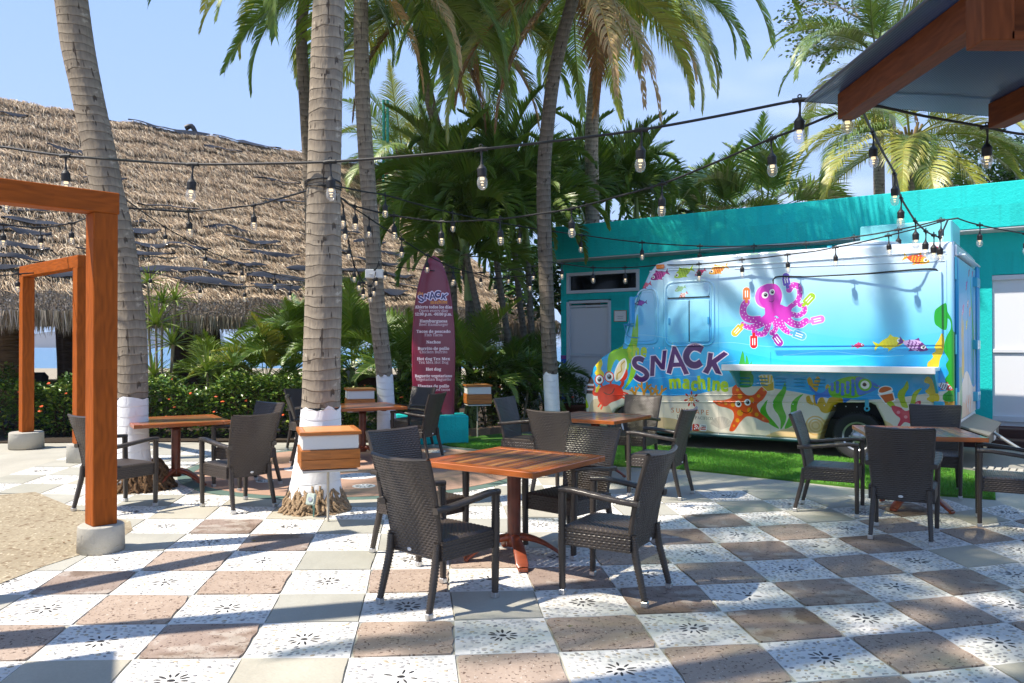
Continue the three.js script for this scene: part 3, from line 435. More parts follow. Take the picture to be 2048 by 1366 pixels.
  blade('#4bb311', [3.172,2.246,3.12,2.303,3.061,2.411,3.108,2.494,3.206,2.6,3.339,2.659,3.267,2.562,3.182,2.466,3.147,2.37]); blade('#4bb311', [3.426,1.982,3.443,2.09,3.385,2.274,3.405,2.37,3.445,2.477,3.417,2.588,3.363,2.666,3.363,2.554,3.327,2.459,3.267,2.377,3.252,2.28,3.303,2.18,3.383,2.08]); blade('#4bb311', [3.685,2.142,3.589,2.194,3.516,2.293,3.507,2.402,3.471,2.512,3.421,2.655,3.53,2.6,3.595,2.482,3.595,2.326,3.63,2.216]);
  // starfish
  blob(g, '#e8581c', pairs([2.334,2.294,2.525,2.271,2.631,2.219,2.641,2.084,2.718,2.028,2.772,2.111,2.858,2.183,2.959,2.18,3.083,2.059,3.157,2.038,3.167,2.124,3.108,2.236,3.015,2.326,3.052,2.423,3.182,2.54,3.2,2.576,3.12,2.574,2.984,2.516,2.858,2.507,2.77,2.587,2.654,2.738,2.596,2.735,2.616,2.645,2.665,2.517,2.641,2.43,2.551,2.39,2.42,2.364]));
  for (const [p, r] of [[[2.757,2.206], 30], [[2.934,2.255], 32], [[3.04,2.192], 22], [[2.757,2.456], 38], [[2.909,2.408], 34], [[3.009,2.469], 24], [[2.718,2.571], 25], [[2.665,2.655], 15], [[2.538,2.324], 20], [[2.648,2.339], 26], [[3.108,2.525], 14], [[3.12,2.1], 16], [[2.433,2.323], 12], [[2.718,2.113], 18]]) disc2(g, '#f3a31d', ...p, r * 0.00122);
  eye(g, ...[2.731,2.323], 0.05, 0.1); eye(g, ...[2.871,2.293], 0.05, 0.1); line(g, '#5c1c08', 0.01, pairs([2.776,2.424,2.82,2.449,2.871,2.451,2.919,2.417,2.931,2.374]));
  // chips
  poly(g, '#f7f2e4', pairs([3.04,1.893,3.083,1.874,3.236,1.871,3.267,1.974,3.269,2.108,3.169,2.126,3.071,2.04])); for (const p of [[3.053,1.899,3.089,1.892,3.132,2.014,3.095,2.021], [3.108,1.882,3.142,1.881,3.169,2.001,3.132,2.008], [3.169,1.881,3.196,1.88,3.2,2,3.169,2.001], [3.224,1.879,3.249,1.895,3.236,1.993,3.204,1.994]]) poly(g, '#e6c84a', pairs(p.flat())); poly(g, '#d3b21f', pairs([3.065,1.979,3.108,2.012,3.169,2.019,3.224,1.999,3.261,1.968,3.261,2.1,3.169,2.114,3.083,2.04]));
  // gold corals and the big fish
  const Y = '#cfa51c'; blob(g, Y, pairs([3.741,1.926,3.776,1.895,3.81,1.936,3.828,1.989,3.85,1.923,3.89,1.881,3.922,1.922,3.902,2.005,3.868,2.101,3.822,2.078,3.764,2.009])); blob(g, Y, pairs([3.729,2.177,3.77,2.163,3.793,2.222,3.833,2.268,3.822,2.15,3.847,2.149,3.879,2.266,3.925,2.181,3.959,2.18,4.004,2.261,4.049,2.177,4.227,2.188,4.238,2.228,4.116,2.291,4.083,2.351,4.004,2.402,3.936,2.382,3.89,2.313,3.776,2.282,3.735,2.248])); blob(g, Y, pairs([3.993,2.02,4.026,1.99,4.055,2.03,4.026,2.078,3.998,2.061]));
  const B = '#2f77dc'; blob(g, B, pairs([3.77,2.011,3.879,2.11,3.959,2.107,4.032,2.042,4.055,2.106,4.049,2.171,3.925,2.181,3.89,2.206,3.873,2.284,3.847,2.196,3.85,2.125,3.787,2.079])); blob(g, B, pairs([4.227,2.188,4.337,2.183,4.293,2.216,4.247,2.251]));
  blob(g, '#66bf12', pairs([4.032,2.054,4.116,1.952,4.227,1.897,4.38,1.87,4.499,1.885,4.605,1.939,4.695,2.005,4.648,2.052,4.531,2.113,4.38,2.17,4.227,2.176,4.094,2.169,4.049,2.13])); blob(g, B, pairs([4.402,1.887,4.499,1.887,4.605,1.939,4.695,2.005,4.648,2.052,4.531,2.107,4.434,2.128,4.396,2.014]));
  for (let i = 0; i < 5; i++) for (let j = 0; j < 4; j++) { const zx = 1475 + i * 62, zy = 130 + j * 52 + (i % 2) * 26, hh = 110 - Math.abs(i - 4) * 14; if (Math.abs(zy - 215) > hh) continue; const [ox, oy] = [4.088,1.941], [ex, ey] = [4.362,2.114]; g.save(); g.translate(lerp(ox, ex, (zx - 1475) / 248), lerp(oy, ey, (zy - 130) / 156)); blob(g, B, [[-0.022, -0.028], [0.012, -0.026], [0.022, 0.0], [0.006, 0.03], [-0.02, 0.022]]); g.restore(); }
  disc2(g, '#66bf12', ...[4.515,1.985], 0.087); disc2(g, '#fff', ...[4.515,1.985], 0.058); disc2(g, '#111', ...[4.509,1.982], 0.026); line(g, '#66bf12', 0.012, pairs([4.632,2.001,4.663,2.02,4.695,2.008]));
  // drink
  line(g, '#a86fd0', 0.018, pairs([4.693,1.999,4.752,2.058])); poly(g, '#d8661f', pairs([4.706,2.125,4.862,2.089,4.884,2.179,4.78,2.225]), '#fff', 0.03); blob(g, '#d8661f', pairs([4.698,2.081,4.706,2.034,4.771,2.003,4.84,2.018,4.854,2.055]), '#fff', 0.025); line(g, '#fff', 0.022, pairs([4.69,2.11,4.776,2.084,4.856,2.047])); poly(g, '#d8661f', pairs([4.712,2.127,4.858,2.094,4.88,2.177,4.782,2.22]));
  // sea grass, red starfish, shell on the right
  blade('#aec41a', [5.044,1.918,5.061,2.011,5.025,2.081,5.014,2.151,5.051,2.275,4.983,2.267,4.952,2.188,4.925,2.131,4.941,2.061,4.999,2.002]); blade('#aec41a', [5.221,2.012,5.18,2.076,5.149,2.146,5.144,2.237,5.118,2.284,5.082,2.274,5.092,2.171,5.118,2.078,5.17,2.031]); blade('#aec41a', [4.792,2.223,4.856,2.197,4.899,2.259,4.952,2.291,4.867,2.295]);
  blob(g, '#d5364e', pairs([4.851,2.261,4.962,2.279,5.025,2.323,5.108,2.273,5.149,2.197,5.206,2.18,5.19,2.269,5.118,2.352,5.129,2.432,5.211,2.518,5.087,2.491,5.014,2.472,4.952,2.533,4.925,2.529,4.957,2.429,4.899,2.375,4.856,2.307])); for (const p of [[4.936,2.344], [5.168,2.219], [5.149,2.265], [5.025,2.403]]) disc2(g, '#f0909c', ...p, 0.022);
  for (let k = 0; k < 5; k++) blob(g, '#e8a528', pairs([5.373,2.25,5.413,2.186,5.453,2.19,5.453,2.269,5.433,2.337,5.383,2.328]).map(([x, y]) => [x + k * 0.075, y - Math.sin(k) * 0.02]));
  // kelps at the rear edge
  const YK = '#e0c414', GK = '#12a314';
  blob(g, GK, pairs([5.495,0.845,5.513,0.946,5.503,1.058,5.552,1.115,5.562,1.216,5.513,1.327,5.485,1.439,5.483,1.517,5.533,1.629,5.503,1.696,5.535,1.807,5.495,1.886,5.533,1.997,5.523,2.042,5.473,2.089,5.473,2.156,5.533,2.178,5.601,2.168,5.641,2.149,5.641,1.305,5.592,1.26,5.572,1.104,5.523,0.991])); blob(g, GK, pairs([5.491,0.89,5.433,0.933,5.385,0.982,5.383,1.157,5.433,1.208,5.473,1.237,5.508,1.237,5.508,0.89]));
  blob(g, YK, pairs([5.463,1.282,5.488,1.371,5.483,1.439,5.473,1.528,5.435,1.629,5.423,1.708,5.398,1.787,5.308,1.772,5.287,1.682,5.355,1.596,5.345,1.551,5.385,1.517,5.378,1.45,5.423,1.371])); blob(g, YK, pairs([5.282,1.857,5.323,1.868,5.363,1.957,5.383,2.047,5.418,2.091,5.428,2.146,5.388,2.199,5.323,2.184,5.277,2.152,5.313,2.106,5.26,2.051,5.3,2.004,5.313,1.959,5.25,1.926]));
  fish(g, ...[5.483,1.976], 0.24, 0.35, 1, '#f6f3f0', '#4a1530', '#d5403c');
  // octopus
  const O = '#d83cc2', D = [];
  const arms = [[pairs([3.074,1.055,2.936,1.057,2.851,1.026,2.808,0.946,2.818,0.847,2.858,0.794]), 0.12, 0.115], [pairs([3.152,1.081,3.015,1.152,2.906,1.17,2.841,1.149,2.801,1.117]), 0.11, 0.07], [pairs([3.201,1.062,3.167,1.188,3.118,1.265,3.025,1.269,2.973,1.233]), 0.1, 0.08], [pairs([3.264,1.034,3.298,1.132,3.293,1.204,3.24,1.257]), 0.1, 0.085], [pairs([3.365,1.036,3.393,1.152,3.46,1.23,3.521,1.259]), 0.12, 0.075], [pairs([3.441,1.038,3.554,1.126,3.656,1.142,3.732,1.091]), 0.12, 0.1], [pairs([3.497,0.977,3.628,1.008,3.712,0.948,3.698,0.877,3.649,0.856]), 0.085, 0.075], [pairs([3.497,0.895,3.619,0.794,3.649,0.681,3.619,0.584,3.544,0.573,3.497,0.634]), 0.075, 0.1]];
  arms.forEach(([p, a, b]) => taper(g, 'rgba(255,255,255,.65)', p, a * 0.88 + 0.016, b * 0.88 + 0.016)); blob(g, 'rgba(255,255,255,.65)', pairs([2.98,0.714,3.025,0.598,3.113,0.538,3.22,0.518,3.326,0.552,3.393,0.642,3.405,0.739,3.369,0.843,3.278,0.904,3.191,0.911,3.074,0.883,3,0.813]));
  blob(g, '#e070d6', pairs([2.99,0.714,3.03,0.603,3.118,0.548,3.211,0.537,3.211,0.897,3.094,0.874,3.015,0.813])); blob(g, O, pairs([3.045,0.716,3.074,0.61,3.143,0.544,3.23,0.531,3.317,0.552,3.379,0.632,3.395,0.729,3.374,0.815,3.35,0.881,3.23,0.917,3.133,0.885,3.069,0.815]));
  blob(g, O, pairs([3.143,0.876,3.365,0.843,3.441,0.874,3.535,0.887,3.521,0.963,3.53,1.03,3.46,1.086,3.374,1.065,3.307,1.006,3.22,1.082,3.094,1.079,3.055,1.049,3.133,0.983])); arms.forEach(([p, a, b]) => taper(g, O, p, a * 0.88, b * 0.88));
  arms.forEach(([p, a], i) => { const c = new THREE.CatmullRomCurve3(p.map(([x, y]) => V3(x, y, 0))), n = 13; for (let k = 2; k <= n; k++) { const q = c.getPointAt(k / n * 0.98), d = c.getTangentAt(k / n * 0.98), s = (k % 2 ? 1 : -1) * 0.022; disc2(g, '#fbe3f6', q.x - d.y * s, q.y + d.x * s, 0.0085); } });
  eye(g, ...[3.138,0.696], 0.05, 0.12); eye(g, ...[3.245,0.656], 0.045, 0.08); line(g, '#7a1470', 0.009, pairs([3.196,0.785,3.23,0.8,3.264,0.782,3.278,0.753]));
  for (const [p, a, c] of [[[2.859,0.662], 0, '#ef7c2a'], [[3.45,0.477], -0.2, '#6a4fc4'], [[3.783,0.775], 0.75, '#a3cf10'], [[3.899,1.077], 1.36, '#f37fd4'], [[3.642,1.295], 1.92, '#58b4ee'], [[3.333,1.369], 2.5, '#a62ba6'], [[2.968,1.392], 3.14, '#e21f26'], [[2.709,1.222], 3.9, '#dcc324']]) pop(g, ...p, a, c);
  // little fish
  fish(g, ...[1.443,0.317], 0.34, -0.3, -1, '#d94fa0', '#7b1f6a', '#a02a78'); fish(g, ...[1.854,0.297], 0.36, -0.35, -1, '#b9d62a', '#8aae10', '#a9cc1c'); fish(g, ...[2.13,0.306], 0.2, -0.4, -1, '#d5326a', '#7b1f4a', '#c02a58'); fish(g, ...[2.419,0.277], 0.33, -0.3, -1, '#f0a834', '#c4491c', '#f2b13c'); fish(g, ...[1.181,0.468], 0.25, -0.25, -1, '#ee6a7c', '#c02a48', '#dd3a56'); fish(g, ...[1.806,0.549], 0.2, -0.3, -1, '#a9d2a0', '#84b884', '#90c088'); fish(g, ...[1.857,0.65], 0.17, -0.5, -1, '#f3ece8', '#c4401c', '#d8584c'); fish(g, ...[1.118,0.749], 0.22, -0.1, -1, '#7a3f9c', '#d56fc0', '#5b2a80');
  fish(g, 4.433,1.443, 0.17, -0.15, 1, '#e5457c', '#b02a58', '#d5386c'); fish(g, 4.834,1.409, 0.4, -0.2, 1, '#f0e21c', '#e8d60c', '#f0e21c'); fish(g, 5.129,1.437, 0.38, 0.3, 1, '#d9b4e4', '#6a1f80', '#6a1f80'); fish(g, 5.165,0.29, 0.34, 0.25, 1, '#e8541c', '#f2c41c', '#f0b41c');
}
const canvasTex = (c) => { const t = new THREE.CanvasTexture(c); t.colorSpace = THREE.SRGBColorSpace; t.magFilter = THREE.LinearFilter; return t; };
// print of the rear doors, 2.3 m wide
const [rearCanvas, rear] = board(2.3, AH, 700);
{
  const g = rear, bg = g.createLinearGradient(0, 0, 0, 2.1); for (const [t, c] of [[0, '#c4e4f4'], [0.16, '#7fcbe8'], [0.4, '#1ea6da'], [1, '#0b8fd0']]) bg.addColorStop(t, c); g.fillStyle = bg; g.fillRect(0, 0, 2.3, 3.05);
  g.beginPath(); g.moveTo(0, 1.85); for (let x = 0; x <= 2.3; x += 0.05) g.lineTo(x, 1.93 + Math.cos(x * 3.4) * 0.13); g.lineTo(2.3, 3.05); g.lineTo(0, 3.05); g.fillStyle = '#d8d2c6'; g.fill(); blob(g, '#d9bfa0', [[0.4, 2.25], [0.8, 2.25], [1.5, 2.5], [2.0, 2.8], [1.8, 3.1], [0.3, 3.1]]);
  const GK = '#3ab01c'; blob(g, GK, [[1.42, 0.45], [1.56, 0.75], [1.72, 1.0], [1.85, 1.25], [1.8, 1.75], [1.7, 1.4], [1.62, 1.05], [1.5, 0.8]]); for (const x of [1.55, 1.62, 1.7, 1.78]) line(g, '#17a05a', 0.03, [[x, 2.0], [x + 0.05, 1.75], [x - 0.03, 1.55], [x + 0.02, 1.35]]);
  for (const [x, y] of [[0.42, 0], [0.55, 0.1]]) blob(g, '#c9a92c', [[x, 0.98 + y], [x + 0.05, 1.2], [x + 0.03, 1.4], [x + 0.1, 1.6], [x + 0.05, 1.9], [x - 0.04, 1.8], [x - 0.02, 1.5], [x - 0.07, 1.3]]);
  for (const x of [0.12, 0.2, 0.27, 0.34]) line(g, '#1d9a4c', 0.05, [[x, 3.0], [x - 0.04, 2.6], [x + 0.05, 2.2], [x, 1.75]]);
  for (const [x, a] of [[1.0, 1.9], [1.15, 1.5], [1.3, 1.2]]) branch(g, '#d99a74', x, 2.5, a, 0.2, 0.055, 1);
  for (const [x, y, L, b, s] of [[1.25, 0.4, 0.2, '#c43a6a', '#7b1f4a'], [1.7, 0.38, 0.17, '#d83a5a', '#a02040'], [0.95, 0.6, 0.26, '#a85ab8', '#6a1f80'], [1.1, 0.85, 0.2, '#f0e8e4', '#c4503c'], [0.55, 0.95, 0.28, '#8a4a9c', '#d56fc0'], [1.35, 0.95, 0.26, '#e89a2c', '#c4491c'], [0.95, 1.15, 0.26, '#c6d82c', '#a0b010']]) fish(g, x, y, L, -0.6, -1, b, s, s);
}

// ---- food truck: origin under its rear near-side corner, x to the right (rear), z towards the patio ----
const TRUCK_TURN = -Math.atan2(0.576, 0.817), truck = thing('food_truck', 'step van food truck printed all over with a cartoon sea, octopus, crab and starfish', 'food truck', [5.757, 0, -10.42], TRUCK_TURN);
{
  const tl = (x, y) => [x - AW, AH - y], TW = 2.4;
  const paintMap = canvasTex(artCanvas);
  const paint = phy({ map: paintMap, roughness: 0.22, clearcoat: 0.8, clearcoatRoughness: 0.06 }), rearPaint = phy({ map: canvasTex(rearCanvas), roughness: 0.42, clearcoat: 0.05, clearcoatRoughness: 0.2 });
  const cream = phy({ color: lin(0.74, 0.82, 0.88), roughness: 0.3, clearcoat: 0.5 }), black = std({ color: lin(0.012, 0.012, 0.013), roughness: 0.6 }), rubber = std({ color: lin(0.02, 0.02, 0.022), roughness: 0.75 }), cyan = phy({ color: lin(0.05, 0.42, 0.62), roughness: 0.3, clearcoat: 0.4 }), blue = phy({ color: lin(0.03, 0.33, 0.66), roughness: 0.3, clearcoat: 0.5 }), steel = std({ color: lin(0.55, 0.56, 0.58), roughness: 0.35, metalness: 0.85 }), alu = std({ color: lin(0.82, 0.82, 0.82), roughness: 0.3, metalness: 0.25 });
  const outline = pairs([5.6,0.082, 4.322,0.055, 2.911,0.051, 1.668,0.078, 1.384,0.133, 1.252,0.271, 1.137,0.5, 0.975,0.943, 0.857,1.253, 0.765,1.45, 0.589,1.525, 0.381,1.643, 0.228,1.805, 0.111,2.07, 0.062,2.369, 0.082,2.589, 0.16,2.746, 0.266,2.791, 0.466,2.796, 0.532,2.642, 0.645,2.504, 0.829,2.421, 1.011,2.413, 1.172,2.488, 1.278,2.644, 1.314,2.795, 2.604,2.809, 3.892,2.804, 3.96,2.572, 4.082,2.304, 4.19,2.229, 4.53,2.209, 4.645,2.266, 4.734,2.446, 4.822,2.727, 5.6,2.453]).map(([x, y]) => tl(x, y));
  const rounded = new THREE.Shape(outline.map(([x, y]) => new THREE.Vector2(x, y)));
  const bev = 0.045, shell = new THREE.ExtrudeGeometry(rounded, { depth: TW - 2 * bev, bevelEnabled: true, bevelSize: bev, bevelOffset: -bev, bevelThickness: bev, bevelSegments: 5 }); shell.translate(0, 0, -TW + bev);
  const g = prep(shell); g.clearGroups(); { const p = g.attributes.position, uv = g.attributes.uv; for (let i = 0; i < p.count; i++) uv.setXY(i, (p.getX(i) + AW) / AW, p.getY(i) / AH); }
  part('body', g, paint, truck);
  const onSide = (geo) => { geo = prep(geo); const p = geo.attributes.position, uv = geo.attributes.uv; for (let i = 0; i < p.count; i++) uv.setXY(i, (p.getX(i) + AW) / AW, p.getY(i) / AH); return geo; };
  const loop = (pts, r, q = 6) => { // rounded polygon -> points
    const out = [], n = pts.length; for (let i = 0; i < n; i++) { const a = new THREE.Vector2(...pts[(i + n - 1) % n]), b = new THREE.Vector2(...pts[i]), c = new THREE.Vector2(...pts[(i + 1) % n]), u = a.clone().sub(b), v = c.clone().sub(b), R = Math.min(r, u.length() / 2.1, v.length() / 2.1), p0 = b.clone().addScaledVector(u.normalize(), R), p1 = b.clone().addScaledVector(v.normalize(), R); for (let k = 0; k <= q; k++) { const t = k / q; out.push([(1 - t) ** 2 * p0.x + 2 * t * (1 - t) * b.x + t * t * p1.x, (1 - t) ** 2 * p0.y + 2 * t * (1 - t) * b.y + t * t * p1.y]); } } return out;
  };
  const bead = (pts, r, z = 0) => tube(pts.map(([x, y]) => [x, y, z]), r, 8, pts.length * 3, false, true);
  const panel = (pts, z0, z1, bevel = 0.004) => { const s = new THREE.Shape(pts.map(([x, y]) => new THREE.Vector2(x, y))), e = new THREE.ExtrudeGeometry(s, { depth: z1 - z0 - bevel, bevelEnabled: true, bevelSize: bevel, bevelOffset: -bevel, bevelThickness: bevel, bevelSegments: 1 }); e.translate(0, 0, z0); return e; };
  // big side window: frame bead, fixed top light, two sliding panels with pulls
  const winO = loop(pairs([1.548,0.446, 2.343,0.436, 2.351,1.435, 1.548,1.45]).map((p) => tl(...p)), 0.14), winI = loop(pairs([1.582,0.487, 2.295,0.48, 2.303,1.396, 1.582,1.41]).map((p) => tl(...p)), 0.1);
  const win = part('window', onSide(merge([bead(winO, 0.018), bead(winI, 0.012)])), paint, truck);
  const rect = (a, b, c, d) => loop([a, b, c, d].map((p) => tl(...p)), 0.012, 2);
  part('pane', onSide(panel(loop(pairs([1.591,0.491, 2.287,0.487, 2.287,0.683, 1.591,0.686]).map((p) => tl(...p)), 0.05), 0.0, 0.02)), paint, win);
  part('pane', onSide(panel(rect([1.591,0.734], [1.945,0.732], [1.945,1.387], [1.591,1.398]), 0.0, 0.012)), paint, win);
  part('pane', onSide(panel(rect([1.966,0.73], [2.287,0.73], [2.287,1.381], [1.966,1.387]), 0.0, 0.024)), paint, win);
  for (const [x, y, z] of [[1.621,1.061, 0.018], [2.275,1.057, 0.03]]) part('pull', box(0.03, 0.11, 0.012, 0.003, x - AW, AH - y, z), blue, win);
  part('gasket', merge([...[[1.591,0.694, 2.287,0.691]].map(([x0, y0, x1, y1]) => tube([[x0 - AW, AH - y0, 0.008], [x1 - AW, AH - y1, 0.008]], 0.009, 6, 2)), tube([[...tl(1.956,0.738), 0.006], [...tl(1.956,1.38), 0.006]], 0.007, 6, 2)]), black, win);
  part('cab_window', onSide(merge([bead(loop(pairs([1.092,0.539, 1.375,0.526, 1.41,0.712, 1.41,1.402, 0.82,1.434, 0.848,1.253, 0.939,0.959]).map((p) => tl(...p)), 0.09), 0.016), bead(loop(pairs([1.11,0.588, 1.34,0.573, 1.366,0.743, 1.366,1.362, 0.884,1.384, 0.975,0.984]).map((p) => tl(...p)), 0.08), 0.006)])), paint, truck);
  // serving hatch, its gasket and the drip rail
  part('serving_hatch', onSide(panel(rect([3.275,0.469], [5.461,0.469], [5.467,1.44], [3.275,1.454]), 0.0, 0.03, 0.006)), paint, truck);
  part('hatch_gasket', merge([tube([[...tl(3.268,0.538), 0.012], [...tl(3.268,0.454), 0.012], [...tl(3.781,0.457), 0.014], [...tl(4.453,0.456), 0.014], [...tl(5.426,0.454), 0.014], [...tl(5.426,0.497), 0.012], [...tl(5.461,0.505), 0.012]], 0.012, 6, 40)]), black, truck);
  part('hatch_sill', onSide(panel(rect([3.275,1.476], [5.467,1.457], [5.467,1.483], [3.275,1.516]), 0.0, 0.045, 0.006)), paint, truck);
  for (const [a, b, r] of [[[1.278,0.248], [5.496,0.205], 0.014], [[2.682,0.285], [5.496,0.336], 0.007], [[0.598,2.265], [5.582,2.089], 0.008], [[1.278,2.354], [5.582,2.174], 0.012]]) part('body_rib', onSide(tube([[...tl(...a), 0.001], [...tl(...b.slice(0, 2)), 0.001]], r, 8, 2)), paint, truck);
  for (const [a, b] of [[[1.514,0.364], [1.514,2.823]], [[2.423,0.233], [2.423,2.828]], [[3.217,1.538], [3.217,2.806]], [[3.151,0.237], [3.151,0.415]], [[5.513,0.324], [5.513,2.157]]]) part('body_seam', onSide(tube([[...tl(...a), 0.0], [...tl(...b), 0.0]], 0.0055, 6, 2)), paint, truck);
  part('roof_edge', onSide(tube([[...tl(1.243,0.383), -0.002], [...tl(1.322,0.266), -0.002], [...tl(1.496,0.22), -0.002], [...tl(2.126,0.231), -0.002]], 0.014, 8, 16)), paint, truck);
  part('rivets', merge(Array.from({ length: 60 }, (_, i) => new THREE.SphereGeometry(0.008, 8, 6).scale(1, 1, 0.5).translate(...(i < 6 ? tl(1.128,1.482) : i < 34 ? tl(1.366,2.294) : tl(1.668,0.245)), 0.002).translate(i < 6 ? i * 0.105 : i < 34 ? (i - 6) * 0.145 : (i - 34) * 0.16, i < 34 ? 0 : (i - 34) * 0.0, 0))), cream, truck).userData.kind = 'stuff';
  // counter with end brackets
  const cs = part('counter', (() => { const a = tl(2.651,1.798), b = tl(5.438,1.752), w = b[0] - a[0]; return merge([box(w, 0.05, 0.46, 0.006, (a[0] + b[0]) / 2, 1.30, 0.23), box(w + 0.01, 0.09, 0.02, 0.006, (a[0] + b[0]) / 2, 1.285, 0.468)]); })(), alu, truck);
  for (const x of [tl(2.743,1.797)[0], tl(5.402,1.753)[0]]) part('bracket', (() => { const s = new THREE.Shape([[0, 0], [0.40, 0], [0.02, -0.30], [0, -0.30]].map((p) => new THREE.Vector2(...p))), e = new THREE.ExtrudeGeometry(s, { depth: 0.03, bevelEnabled: false }); e.rotateY(-PI / 2); e.translate(x + 0.015, 1.276, 0); return prep(e); })(), cyan, cs);
  // louvres under the counter
  for (let i = 0; i < 5; i++) part('louvre_row', merge([0, 1, 2].map((k) => box(0.16, 0.012, 0.02, 0.003, 0, 0, 0).rotateX(-0.5).translate(tl(2.828,2.036)[0] + i * 0.27, 1.12 - k * 0.05, 0.004))), blue, truck);
  // wheels in black wells
  const wheel = (x, r, label) => {
    const w = part('wheel', new THREE.CylinderGeometry(0.19, 0.19, 0.16, 20).rotateX(PI / 2).translate(x, r + 0.005, -0.14), black, truck);
    const prof = [[0.19, -0.11], [0.30, -0.112], [r - 0.02, -0.085], [r, -0.06], [r + 0.002, 0.05], [r - 0.015, 0.085], [0.30, 0.105], [0.22, 0.09], [0.19, 0.06]].map(([a, b]) => new THREE.Vector2(a, b)), tg = [new THREE.LatheGeometry(prof, 48).rotateX(PI / 2)];
    for (let k = 0; k < 60; k++) for (const s of [-1, 1]) tg.push(box(0.016, 0.012, 0.065, 0.002, 0, r + 0.002, s * 0.035 - 0.005).rotateZ(((k + (s > 0 ? 0.5 : 0)) / 60) * 2 * PI));
    part('tyre', merge(tg).translate(x, r + 0.005, -0.12), rubber, w);
    const rim = [new THREE.TorusGeometry(0.205, 0.014, 8, 36), new THREE.LatheGeometry([[0.0, 0.05], [0.06, 0.05], [0.075, 0.01], [0.15, -0.03], [0.2, 0.02]].map((p) => new THREE.Vector2(...p)), 30).rotateX(PI / 2)]; for (let k = 0; k < 6; k++) rim.push(new THREE.CylinderGeometry(0.012, 0.012, 0.03, 6).rotateX(PI / 2).translate(Math.cos(k * PI / 3) * 0.1, Math.sin(k * PI / 3) * 0.1, 0.02));
    part('rim', merge(rim).translate(x, r + 0.005, -0.06), steel, w); return w;
  };
  wheel(tl(4.407,2.707)[0], 0.335); wheel(tl(0.939,2.744)[0], 0.325);
  part('underbody', merge([box(4.9, 0.3, 1.7, 0.02, -2.7, 0.42, -1.15), box(0.9, 0.6, 0.3, 0.02, tl(4.407,2.686)[0], 0.6, -0.52), box(0.9, 0.6, 0.3, 0.02, tl(0.939,2.744)[0], 0.55, -0.52)]), black, truck);
  part('sill_rail', merge([tube([[tl(1.366,2.8)[0], 0.235, -0.02], [tl(3.892,2.79)[0], 0.235, -0.02]], 0.03, 8, 2)]), std({ color: lin(0.03, 0.10, 0.12), roughness: 0.4 }), truck);
  // marker lights, catches
  part('marker_light', box(0.14, 0.07, 0.04, 0.012, ...tl(1.47,0.182), 0.02), phy({ color: lin(0.85, 0.22, 0.02), roughness: 0.2, clearcoat: 1 }), truck);
  part('marker_light', box(0.05, 0.06, 0.04, 0.012, ...tl(5.397,0.172), 0.02), phy({ color: lin(0.7, 0.03, 0.03), roughness: 0.2, clearcoat: 1 }), truck);
  part('marker_light', box(0.13, 0.07, 0.03, 0.02, ...tl(5.426,2.213), 0.015), cyan, truck);
  part('hatch_catch', merge([box(0.05, 0.09, 0.03, 0.005, ...tl(4.543,2.236), 0.015), new THREE.TorusGeometry(0.028, 0.012, 8, 16).translate(...tl(4.543,2.312), 0.016)]), cyan, truck);
  for (const [y, h] of [[2.62, 0.3], [1.62, 0.26], [0.92, 0.26]]) part('hinge', merge([box(0.025, h, 0.10, 0.005, 0.013, y, -0.10), box(0.035, h * 0.5, 0.05, 0.005, 0.02, y, -0.12)]), cyan, truck);
  // mirror on the cab corner
  part('mirror', merge([box(0.05, 0.45, 0.15, 0.02, ...tl(1.038,0.879), 0.16), tube([[...tl(0.993,1.123), 0.02], [...tl(0.884,1.105), 0.16], [...tl(1.029,1.091), 0.17]], 0.012, 6, 12), tube([[...tl(1.065,0.635), 0.02], [...tl(1.029,0.699), 0.14]], 0.012, 6, 6), tube([[...tl(0.884,1.105), 0.14], [...tl(0.939,1.286), 0.1], [...tl(1.083,1.32), 0.02]], 0.008, 6, 14)]), blue, truck);
  part('windscreen', (() => { const a = tl(1.137,0.541), b = tl(0.884,1.22); return box(1.7, Math.hypot(a[0] - b[0], a[1] - b[1]), 0.02, 0.006).rotateY(-PI / 2).rotateZ(-Math.atan2(a[0] - b[0], a[1] - b[1])).translate((a[0] + b[0]) / 2 - 0.01, (a[1] + b[1]) / 2, -TW / 2); })(), phy({ color: lin(0.02, 0.03, 0.035), roughness: 0.06 }), truck);
  // rear doors
  const back = (w0, w1, y0, y1, x) => { const e = box(0.045, y1 - y0, w1 - w0, 0.01, x, (y0 + y1) / 2, -(w0 + w1) / 2); const p = e.attributes.position; for (let i = 0; i < p.count; i++) e.attributes.uv.setXY(i, -p.getZ(i) / TW, p.getY(i) / AH); return e; };
  const dl = part('rear_door', back(0.09, 1.14, 0.62, 2.76, 0.024), rearPaint, truck), dr = part('rear_door', back(1.16, 2.2, 0.62, 2.76, 0.024), rearPaint, truck);
  part('rear_frame', merge([box(0.03, 0.14, TW - 0.1, 0.012, 0.014, 2.86, -TW / 2), box(0.03, 0.08, TW - 0.1, 0.01, 0.014, 0.56, -TW / 2)]), cream, truck);
  part('rain_gutter', box(0.12, 0.02, 2.0, 0.005, 0.06, 2.80, -1.15).rotateZ(-0.0), cream, truck);
  for (const w of [1.9, 2.12]) { const b = part('lock_bar', tube([[0.09, 0.66, -w], [0.09, 1.8, -w], [0.09, 2.78, -w]], 0.02, 10, 6), blue, dr); for (const y of [0.85, 1.62, 2.55]) part('bar_keeper', box(0.07, 0.14, 0.16, 0.008, 0.075, y, -w), cyan, b); }
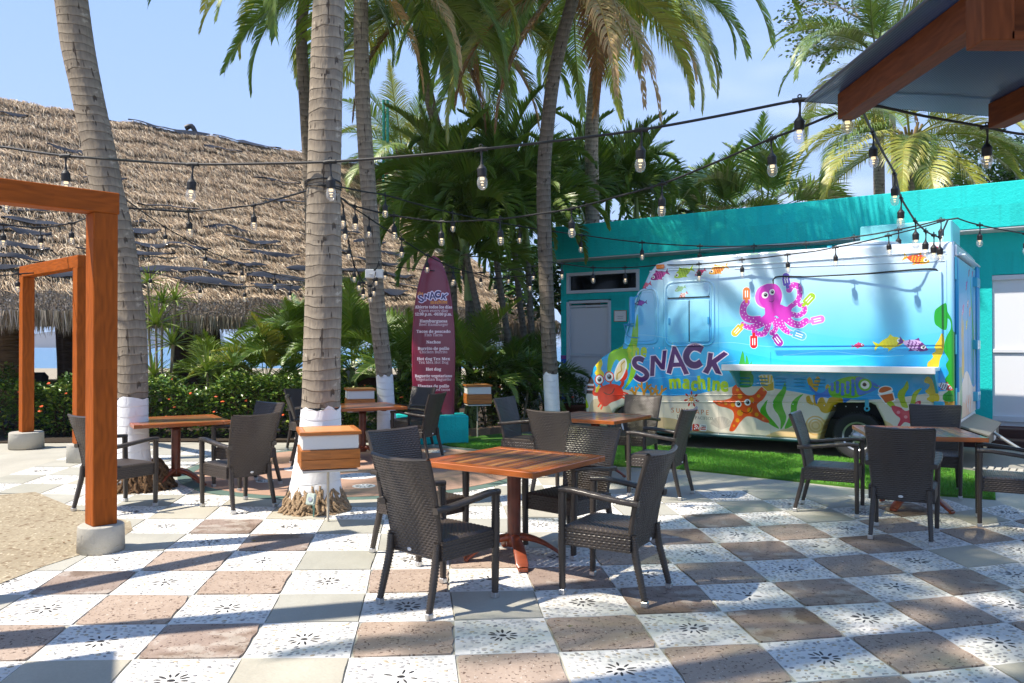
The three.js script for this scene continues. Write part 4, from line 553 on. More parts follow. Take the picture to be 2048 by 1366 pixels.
  // rear step with its tilted tread, plate and stay
  part('rear_step', merge([box(0.38, 0.025, 2.1, 0.004).rotateZ(-0.32).translate(0.20, 0.50, -1.15), box(0.04, 0.16, 2.0, 0.005, 0.33, 0.36, -1.15)]), std({ color: lin(0.42, 0.42, 0.41), roughness: 0.5, metalness: 0.3, map: again(concTex, 0.8) }), truck);
  part('number_plate', box(0.012, 0.15, 0.32, 0.004, 0.36, 0.36, -1.25), std({ color: lin(0.6, 0.6, 0.58), roughness: 0.5 }), truck);
  part('step_stay', tube([[0.40, 0.42, -0.75], [0.75, 0.24, -0.35], [1.15, 0.06, 0.10]], 0.022, 10, 4), steel, truck);
  // roof air conditioner, vent cowl and feet
  part('air_conditioner', merge([box(1.2, 0.34, 0.9, 0.02, -0.70, 3.19, -1.2)]), phy({ color: lin(0.20, 0.62, 0.66), roughness: 0.4 }), truck);
  part('roof_vent', new THREE.LatheGeometry([[0, 0.09], [0.1, 0.085], [0.26, 0.03], [0.28, 0.0], [0.2, -0.02]].map((p) => new THREE.Vector2(...p)), 24).scale(1.6, 0.8, 1).translate(-1.15, 3.03, -0.42), cream, truck);
  part('roof_stud', new THREE.CylinderGeometry(0.035, 0.04, 0.1, 12).translate(-1.62, 3.0, -0.3), cyan, truck);
}

// ---- teal service building: origin at its left front corner, x along the wall to the right, z outward ----
const BT = -Math.atan2(0.576, 0.817), building = thing('building', 'turquoise flat-roofed building with white doors behind the food truck', 'building', [1.10, 0, -17.99], BT);
{
  const stucco = tex(512, 512, (u, v) => fbm(u * 34, v * 34, 34, 4, 61) * 0.7 + noise(u * 120, v * 120, 120, 62) * 0.3, false), tone = tex(256, 256, (u, v) => 0.86 + 0.14 * fbm(u * 6, v * 3, 6, 5, 63) - 0.06 * sstep(0.55, 0.8, fbm(u * 40, v * 3, 40, 3, 64)));
  const teal = (r, g, b) => std({ color: lin(r, g, b), roughness: 0.75, map: again(tone, 0.3), bumpMap: again(stucco, 0.9), bumpScale: 0.006 });
  MT.teal = teal(0.0, 0.66, 0.62); MT.plinth = teal(0.0, 0.60, 0.57);
  const white = phy({ color: lin(0.72, 0.73, 0.76), roughness: 0.4 }), frame = std({ color: lin(0.66, 0.68, 0.72), roughness: 0.45 }), soffit = std({ color: lin(0.62, 0.63, 0.62), roughness: 0.8 }), purple = std({ color: lin(0.25, 0.07, 0.30), roughness: 0.7 }), blue = std({ color: lin(0.02, 0.12, 0.52), roughness: 0.7 }), dark = phy({ color: lin(0.004, 0.005, 0.006), roughness: 0.12, specularIntensity: 0.5 });
  const L = 15.5, D = 5, floorY = 0.29;
  const [wx0, wyb] = [0.16,2.763], [wx1, wyt] = [1.944,3.223], [dx0, dyb] = [0.16,0.269], [dx1, dyt] = [1.268,2.581], [sx0, syt] = [8.336,2.721];
  // front wall built round its openings
  const walls = [];
  const w = (x0, x1, y0, y1) => walls.push(box(x1 - x0, y1 - y0, 0.16, 0.002, (x0 + x1) / 2, (y0 + y1) / 2, -0.08));
  w(0, dx0, floorY, 3.5); w(dx0, wx1, wyt, 3.5); w(dx0, wx1, dyt + 0.04, wyb); w(dx1, wx1, floorY, dyt + 0.04); w(wx1, sx0, floorY, 3.5); w(sx0, L, syt + 0.05, 3.5);
  walls.push(box(0.16, 3.2, D, 0.002, 0.08, floorY + 1.6, -D / 2 - 0.16), box(L, 3.2, 0.16, 0.002, L / 2, floorY + 1.6, -D - 0.1));
  part('wall', merge(walls), MT.teal, building);
  part('dado', merge([box(dx0 - 0.02, 1.02, 0.006, 0.001, dx0 / 2 - 0.01, floorY + 0.51, 0.003)]), blue, building); part('dado_stripe', box(dx0 - 0.02, 0.08, 0.008, 0.001, dx0 / 2 - 0.01, floorY + 1.06, 0.004), purple, building);
  part('fascia', merge([box(L + 0.3, 0.72, 0.5, 0.01, L / 2 - 0.1, 3.845, 0.25), box(0.5, 0.72, D + 0.2, 0.01, 0.1, 3.845, -D / 2 - 0.11)]), MT.teal, building);
  part('soffit', box(L + 0.26, 0.02, 0.48, 0.002, L / 2 - 0.1, 3.474, 0.25), soffit, building);
  part('roof', box(L - 0.3, 0.1, D - 0.2, 0.01, L / 2 + 0.1, 3.9, -D / 2 - 0.06), soffit, building);
  const win = part('window', box(wx1 - wx0 - 0.1, wyt - wyb - 0.1, 0.02, 0.002, (wx0 + wx1) / 2, (wyt + wyb) / 2, -0.06), dark, building); const cx = (wx0 + wx1) / 2, cy = (wyt + wyb) / 2, ww = wx1 - wx0, wh = wyt - wyb;
  part('frame', merge([box(ww, 0.07, 0.1, 0.006, cx, wyt - 0.035, -0.02), box(ww, 0.07, 0.1, 0.006, cx, wyb + 0.035, -0.02), box(0.07, wh - 0.14, 0.1, 0.006, wx0 + 0.035, cy, -0.02), box(0.07, wh - 0.14, 0.1, 0.006, wx1 - 0.035, cy, -0.02)]), frame, win);
  const dw = dx1 - dx0, dh = dyt - dyb, door = part('door', merge([box(dw - 0.14, dh * 0.47, 0.03, 0.004, (dx0 + dx1) / 2, dyb + dh * 0.24, -0.05), box(dw - 0.14, dh * 0.44, 0.03, 0.004, (dx0 + dx1) / 2, dyb + dh * 0.72, -0.05)]), white, building); part('handle', merge([box(0.03, 0.16, 0.02, 0.004, dx1 - 0.13, dyb + 0.95, -0.02), tube([[dx1 - 0.13, dyb + 0.98, -0.01], [dx1 - 0.13, dyb + 0.98, 0.035], [dx1 - 0.24, dyb + 0.98, 0.035]], 0.01, 8, 8)]), MT.metal, door);
  part('frame', merge([box(0.07, dh, 0.1, 0.006, dx0 + 0.035, dyb + dh / 2, -0.02), box(0.07, dh, 0.1, 0.006, dx1 - 0.035, dyb + dh / 2, -0.02), box(dw - 0.14, 0.06, 0.1, 0.006, (dx0 + dx1) / 2, dyt - 0.01, -0.02), box(dw - 0.14, 0.06, 0.05, 0.004, (dx0 + dx1) / 2, dyb + dh * 0.485, -0.04), box(dw - 0.14, 0.05, 0.05, 0.004, (dx0 + dx1) / 2, dyb + dh * 0.955, -0.04)]), frame, door);
  // white notice by the door
  const [nc, ng] = board(0.28, 0.22, 128); ng.fillStyle = '#f4f3f0'; ng.fillRect(0, 0, 0.28, 0.22); ng.fillStyle = '#777'; for (const [y, a, b] of [[0.11, 0.05, 0.23], [0.125, 0.09, 0.2], [0.16, 0.07, 0.21]]) for (let x = a; x < b; x += 0.012) ng.fillRect(x, y, 0.008, 0.006);
  const [n0, n1] = [1.497,2.242], sg = part('notice', box(0.28, 0.22, 0.01, 0.001, n0, n1, 0.012), phy({ map: canvasTex(nc), roughness: 0.4 }), building); { const p = sg.geometry.attributes.position, uv = sg.geometry.attributes.uv; for (let i = 0; i < p.count; i++) uv.setXY(i, (p.getX(i) - n0) / 0.28 + 0.5, (p.getY(i) - n1) / 0.22 + 0.5); }
  part('frame', merge([[0, 0.115, 0.3, 0.012], [0, -0.115, 0.3, 0.012], [0.145, 0, 0.012, 0.22], [-0.145, 0, 0.012, 0.22]].map(([x, y, a, b]) => box(a, b, 0.016, 0.002, n0 + x, n1 + y, 0.012))), std({ color: lin(0.5, 0.22, 0.08), roughness: 0.5 }), sg);
  // wide white roller door on the right
  const sw = L - sx0 - 0.2, sh = syt - floorY, sd = part('shutter_door', merge([box(sw, sh * 0.49, 0.03, 0.004, sx0 + sw / 2, floorY + sh * 0.245, -0.06), box(sw, sh * 0.48, 0.03, 0.004, sx0 + sw / 2, floorY + sh * 0.755, -0.06)]), white, building);
  part('rail', merge([box(sw, 0.06, 0.05, 0.006, sx0 + sw / 2, floorY + sh * 0.505, -0.04), box(sw, 0.08, 0.08, 0.006, sx0 + sw / 2, syt, -0.03), box(sw, 0.10, 0.06, 0.006, sx0 + sw / 2, floorY + 0.12, -0.035), ...[0.33, 0.66].map((t) => box(0.008, sh * 0.46, 0.034, 0.002, sx0 + sw * t * 0.5, floorY + sh * 0.755, -0.06))]), frame, sd);
  // plinth and two dark red steps in front of it
  part('plinth', box(L, floorY, D, 0.01, L / 2, floorY / 2 - 0.001, -D / 2 - 0.02), std({ color: lin(0.18, 0.07, 0.05), roughness: 0.7 }), building);
  const red = std({ color: lin(0.115, 0.032, 0.02), roughness: 0.55, map: again(concTex, 1) });
  part('step', box(6.2, 0.285, 0.42, 0.012, 10.2, 0.1425, 0.23), red, building); part('step', box(6.2, 0.145, 0.42, 0.012, 10.2, 0.0725, 0.66), red, building);
}
// drive under the truck: worn concrete, with a drain grating behind the rear step
{
  const o = Math.atan2(0.576, 0.817), P = (u, k) => [5.757 - 0.817 * u + 0.576 * k, -(10.42 + 0.576 * u + 0.817 * k)];
  struct('pavement', slab([P(-6, -2.2), P(7.2, -0.2), P(7.2, 3.6), P(-6, 3.6)], -0.03, 0.006), std({ color: lin(0.62, 0.62, 0.60), map: again(concTex, 0.3), bumpMap: again(concBump, 1.2), bumpScale: 0.003, roughness: 0.9 }));
  const d = thing('drain_grating', 'slotted floor drain in the paving below the truck rear step', 'drain', [P(-1.0, 0.2)[0], 0.007, P(-1.0, 0.2)[1]], -o);
  part('frame', merge([box(1.6, 0.02, 0.03, 0.003, 0, 0.01, 0.17), box(1.6, 0.02, 0.03, 0.003, 0, 0.01, -0.17)]), std({ color: lin(0.25, 0.25, 0.24), roughness: 0.6 }), d);
  for (let i = 0; i < 20; i++) part('bar', box(0.062, 0.014, 0.3, 0.003, -0.77 + i * 0.081, 0.009, 0), MT.concrete, d);
}
// synthetic turf along the truck
{
  const edge = [[-1.318,-13.264], [-0.987,-12.736], [-0.495,-12.367], [0.115,-11.48], [1.044,-10.711], [2.12,-10.407], [2.663,-10], [3.104,-9.624], [3.822,-9.046], [4.435,-8.591], [5.018,-8.312]], back = [[5.96,-9.922], [5.553,-10.756], [4.744,-11.228], [3.934,-11.743], [3.093,-12.19], [1.826,-12.929], [0.587,-14.222], [-0.582,-14.545], [-1.28,-14.222]], shape = [...edge, ...back];
  const t = tag(struct('turf', slab(shape, 0.0, 0.022), std({ color: lin(0.06, 0.17, 0.012), roughness: 0.95 })), 'strip of bright green synthetic turf between the paving and the truck', 'turf', null, 'structure');
  const blade = new THREE.BufferGeometry(); blade.setAttribute('position', new THREE.Float32BufferAttribute([-0.5, 0, 0, 0.5, 0, 0, 0.1, 1, 0.5], 3)); blade.computeVertexNormals();
  const inside = (x, z) => { let c = false; for (let i = 0, j = shape.length - 1; i < shape.length; j = i++) { const [xi, zi] = shape[i], [xj, zj] = shape[j]; if ((zi > z) !== (zj > z) && x < ((xj - xi) * (z - zi)) / (zj - zi) + xi) c = !c; } return c; };
  const ms = [], cs = []; for (let k = 0; k < 260000 && ms.length < 90000; k++) { const x = rr(-1.4, 5.6), z = rr(-13.2, -7.4); if (!inside(x, z)) continue; ms.push(mat4(V3(x, 0.02, z), Q(0, rr(0, 6.28), 0), V3(0.006, rr(0.02, 0.036), rr(0.01, 0.03)))); cs.push(lin(rr(0.08, 0.15), rr(0.25, 0.42), rr(0.012, 0.035))); }
  stuffPart('turf_blades', blade, phy({ color: lin(1, 1, 1), roughness: 0.6, side: THREE.DoubleSide }), ms, t, cs);
}
// ---- pergola frames on the left ----
function post(t, x, z, turn, h, w, fr, fh) {
  const f = part('footing', new THREE.LatheGeometry([[0, fh], [fr - 0.012, fh], [fr, fh - 0.012], [fr * 1.03, 0], [0, 0]].reverse().map((p) => new THREE.Vector2(...p)), 40).translate(x, 0.012, z), MT.footing, t); { const p = f.geometry.attributes.position, uv = f.geometry.attributes.uv; for (let i = 0; i < uv.count; i++) uv.setXY(i, uv.getX(i) * 1.1, p.getY(i)); }
  const q = part('post', box(w, h - fh, w, 0.006, 0, fh + (h - fh) / 2 + 0.012, 0, x).rotateY(turn).translate(x, 0, z), MT.pergola, t); return q;
}
{
  const dir = [0.70, 0.714], th = Math.atan2(dir[1], dir[0]); // beam runs to the left and towards the camera
  const p1 = thing('pergola', 'tall orange-brown wooden frame on a round concrete footing at the left front', 'pergola', [-3.2, 0, -6.24]);
  post(p1, 0, 0, th, 2.615, 0.178, 0.165, 0.205); post(p1, -2.6 * dir[0], 2.6 * dir[1], th, 2.615, 0.178, 0.165, 0.205);
  part('beam', box(2.92, 0.168, 0.178, 0.006, -1.36, 2.615 + 0.084 + 0.012, 0).rotateY(th), MT.pergola, p1);
  const p2 = thing('pergola', 'wooden frame of two posts and a beam farther back, in front of the hedge', 'pergola', [-5.92, 0, -11.0]);
  const b = [-1.66, -1.5], t2 = -Math.atan2(b[1], b[0]);
  post(p2, 0, 0, 0.82, 2.66, 0.17, 0.175, 0.25); post(p2, b[0], b[1], 0.82, 2.66, 0.17, 0.24, 0.25); part('beam', box(2.42, 0.17, 0.165, 0.006, Math.hypot(...b) / 2, 2.757, 0).rotateY(t2), MT.pergola, p2);
  // a slatted shade beyond the left edge whose corner shadow falls at the front left
  const p3 = thing('pergola', 'board roof of the left pergola beyond the frame edge', 'pergola', [-3.86, 0, -3.62]);
  part('board', box(2.6, 0.05, 2.4, 0.006).translate(-1.3, 2.8, 1.2).rotateY(0.44), MT.pergola, p3); post(p3, -0.6, 0.4, 0.44, 2.76, 0.165, 0.165, 0.2); post(p3, -2.3, 1.5, 0.44, 2.76, 0.165, 0.165, 0.2);
}
// ---- pergola with a ribbed plastic roof at the upper right ----
{
  const t = thing('pergola', 'dark wooden pergola with blue ribbed plastic roof at the upper right', 'pergola', [2.72, 0, -6.5]);
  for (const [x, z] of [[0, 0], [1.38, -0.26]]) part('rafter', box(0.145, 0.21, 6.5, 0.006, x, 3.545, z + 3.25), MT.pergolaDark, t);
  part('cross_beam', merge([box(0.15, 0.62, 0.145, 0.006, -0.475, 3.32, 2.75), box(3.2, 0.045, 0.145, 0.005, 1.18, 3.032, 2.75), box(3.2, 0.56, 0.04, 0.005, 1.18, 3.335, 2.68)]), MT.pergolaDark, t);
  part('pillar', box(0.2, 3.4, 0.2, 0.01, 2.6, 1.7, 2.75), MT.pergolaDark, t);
  // twin-wall sheet: fine ribs run along z
  const ribs = 150, g = sheet(ribs * 2, 1, (u, v) => { const x = -0.245 + u * 3.4; return [x, 3.664 + (Math.round(u * ribs * 2) % 2) * 0.016, lerp(-0.23 - (x + 0.245) * 0.235, 6.2, v)]; }, 3.4, 6.2), und = g.clone().translate(0, -0.011, 0);
  const plastic = phy({ color: lin(0.14, 0.20, 0.34), roughness: 0.3, transmission: 0.55, thickness: 0, side: THREE.DoubleSide });
  part('roof_sheet', merge([prep(g), prep(und)]), plastic, t); part('roof_edge', merge([tube([[-0.247, 3.662, -0.23], [-0.247, 3.662, 6.2]], 0.011, 8, 2), tube([[-0.247, 3.662, -0.23], [3.15, 3.662, -1.03]], 0.008, 8, 2)]), std({ color: lin(0.10, 0.11, 0.14), roughness: 0.5 }), t);
}
// ---- surfboard menu on a turquoise plinth ----
{
  const X = -2.0 + 0.02, base = [-1.297,-13.474], d = 1 / 1; // plinth front lower edge
  const pl = thing('plinth', 'turquoise plastered block that the surfboard menu stands on', 'plinth', [-1.33, 0, -13.2], 0.18);
  part('block', box(1.16, 0.46, 0.62, 0.02, 0, 0.24, 0), MT.plinth, pl); 
  const all = SNACK.flatMap((l) => l.line ?? l.poly), SX0 = Math.min(...all.map((p) => p[0])), SX1 = Math.max(...all.map((p) => p[0])), SY0 = Math.min(...all.map((p) => p[1]));
  const hgt = 2.62, [mc, g] = board(0.72, 2.62, 560);
  g.fillStyle = '#7f1838'; g.fillRect(0, 0, 1, 3); const im = 0.36;
  const txt = (s, y, k, bold, col = '#f3e6ea') => { g.save(); g.translate(im, y); g.scale(k / 100, k / 100); g.font = (bold ? 'bold ' : '') + '100px serif'; g.textAlign = 'center'; g.fillStyle = col; const mw = g.measureText(s).width * k / 100, fit = Math.min(1, 0.61 / mw); g.scale(fit, 1); g.fillText(s, 0, 0); if (bold) { g.lineWidth = 3; g.strokeStyle = col; g.strokeText(s, 0, 0); } g.restore(); };
  g.save(); g.translate(0.125, 0.60); const sc = 0.47 / (SX1 - SX0); g.scale(sc, sc); g.translate(-SX0, -SY0); snackWord(g, '#2a1466', '#e9dcf6', 0.05); g.restore();
  wobble(g, 'the', 0.105, 0.655, 0.085, -0.01, 0.07, '#e08a14'); wobble(g, 'machine', 0.31, 0.80, 0.28, -0.01, 0.075, '#e08a14');
  [['Abierto todos los días', 0.873, 0.066, 1], ['Open every day', 0.933, 0.064, 0], ['12:00 p.m. -06:00 p.m.', 0.990, 0.064, 1], ['Hamburguesa', 1.103, 0.064, 1], ['Beef Hamburger', 1.160, 0.060, 0], ['Tacos de pescado', 1.273, 0.064, 1], ['Fish Tacos', 1.330, 0.060, 0], ['Nachos', 1.448, 0.064, 1], ['Burrito de pollo', 1.553, 0.064, 1], ['Chicken Burrito', 1.610, 0.060, 0], ['Hot dog Tex Mex', 1.723, 0.064, 1], ['Tex Mex Hot Dog', 1.780, 0.060, 0], ['Hot dog', 1.893, 0.064, 1], ['Baguette vegetariano', 2.003, 0.064, 1], ['Vegetarian Baguette', 2.060, 0.060, 0], ['Flautas de pollo', 2.170, 0.064, 1], ['Chicken fried tacos', 2.228, 0.060, 0], ['Pizza', 2.340, 0.064, 1]].forEach((a) => txt(...a));
  blob(g, '#f3e6ea', [[0.36, 2.45], [0.375, 2.48], [0.36, 2.52], [0.345, 2.48]]);
  const b = thing('surfboard_menu', 'tall maroon surfboard standing upright with the printed snack menu', 'menu board', [-1.29, 0.47, -13.17], 0.06);
  const half = (y) => { const t = y / hgt; return 0.36 * Math.sqrt(clamp(1 - (1 - Math.min(1, (1 - t) / 0.62)) ** 2)) * lerp(0.95, 1, sstep(0, 0.4, t)); };
  const geo = sheet(28, 60, (u, v) => { const y = v * hgt, W = Math.max(0.004, half(y)), A = (u - 0.5) * 2 * PI, c = Math.sin(A), s = Math.cos(A), e = 0.045 * Math.sqrt(clamp(W / 0.2)); return [W * Math.sign(c) * Math.abs(c) ** 0.8, y, e * Math.sign(s) * Math.abs(s) ** 0.6]; });
  { const p = geo.attributes.position, uv = geo.attributes.uv; for (let i = 0; i < p.count; i++) uv.setXY(i, p.getX(i) / 0.72 + 0.5, p.getY(i) / hgt); }
  part('board', geo, phy({ map: canvasTex(mc), roughness: 0.3, clearcoat: 0.7, clearcoatRoughness: 0.12 }), b);
}
// ---- lantern boxes on thin posts ----
function lantern(label, x, d, turn, w, yTop, g) {
  const t = thing('lantern_box', label, 'lantern', [x, 0.012, -d], turn, g), H = 0.30, y0 = yTop - H * 1.1;
  part('lid', merge([-1.5, -0.5, 0.5, 1.5].map((k) => box(w * 0.84, 0.028, w * 0.205, 0.003, 0, yTop - 0.014, k * w * 0.212, k))), MT.lanternTop, t); part('lid_frame', merge([box(w * 1.04, 0.032, w * 0.1, 0.004, 0, yTop - 0.016, w * 0.475), box(w * 1.04, 0.032, w * 0.1, 0.004, 0, yTop - 0.016, -w * 0.475), box(w * 0.1, 0.031, w * 0.84, 0.004, w * 0.475, yTop - 0.016, 0), box(w * 0.1, 0.031, w * 0.84, 0.004, -w * 0.475, yTop - 0.016, 0)]), MT.lantern, t);
  part('shade', box(w * 0.95, H * 0.42, w * 0.95, 0.006, 0, yTop - 0.033 - H * 0.21, 0), phy({ color: lin(0.82, 0.82, 0.79), roughness: 0.45, transmission: 0.15, thickness: 0 }), t);
  for (const k of [0, 1]) part('plank', box(w, H * 0.27, w, 0.004, 0, yTop - 0.036 - H * 0.42 - H * (0.135 + 0.275 * k), 0, k * 3), MT.lantern, t);
  part('base_plate', box(w * 0.94, 0.02, w * 0.94, 0.003, 0, y0 - 0.018, 0), std({ color: lin(0.6, 0.58, 0.52), roughness: 0.6 }), t);
  part('stand', new THREE.CylinderGeometry(0.012, 0.012, y0 - 0.025, 10).translate(0, (y0 - 0.025) / 2, 0), std({ color: lin(0.5, 0.45, 0.36), roughness: 0.5 }), t);
}
lantern('wooden lantern box with a white band on a thin post by the thick palm', -1.665, 7.25, 0.32, 0.51, 0.84, 'wooden lantern boxes on thin posts');
lantern('lantern box behind the back table with its lid catching the sun', -2.35, 12.35, 0.3, 0.42, 0.94, 'wooden lantern boxes on thin posts');
lantern('shaded lantern box half hidden by shrubs right of the surfboard', -0.60, 13.9, 0.25, 0.42, 0.92, 'wooden lantern boxes on thin posts');
// small green spotlight at the palm root
{
  const t = thing('spotlight', 'small pale green garden spotlight on a spike at the thick palm root', 'spotlight', [-1.86, 0.02, -7.42], -0.2);
  part('housing', box(0.085, 0.105, 0.04, 0.008).rotateX(-0.35).translate(0, 0.16, 0), std({ color: lin(0.42, 0.50, 0.45), roughness: 0.5 }), t); part('lens', new THREE.CylinderGeometry(0.022, 0.022, 0.01, 16).rotateX(PI / 2 - 0.35).translate(0, 0.165, 0.022), MT.metal, t); part('spike', new THREE.CylinderGeometry(0.014, 0.006, 0.13, 8).translate(0.02, 0.06, -0.01), std({ color: lin(0.12, 0.25, 0.2), roughness: 0.6 }), t);
}

// ---- sea, islands, thatched beach restaurant ----
{
  const seaN = tex(512, 512, (u, v) => fbm(u * 14, v * 40, 40, 4, 71), false);
  const s = struct('sea', new THREE.PlaneGeometry(9000, 5000, 1, 1).rotateX(-PI / 2).translate(0, -1.2, -2545), phy({ color: lin(0.09, 0.21, 0.34), roughness: 0.3, bumpMap: again(seaN, 900, 500), bumpScale: 0.5, specularIntensity: 0.5 }));
  const rock = (name, label, x, z, w, h, peaks, green) => { const g = sheet(60, 14, (u, v) => { const a = u * 2 - 1, prof = peaks(u), y = h * prof * Math.sin(Math.min(1, v * 1.02) * PI / 2) * (0.85 + 0.3 * noise(u * 22, v * 6, 64, 3)), dz = Math.cos(v * PI / 2) * w * 0.25; return [a * w / 2, y - 1.3, dz]; }, w / 60, h / 30); const m = tag(struct(name, g, std({ color: green ? lin(0.20, 0.19, 0.13) : lin(0.12, 0.12, 0.13), roughness: 1, map: again(stoneTex, 3) })), label, 'island', null, 'structure'); m.position.set(x, 0, z); };
  rock('island', 'low rocky headland across the bay seen under the thatch', -960, -1500, 620, 40, (u) => sstep(0, 0.25, u) * (0.7 + 0.3 * Math.sin(u * 9)) * sstep(1, 0.97, u) * (0.5 + 0.5 * sstep(0.2, 0.7, u)), true);
  rock('island', 'pointed sea rocks on the horizon', -545, -1500, 110, 36, (u) => Math.max(0, 1 - Math.abs(u - 0.42) * 5) + 0.55 * Math.max(0, 1 - Math.abs(u - 0.84) * 7) + 0.08, false);
  rock('island', 'small sea stacks behind the spiky plants', -690, -1500, 150, 40, (u) => 0.6 * Math.max(0, 1 - Math.abs(u - 0.25) * 6) + Math.max(0, 1 - Math.abs(u - 0.75) * 5) + 0.1, false);
}
const E0 = [-6.1, -17], ED = [0.72, -0.694], EN = [-0.694, -0.72]; // a point under the eave, along it, and into the roof
const RP = (t, w) => [E0[0] + ED[0] * t + EN[0] * w, E0[1] + ED[1] * t + EN[1] * w];
{
  const pal = thing('thatched_building', 'large open beach restaurant under a sloping dry palm thatch roof', 'building', [0, 0, 0]);
  const thTex = tex(512, 512, (u, v) => { const n = fbm(u * 30, v * 60, 60, 4, 81), b = fbm(u * 4, v * 4, 4, 3, 82); return mix3([0.22, 0.17, 0.12], [0.72, 0.63, 0.50], clamp(n * 1.1 - 0.1) * 0.8 + b * 0.2); });
  const under = std({ color: lin(0.8, 0.8, 0.8), map: again(thTex, 0.5), roughness: 1 });
  const run = 7, rise = 5.55, y0 = 1.98, t0 = -14, hipT = 9.9, ridgeEnd = 9.3;
  // roof surface: s along the eave, q up the slope; lumpy; the right end is a hip
  const roofAt = (t, q, off = 0) => { const tEnd = lerp(hipT, ridgeEnd, q), tt = Math.min(t, tEnd), [x, z] = RP(tt, q * run); const sag = -0.25 * Math.sin(q * PI), lump = 0.12 * (noise(tt * 1.3 + 40, q * 9, 4096, 7) - 0.5) + 0.06 * (noise(tt * 4 + 90, q * 26, 4096, 8) - 0.5), eave = 0.55 * (1 - sstep(0, 0.1, q)), cq = q / 0.064 + 0.25 * (noise(tt * 0.8 + 70, 5, 4096, 9) - 0.5) + 0.35 * (noise(tt * 2.6 + 20, q * 7, 4096, 10) - 0.5), step = 0.065 * (0.5 + noise(tt * 0.9, q * 15, 4096, 11)) * (1 - (cq - Math.floor(cq))); return [x, y0 + 0.28 + rise * q ** 1.04 + sag + lump - eave * 0.25 + step + off, z]; };
  const main = sheet(150, 125, (u, v) => roofAt(lerp(t0, lerp(hipT, ridgeEnd, v), u), v), 12, 5);
  const hip = sheet(24, 30, (u, v) => { const a = roofAt(99, v), back = RP(hipT, run * 2 - 0), e = [lerp(a[0], back[0] + (RP(ridgeEnd, run)[0] - back[0]) * v, u), a[1], lerp(a[2], back[1] + (RP(ridgeEnd, run)[1] - back[1]) * v, u)]; return e; }, 5, 5);
  const far = sheet(60, 8, (u, v) => { const t = lerp(t0, lerp(hipT, ridgeEnd, v), u), [x, z] = RP(t, run * 2 - v * run); return [x, y0 + 0.28 + rise * v, z]; }, 12, 5);
  const thatch = part('thatch', merge([main, hip, far].map((g) => prep(g))), under, pal);
  const leaf = (() => { const g = sheet(1, 3, (u, v) => [(u - 0.5) * (1 - 0.75 * v), v, 0.18 * Math.sin(v * 2.6) + Math.abs(u - 0.5) * 0.2]); return prep(g); })();
  const cols = [[0.603, 0.436, 0.270], [0.458, 0.320, 0.191], [0.832, 0.650, 0.426], [0.302, 0.204, 0.122], [0.146, 0.097, 0.061], [0.520, 0.359, 0.209], [0.749, 0.582, 0.392], [0.229, 0.155, 0.091], [0.950, 0.795, 0.574]].map((c) => lin(...c));
  const ms = [], cs = [], slope = Math.atan2(rise, run), along = Math.atan2(-ED[1], ED[0]);
  const base = new THREE.Quaternion().setFromRotationMatrix(new THREE.Matrix4().makeBasis(V3(ED[0], 0, ED[1]), V3(-EN[0] * Math.cos(slope), -Math.sin(slope), -EN[1] * Math.cos(slope)), V3(0, 0, 0)).multiply(new THREE.Matrix4())), X = V3(-ED[0], 0, -ED[1]), Y = V3(-EN[0] * Math.cos(slope), -Math.sin(slope), -EN[1] * Math.cos(slope)), Z = X.clone().cross(Y), B = new THREE.Quaternion().setFromRotationMatrix(new THREE.Matrix4().makeBasis(X, Y, Z));
  for (let i = 0; i < 210000; i++) { const q = rnd() ** 0.9, t = rr(t0 + 4, lerp(hipT, ridgeEnd, q)), p = roofAt(t, q, 0.03), L = rr(0.12, 0.34); ms.push(mat4(V3(...p), B.clone().multiply(Q(rr(-0.4, 0.1), rr(-0.5, 0.5), rr(-1, 1) * rr(0.1, 0.7))), V3(rr(0.009, 0.021), L, L * 0.7))); cs.push(pick(cols).clone().multiplyScalar(rr(0.55, 1.0))); }
  for (let i = 0; i < 9000; i++) { const v = rnd(), u = rnd() * 0.8, a = roofAt(99, v), bk = RP(hipT, run * 2), p = [lerp(a[0], bk[0] + (RP(ridgeEnd, run)[0] - bk[0]) * v, u), a[1] + 0.02, lerp(a[2], bk[1] + (RP(ridgeEnd, run)[1] - bk[1]) * v, u)]; ms.push(mat4(V3(...p), B.clone().multiply(Q(rr(-0.7, 0.3), 0.8, rr(-0.8, 0.8))), V3(rr(0.02, 0.05), rr(0.12, 0.3), 0.25))); cs.push(pick(cols).clone().multiplyScalar(rr(0.55, 1.0))); }
  const lm = std({ color: lin(1, 1, 1), roughness: 0.9, side: THREE.DoubleSide });
  stuffPart('dry_leaves', leaf, lm, ms, pal, cs);
  // shaggy fringe under the eave: long hanging strands
  const fm = [], fc = [], strand = prep(sheet(1, 4, (u, v) => [(u - 0.5) * (1 - 0.85 * v), -v, 0.10 * v * v]));
  for (let i = 0; i < 26000; i++) { const row = rnd(), t = rr(t0 + 5, hipT + 0.3), wob = noise(t * 0.9 + 30, 2, 512, 4), p = RP(t, lerp(-0.35, 0.45, row)), y = y0 + 0.18 + row * 0.42 + wob * 0.14, L = rr(0.25, 0.52) * (0.75 + 0.45 * wob); fm.push(mat4(V3(p[0], y, p[1]), Q(rr(-0.1, 0.1), along + rr(-0.9, 0.9), rr(-0.22, 0.22), 'YXZ'), V3(rr(0.012, 0.034), L, L * rr(0.3, 1.4)))); fc.push(pick([[0.46, 0.36, 0.25], [0.32, 0.25, 0.18], [0.62, 0.50, 0.36], [0.20, 0.16, 0.12], [0.52, 0.46, 0.40]].map((c) => lin(...c))).clone().multiplyScalar(rr(0.6, 1.1))); }
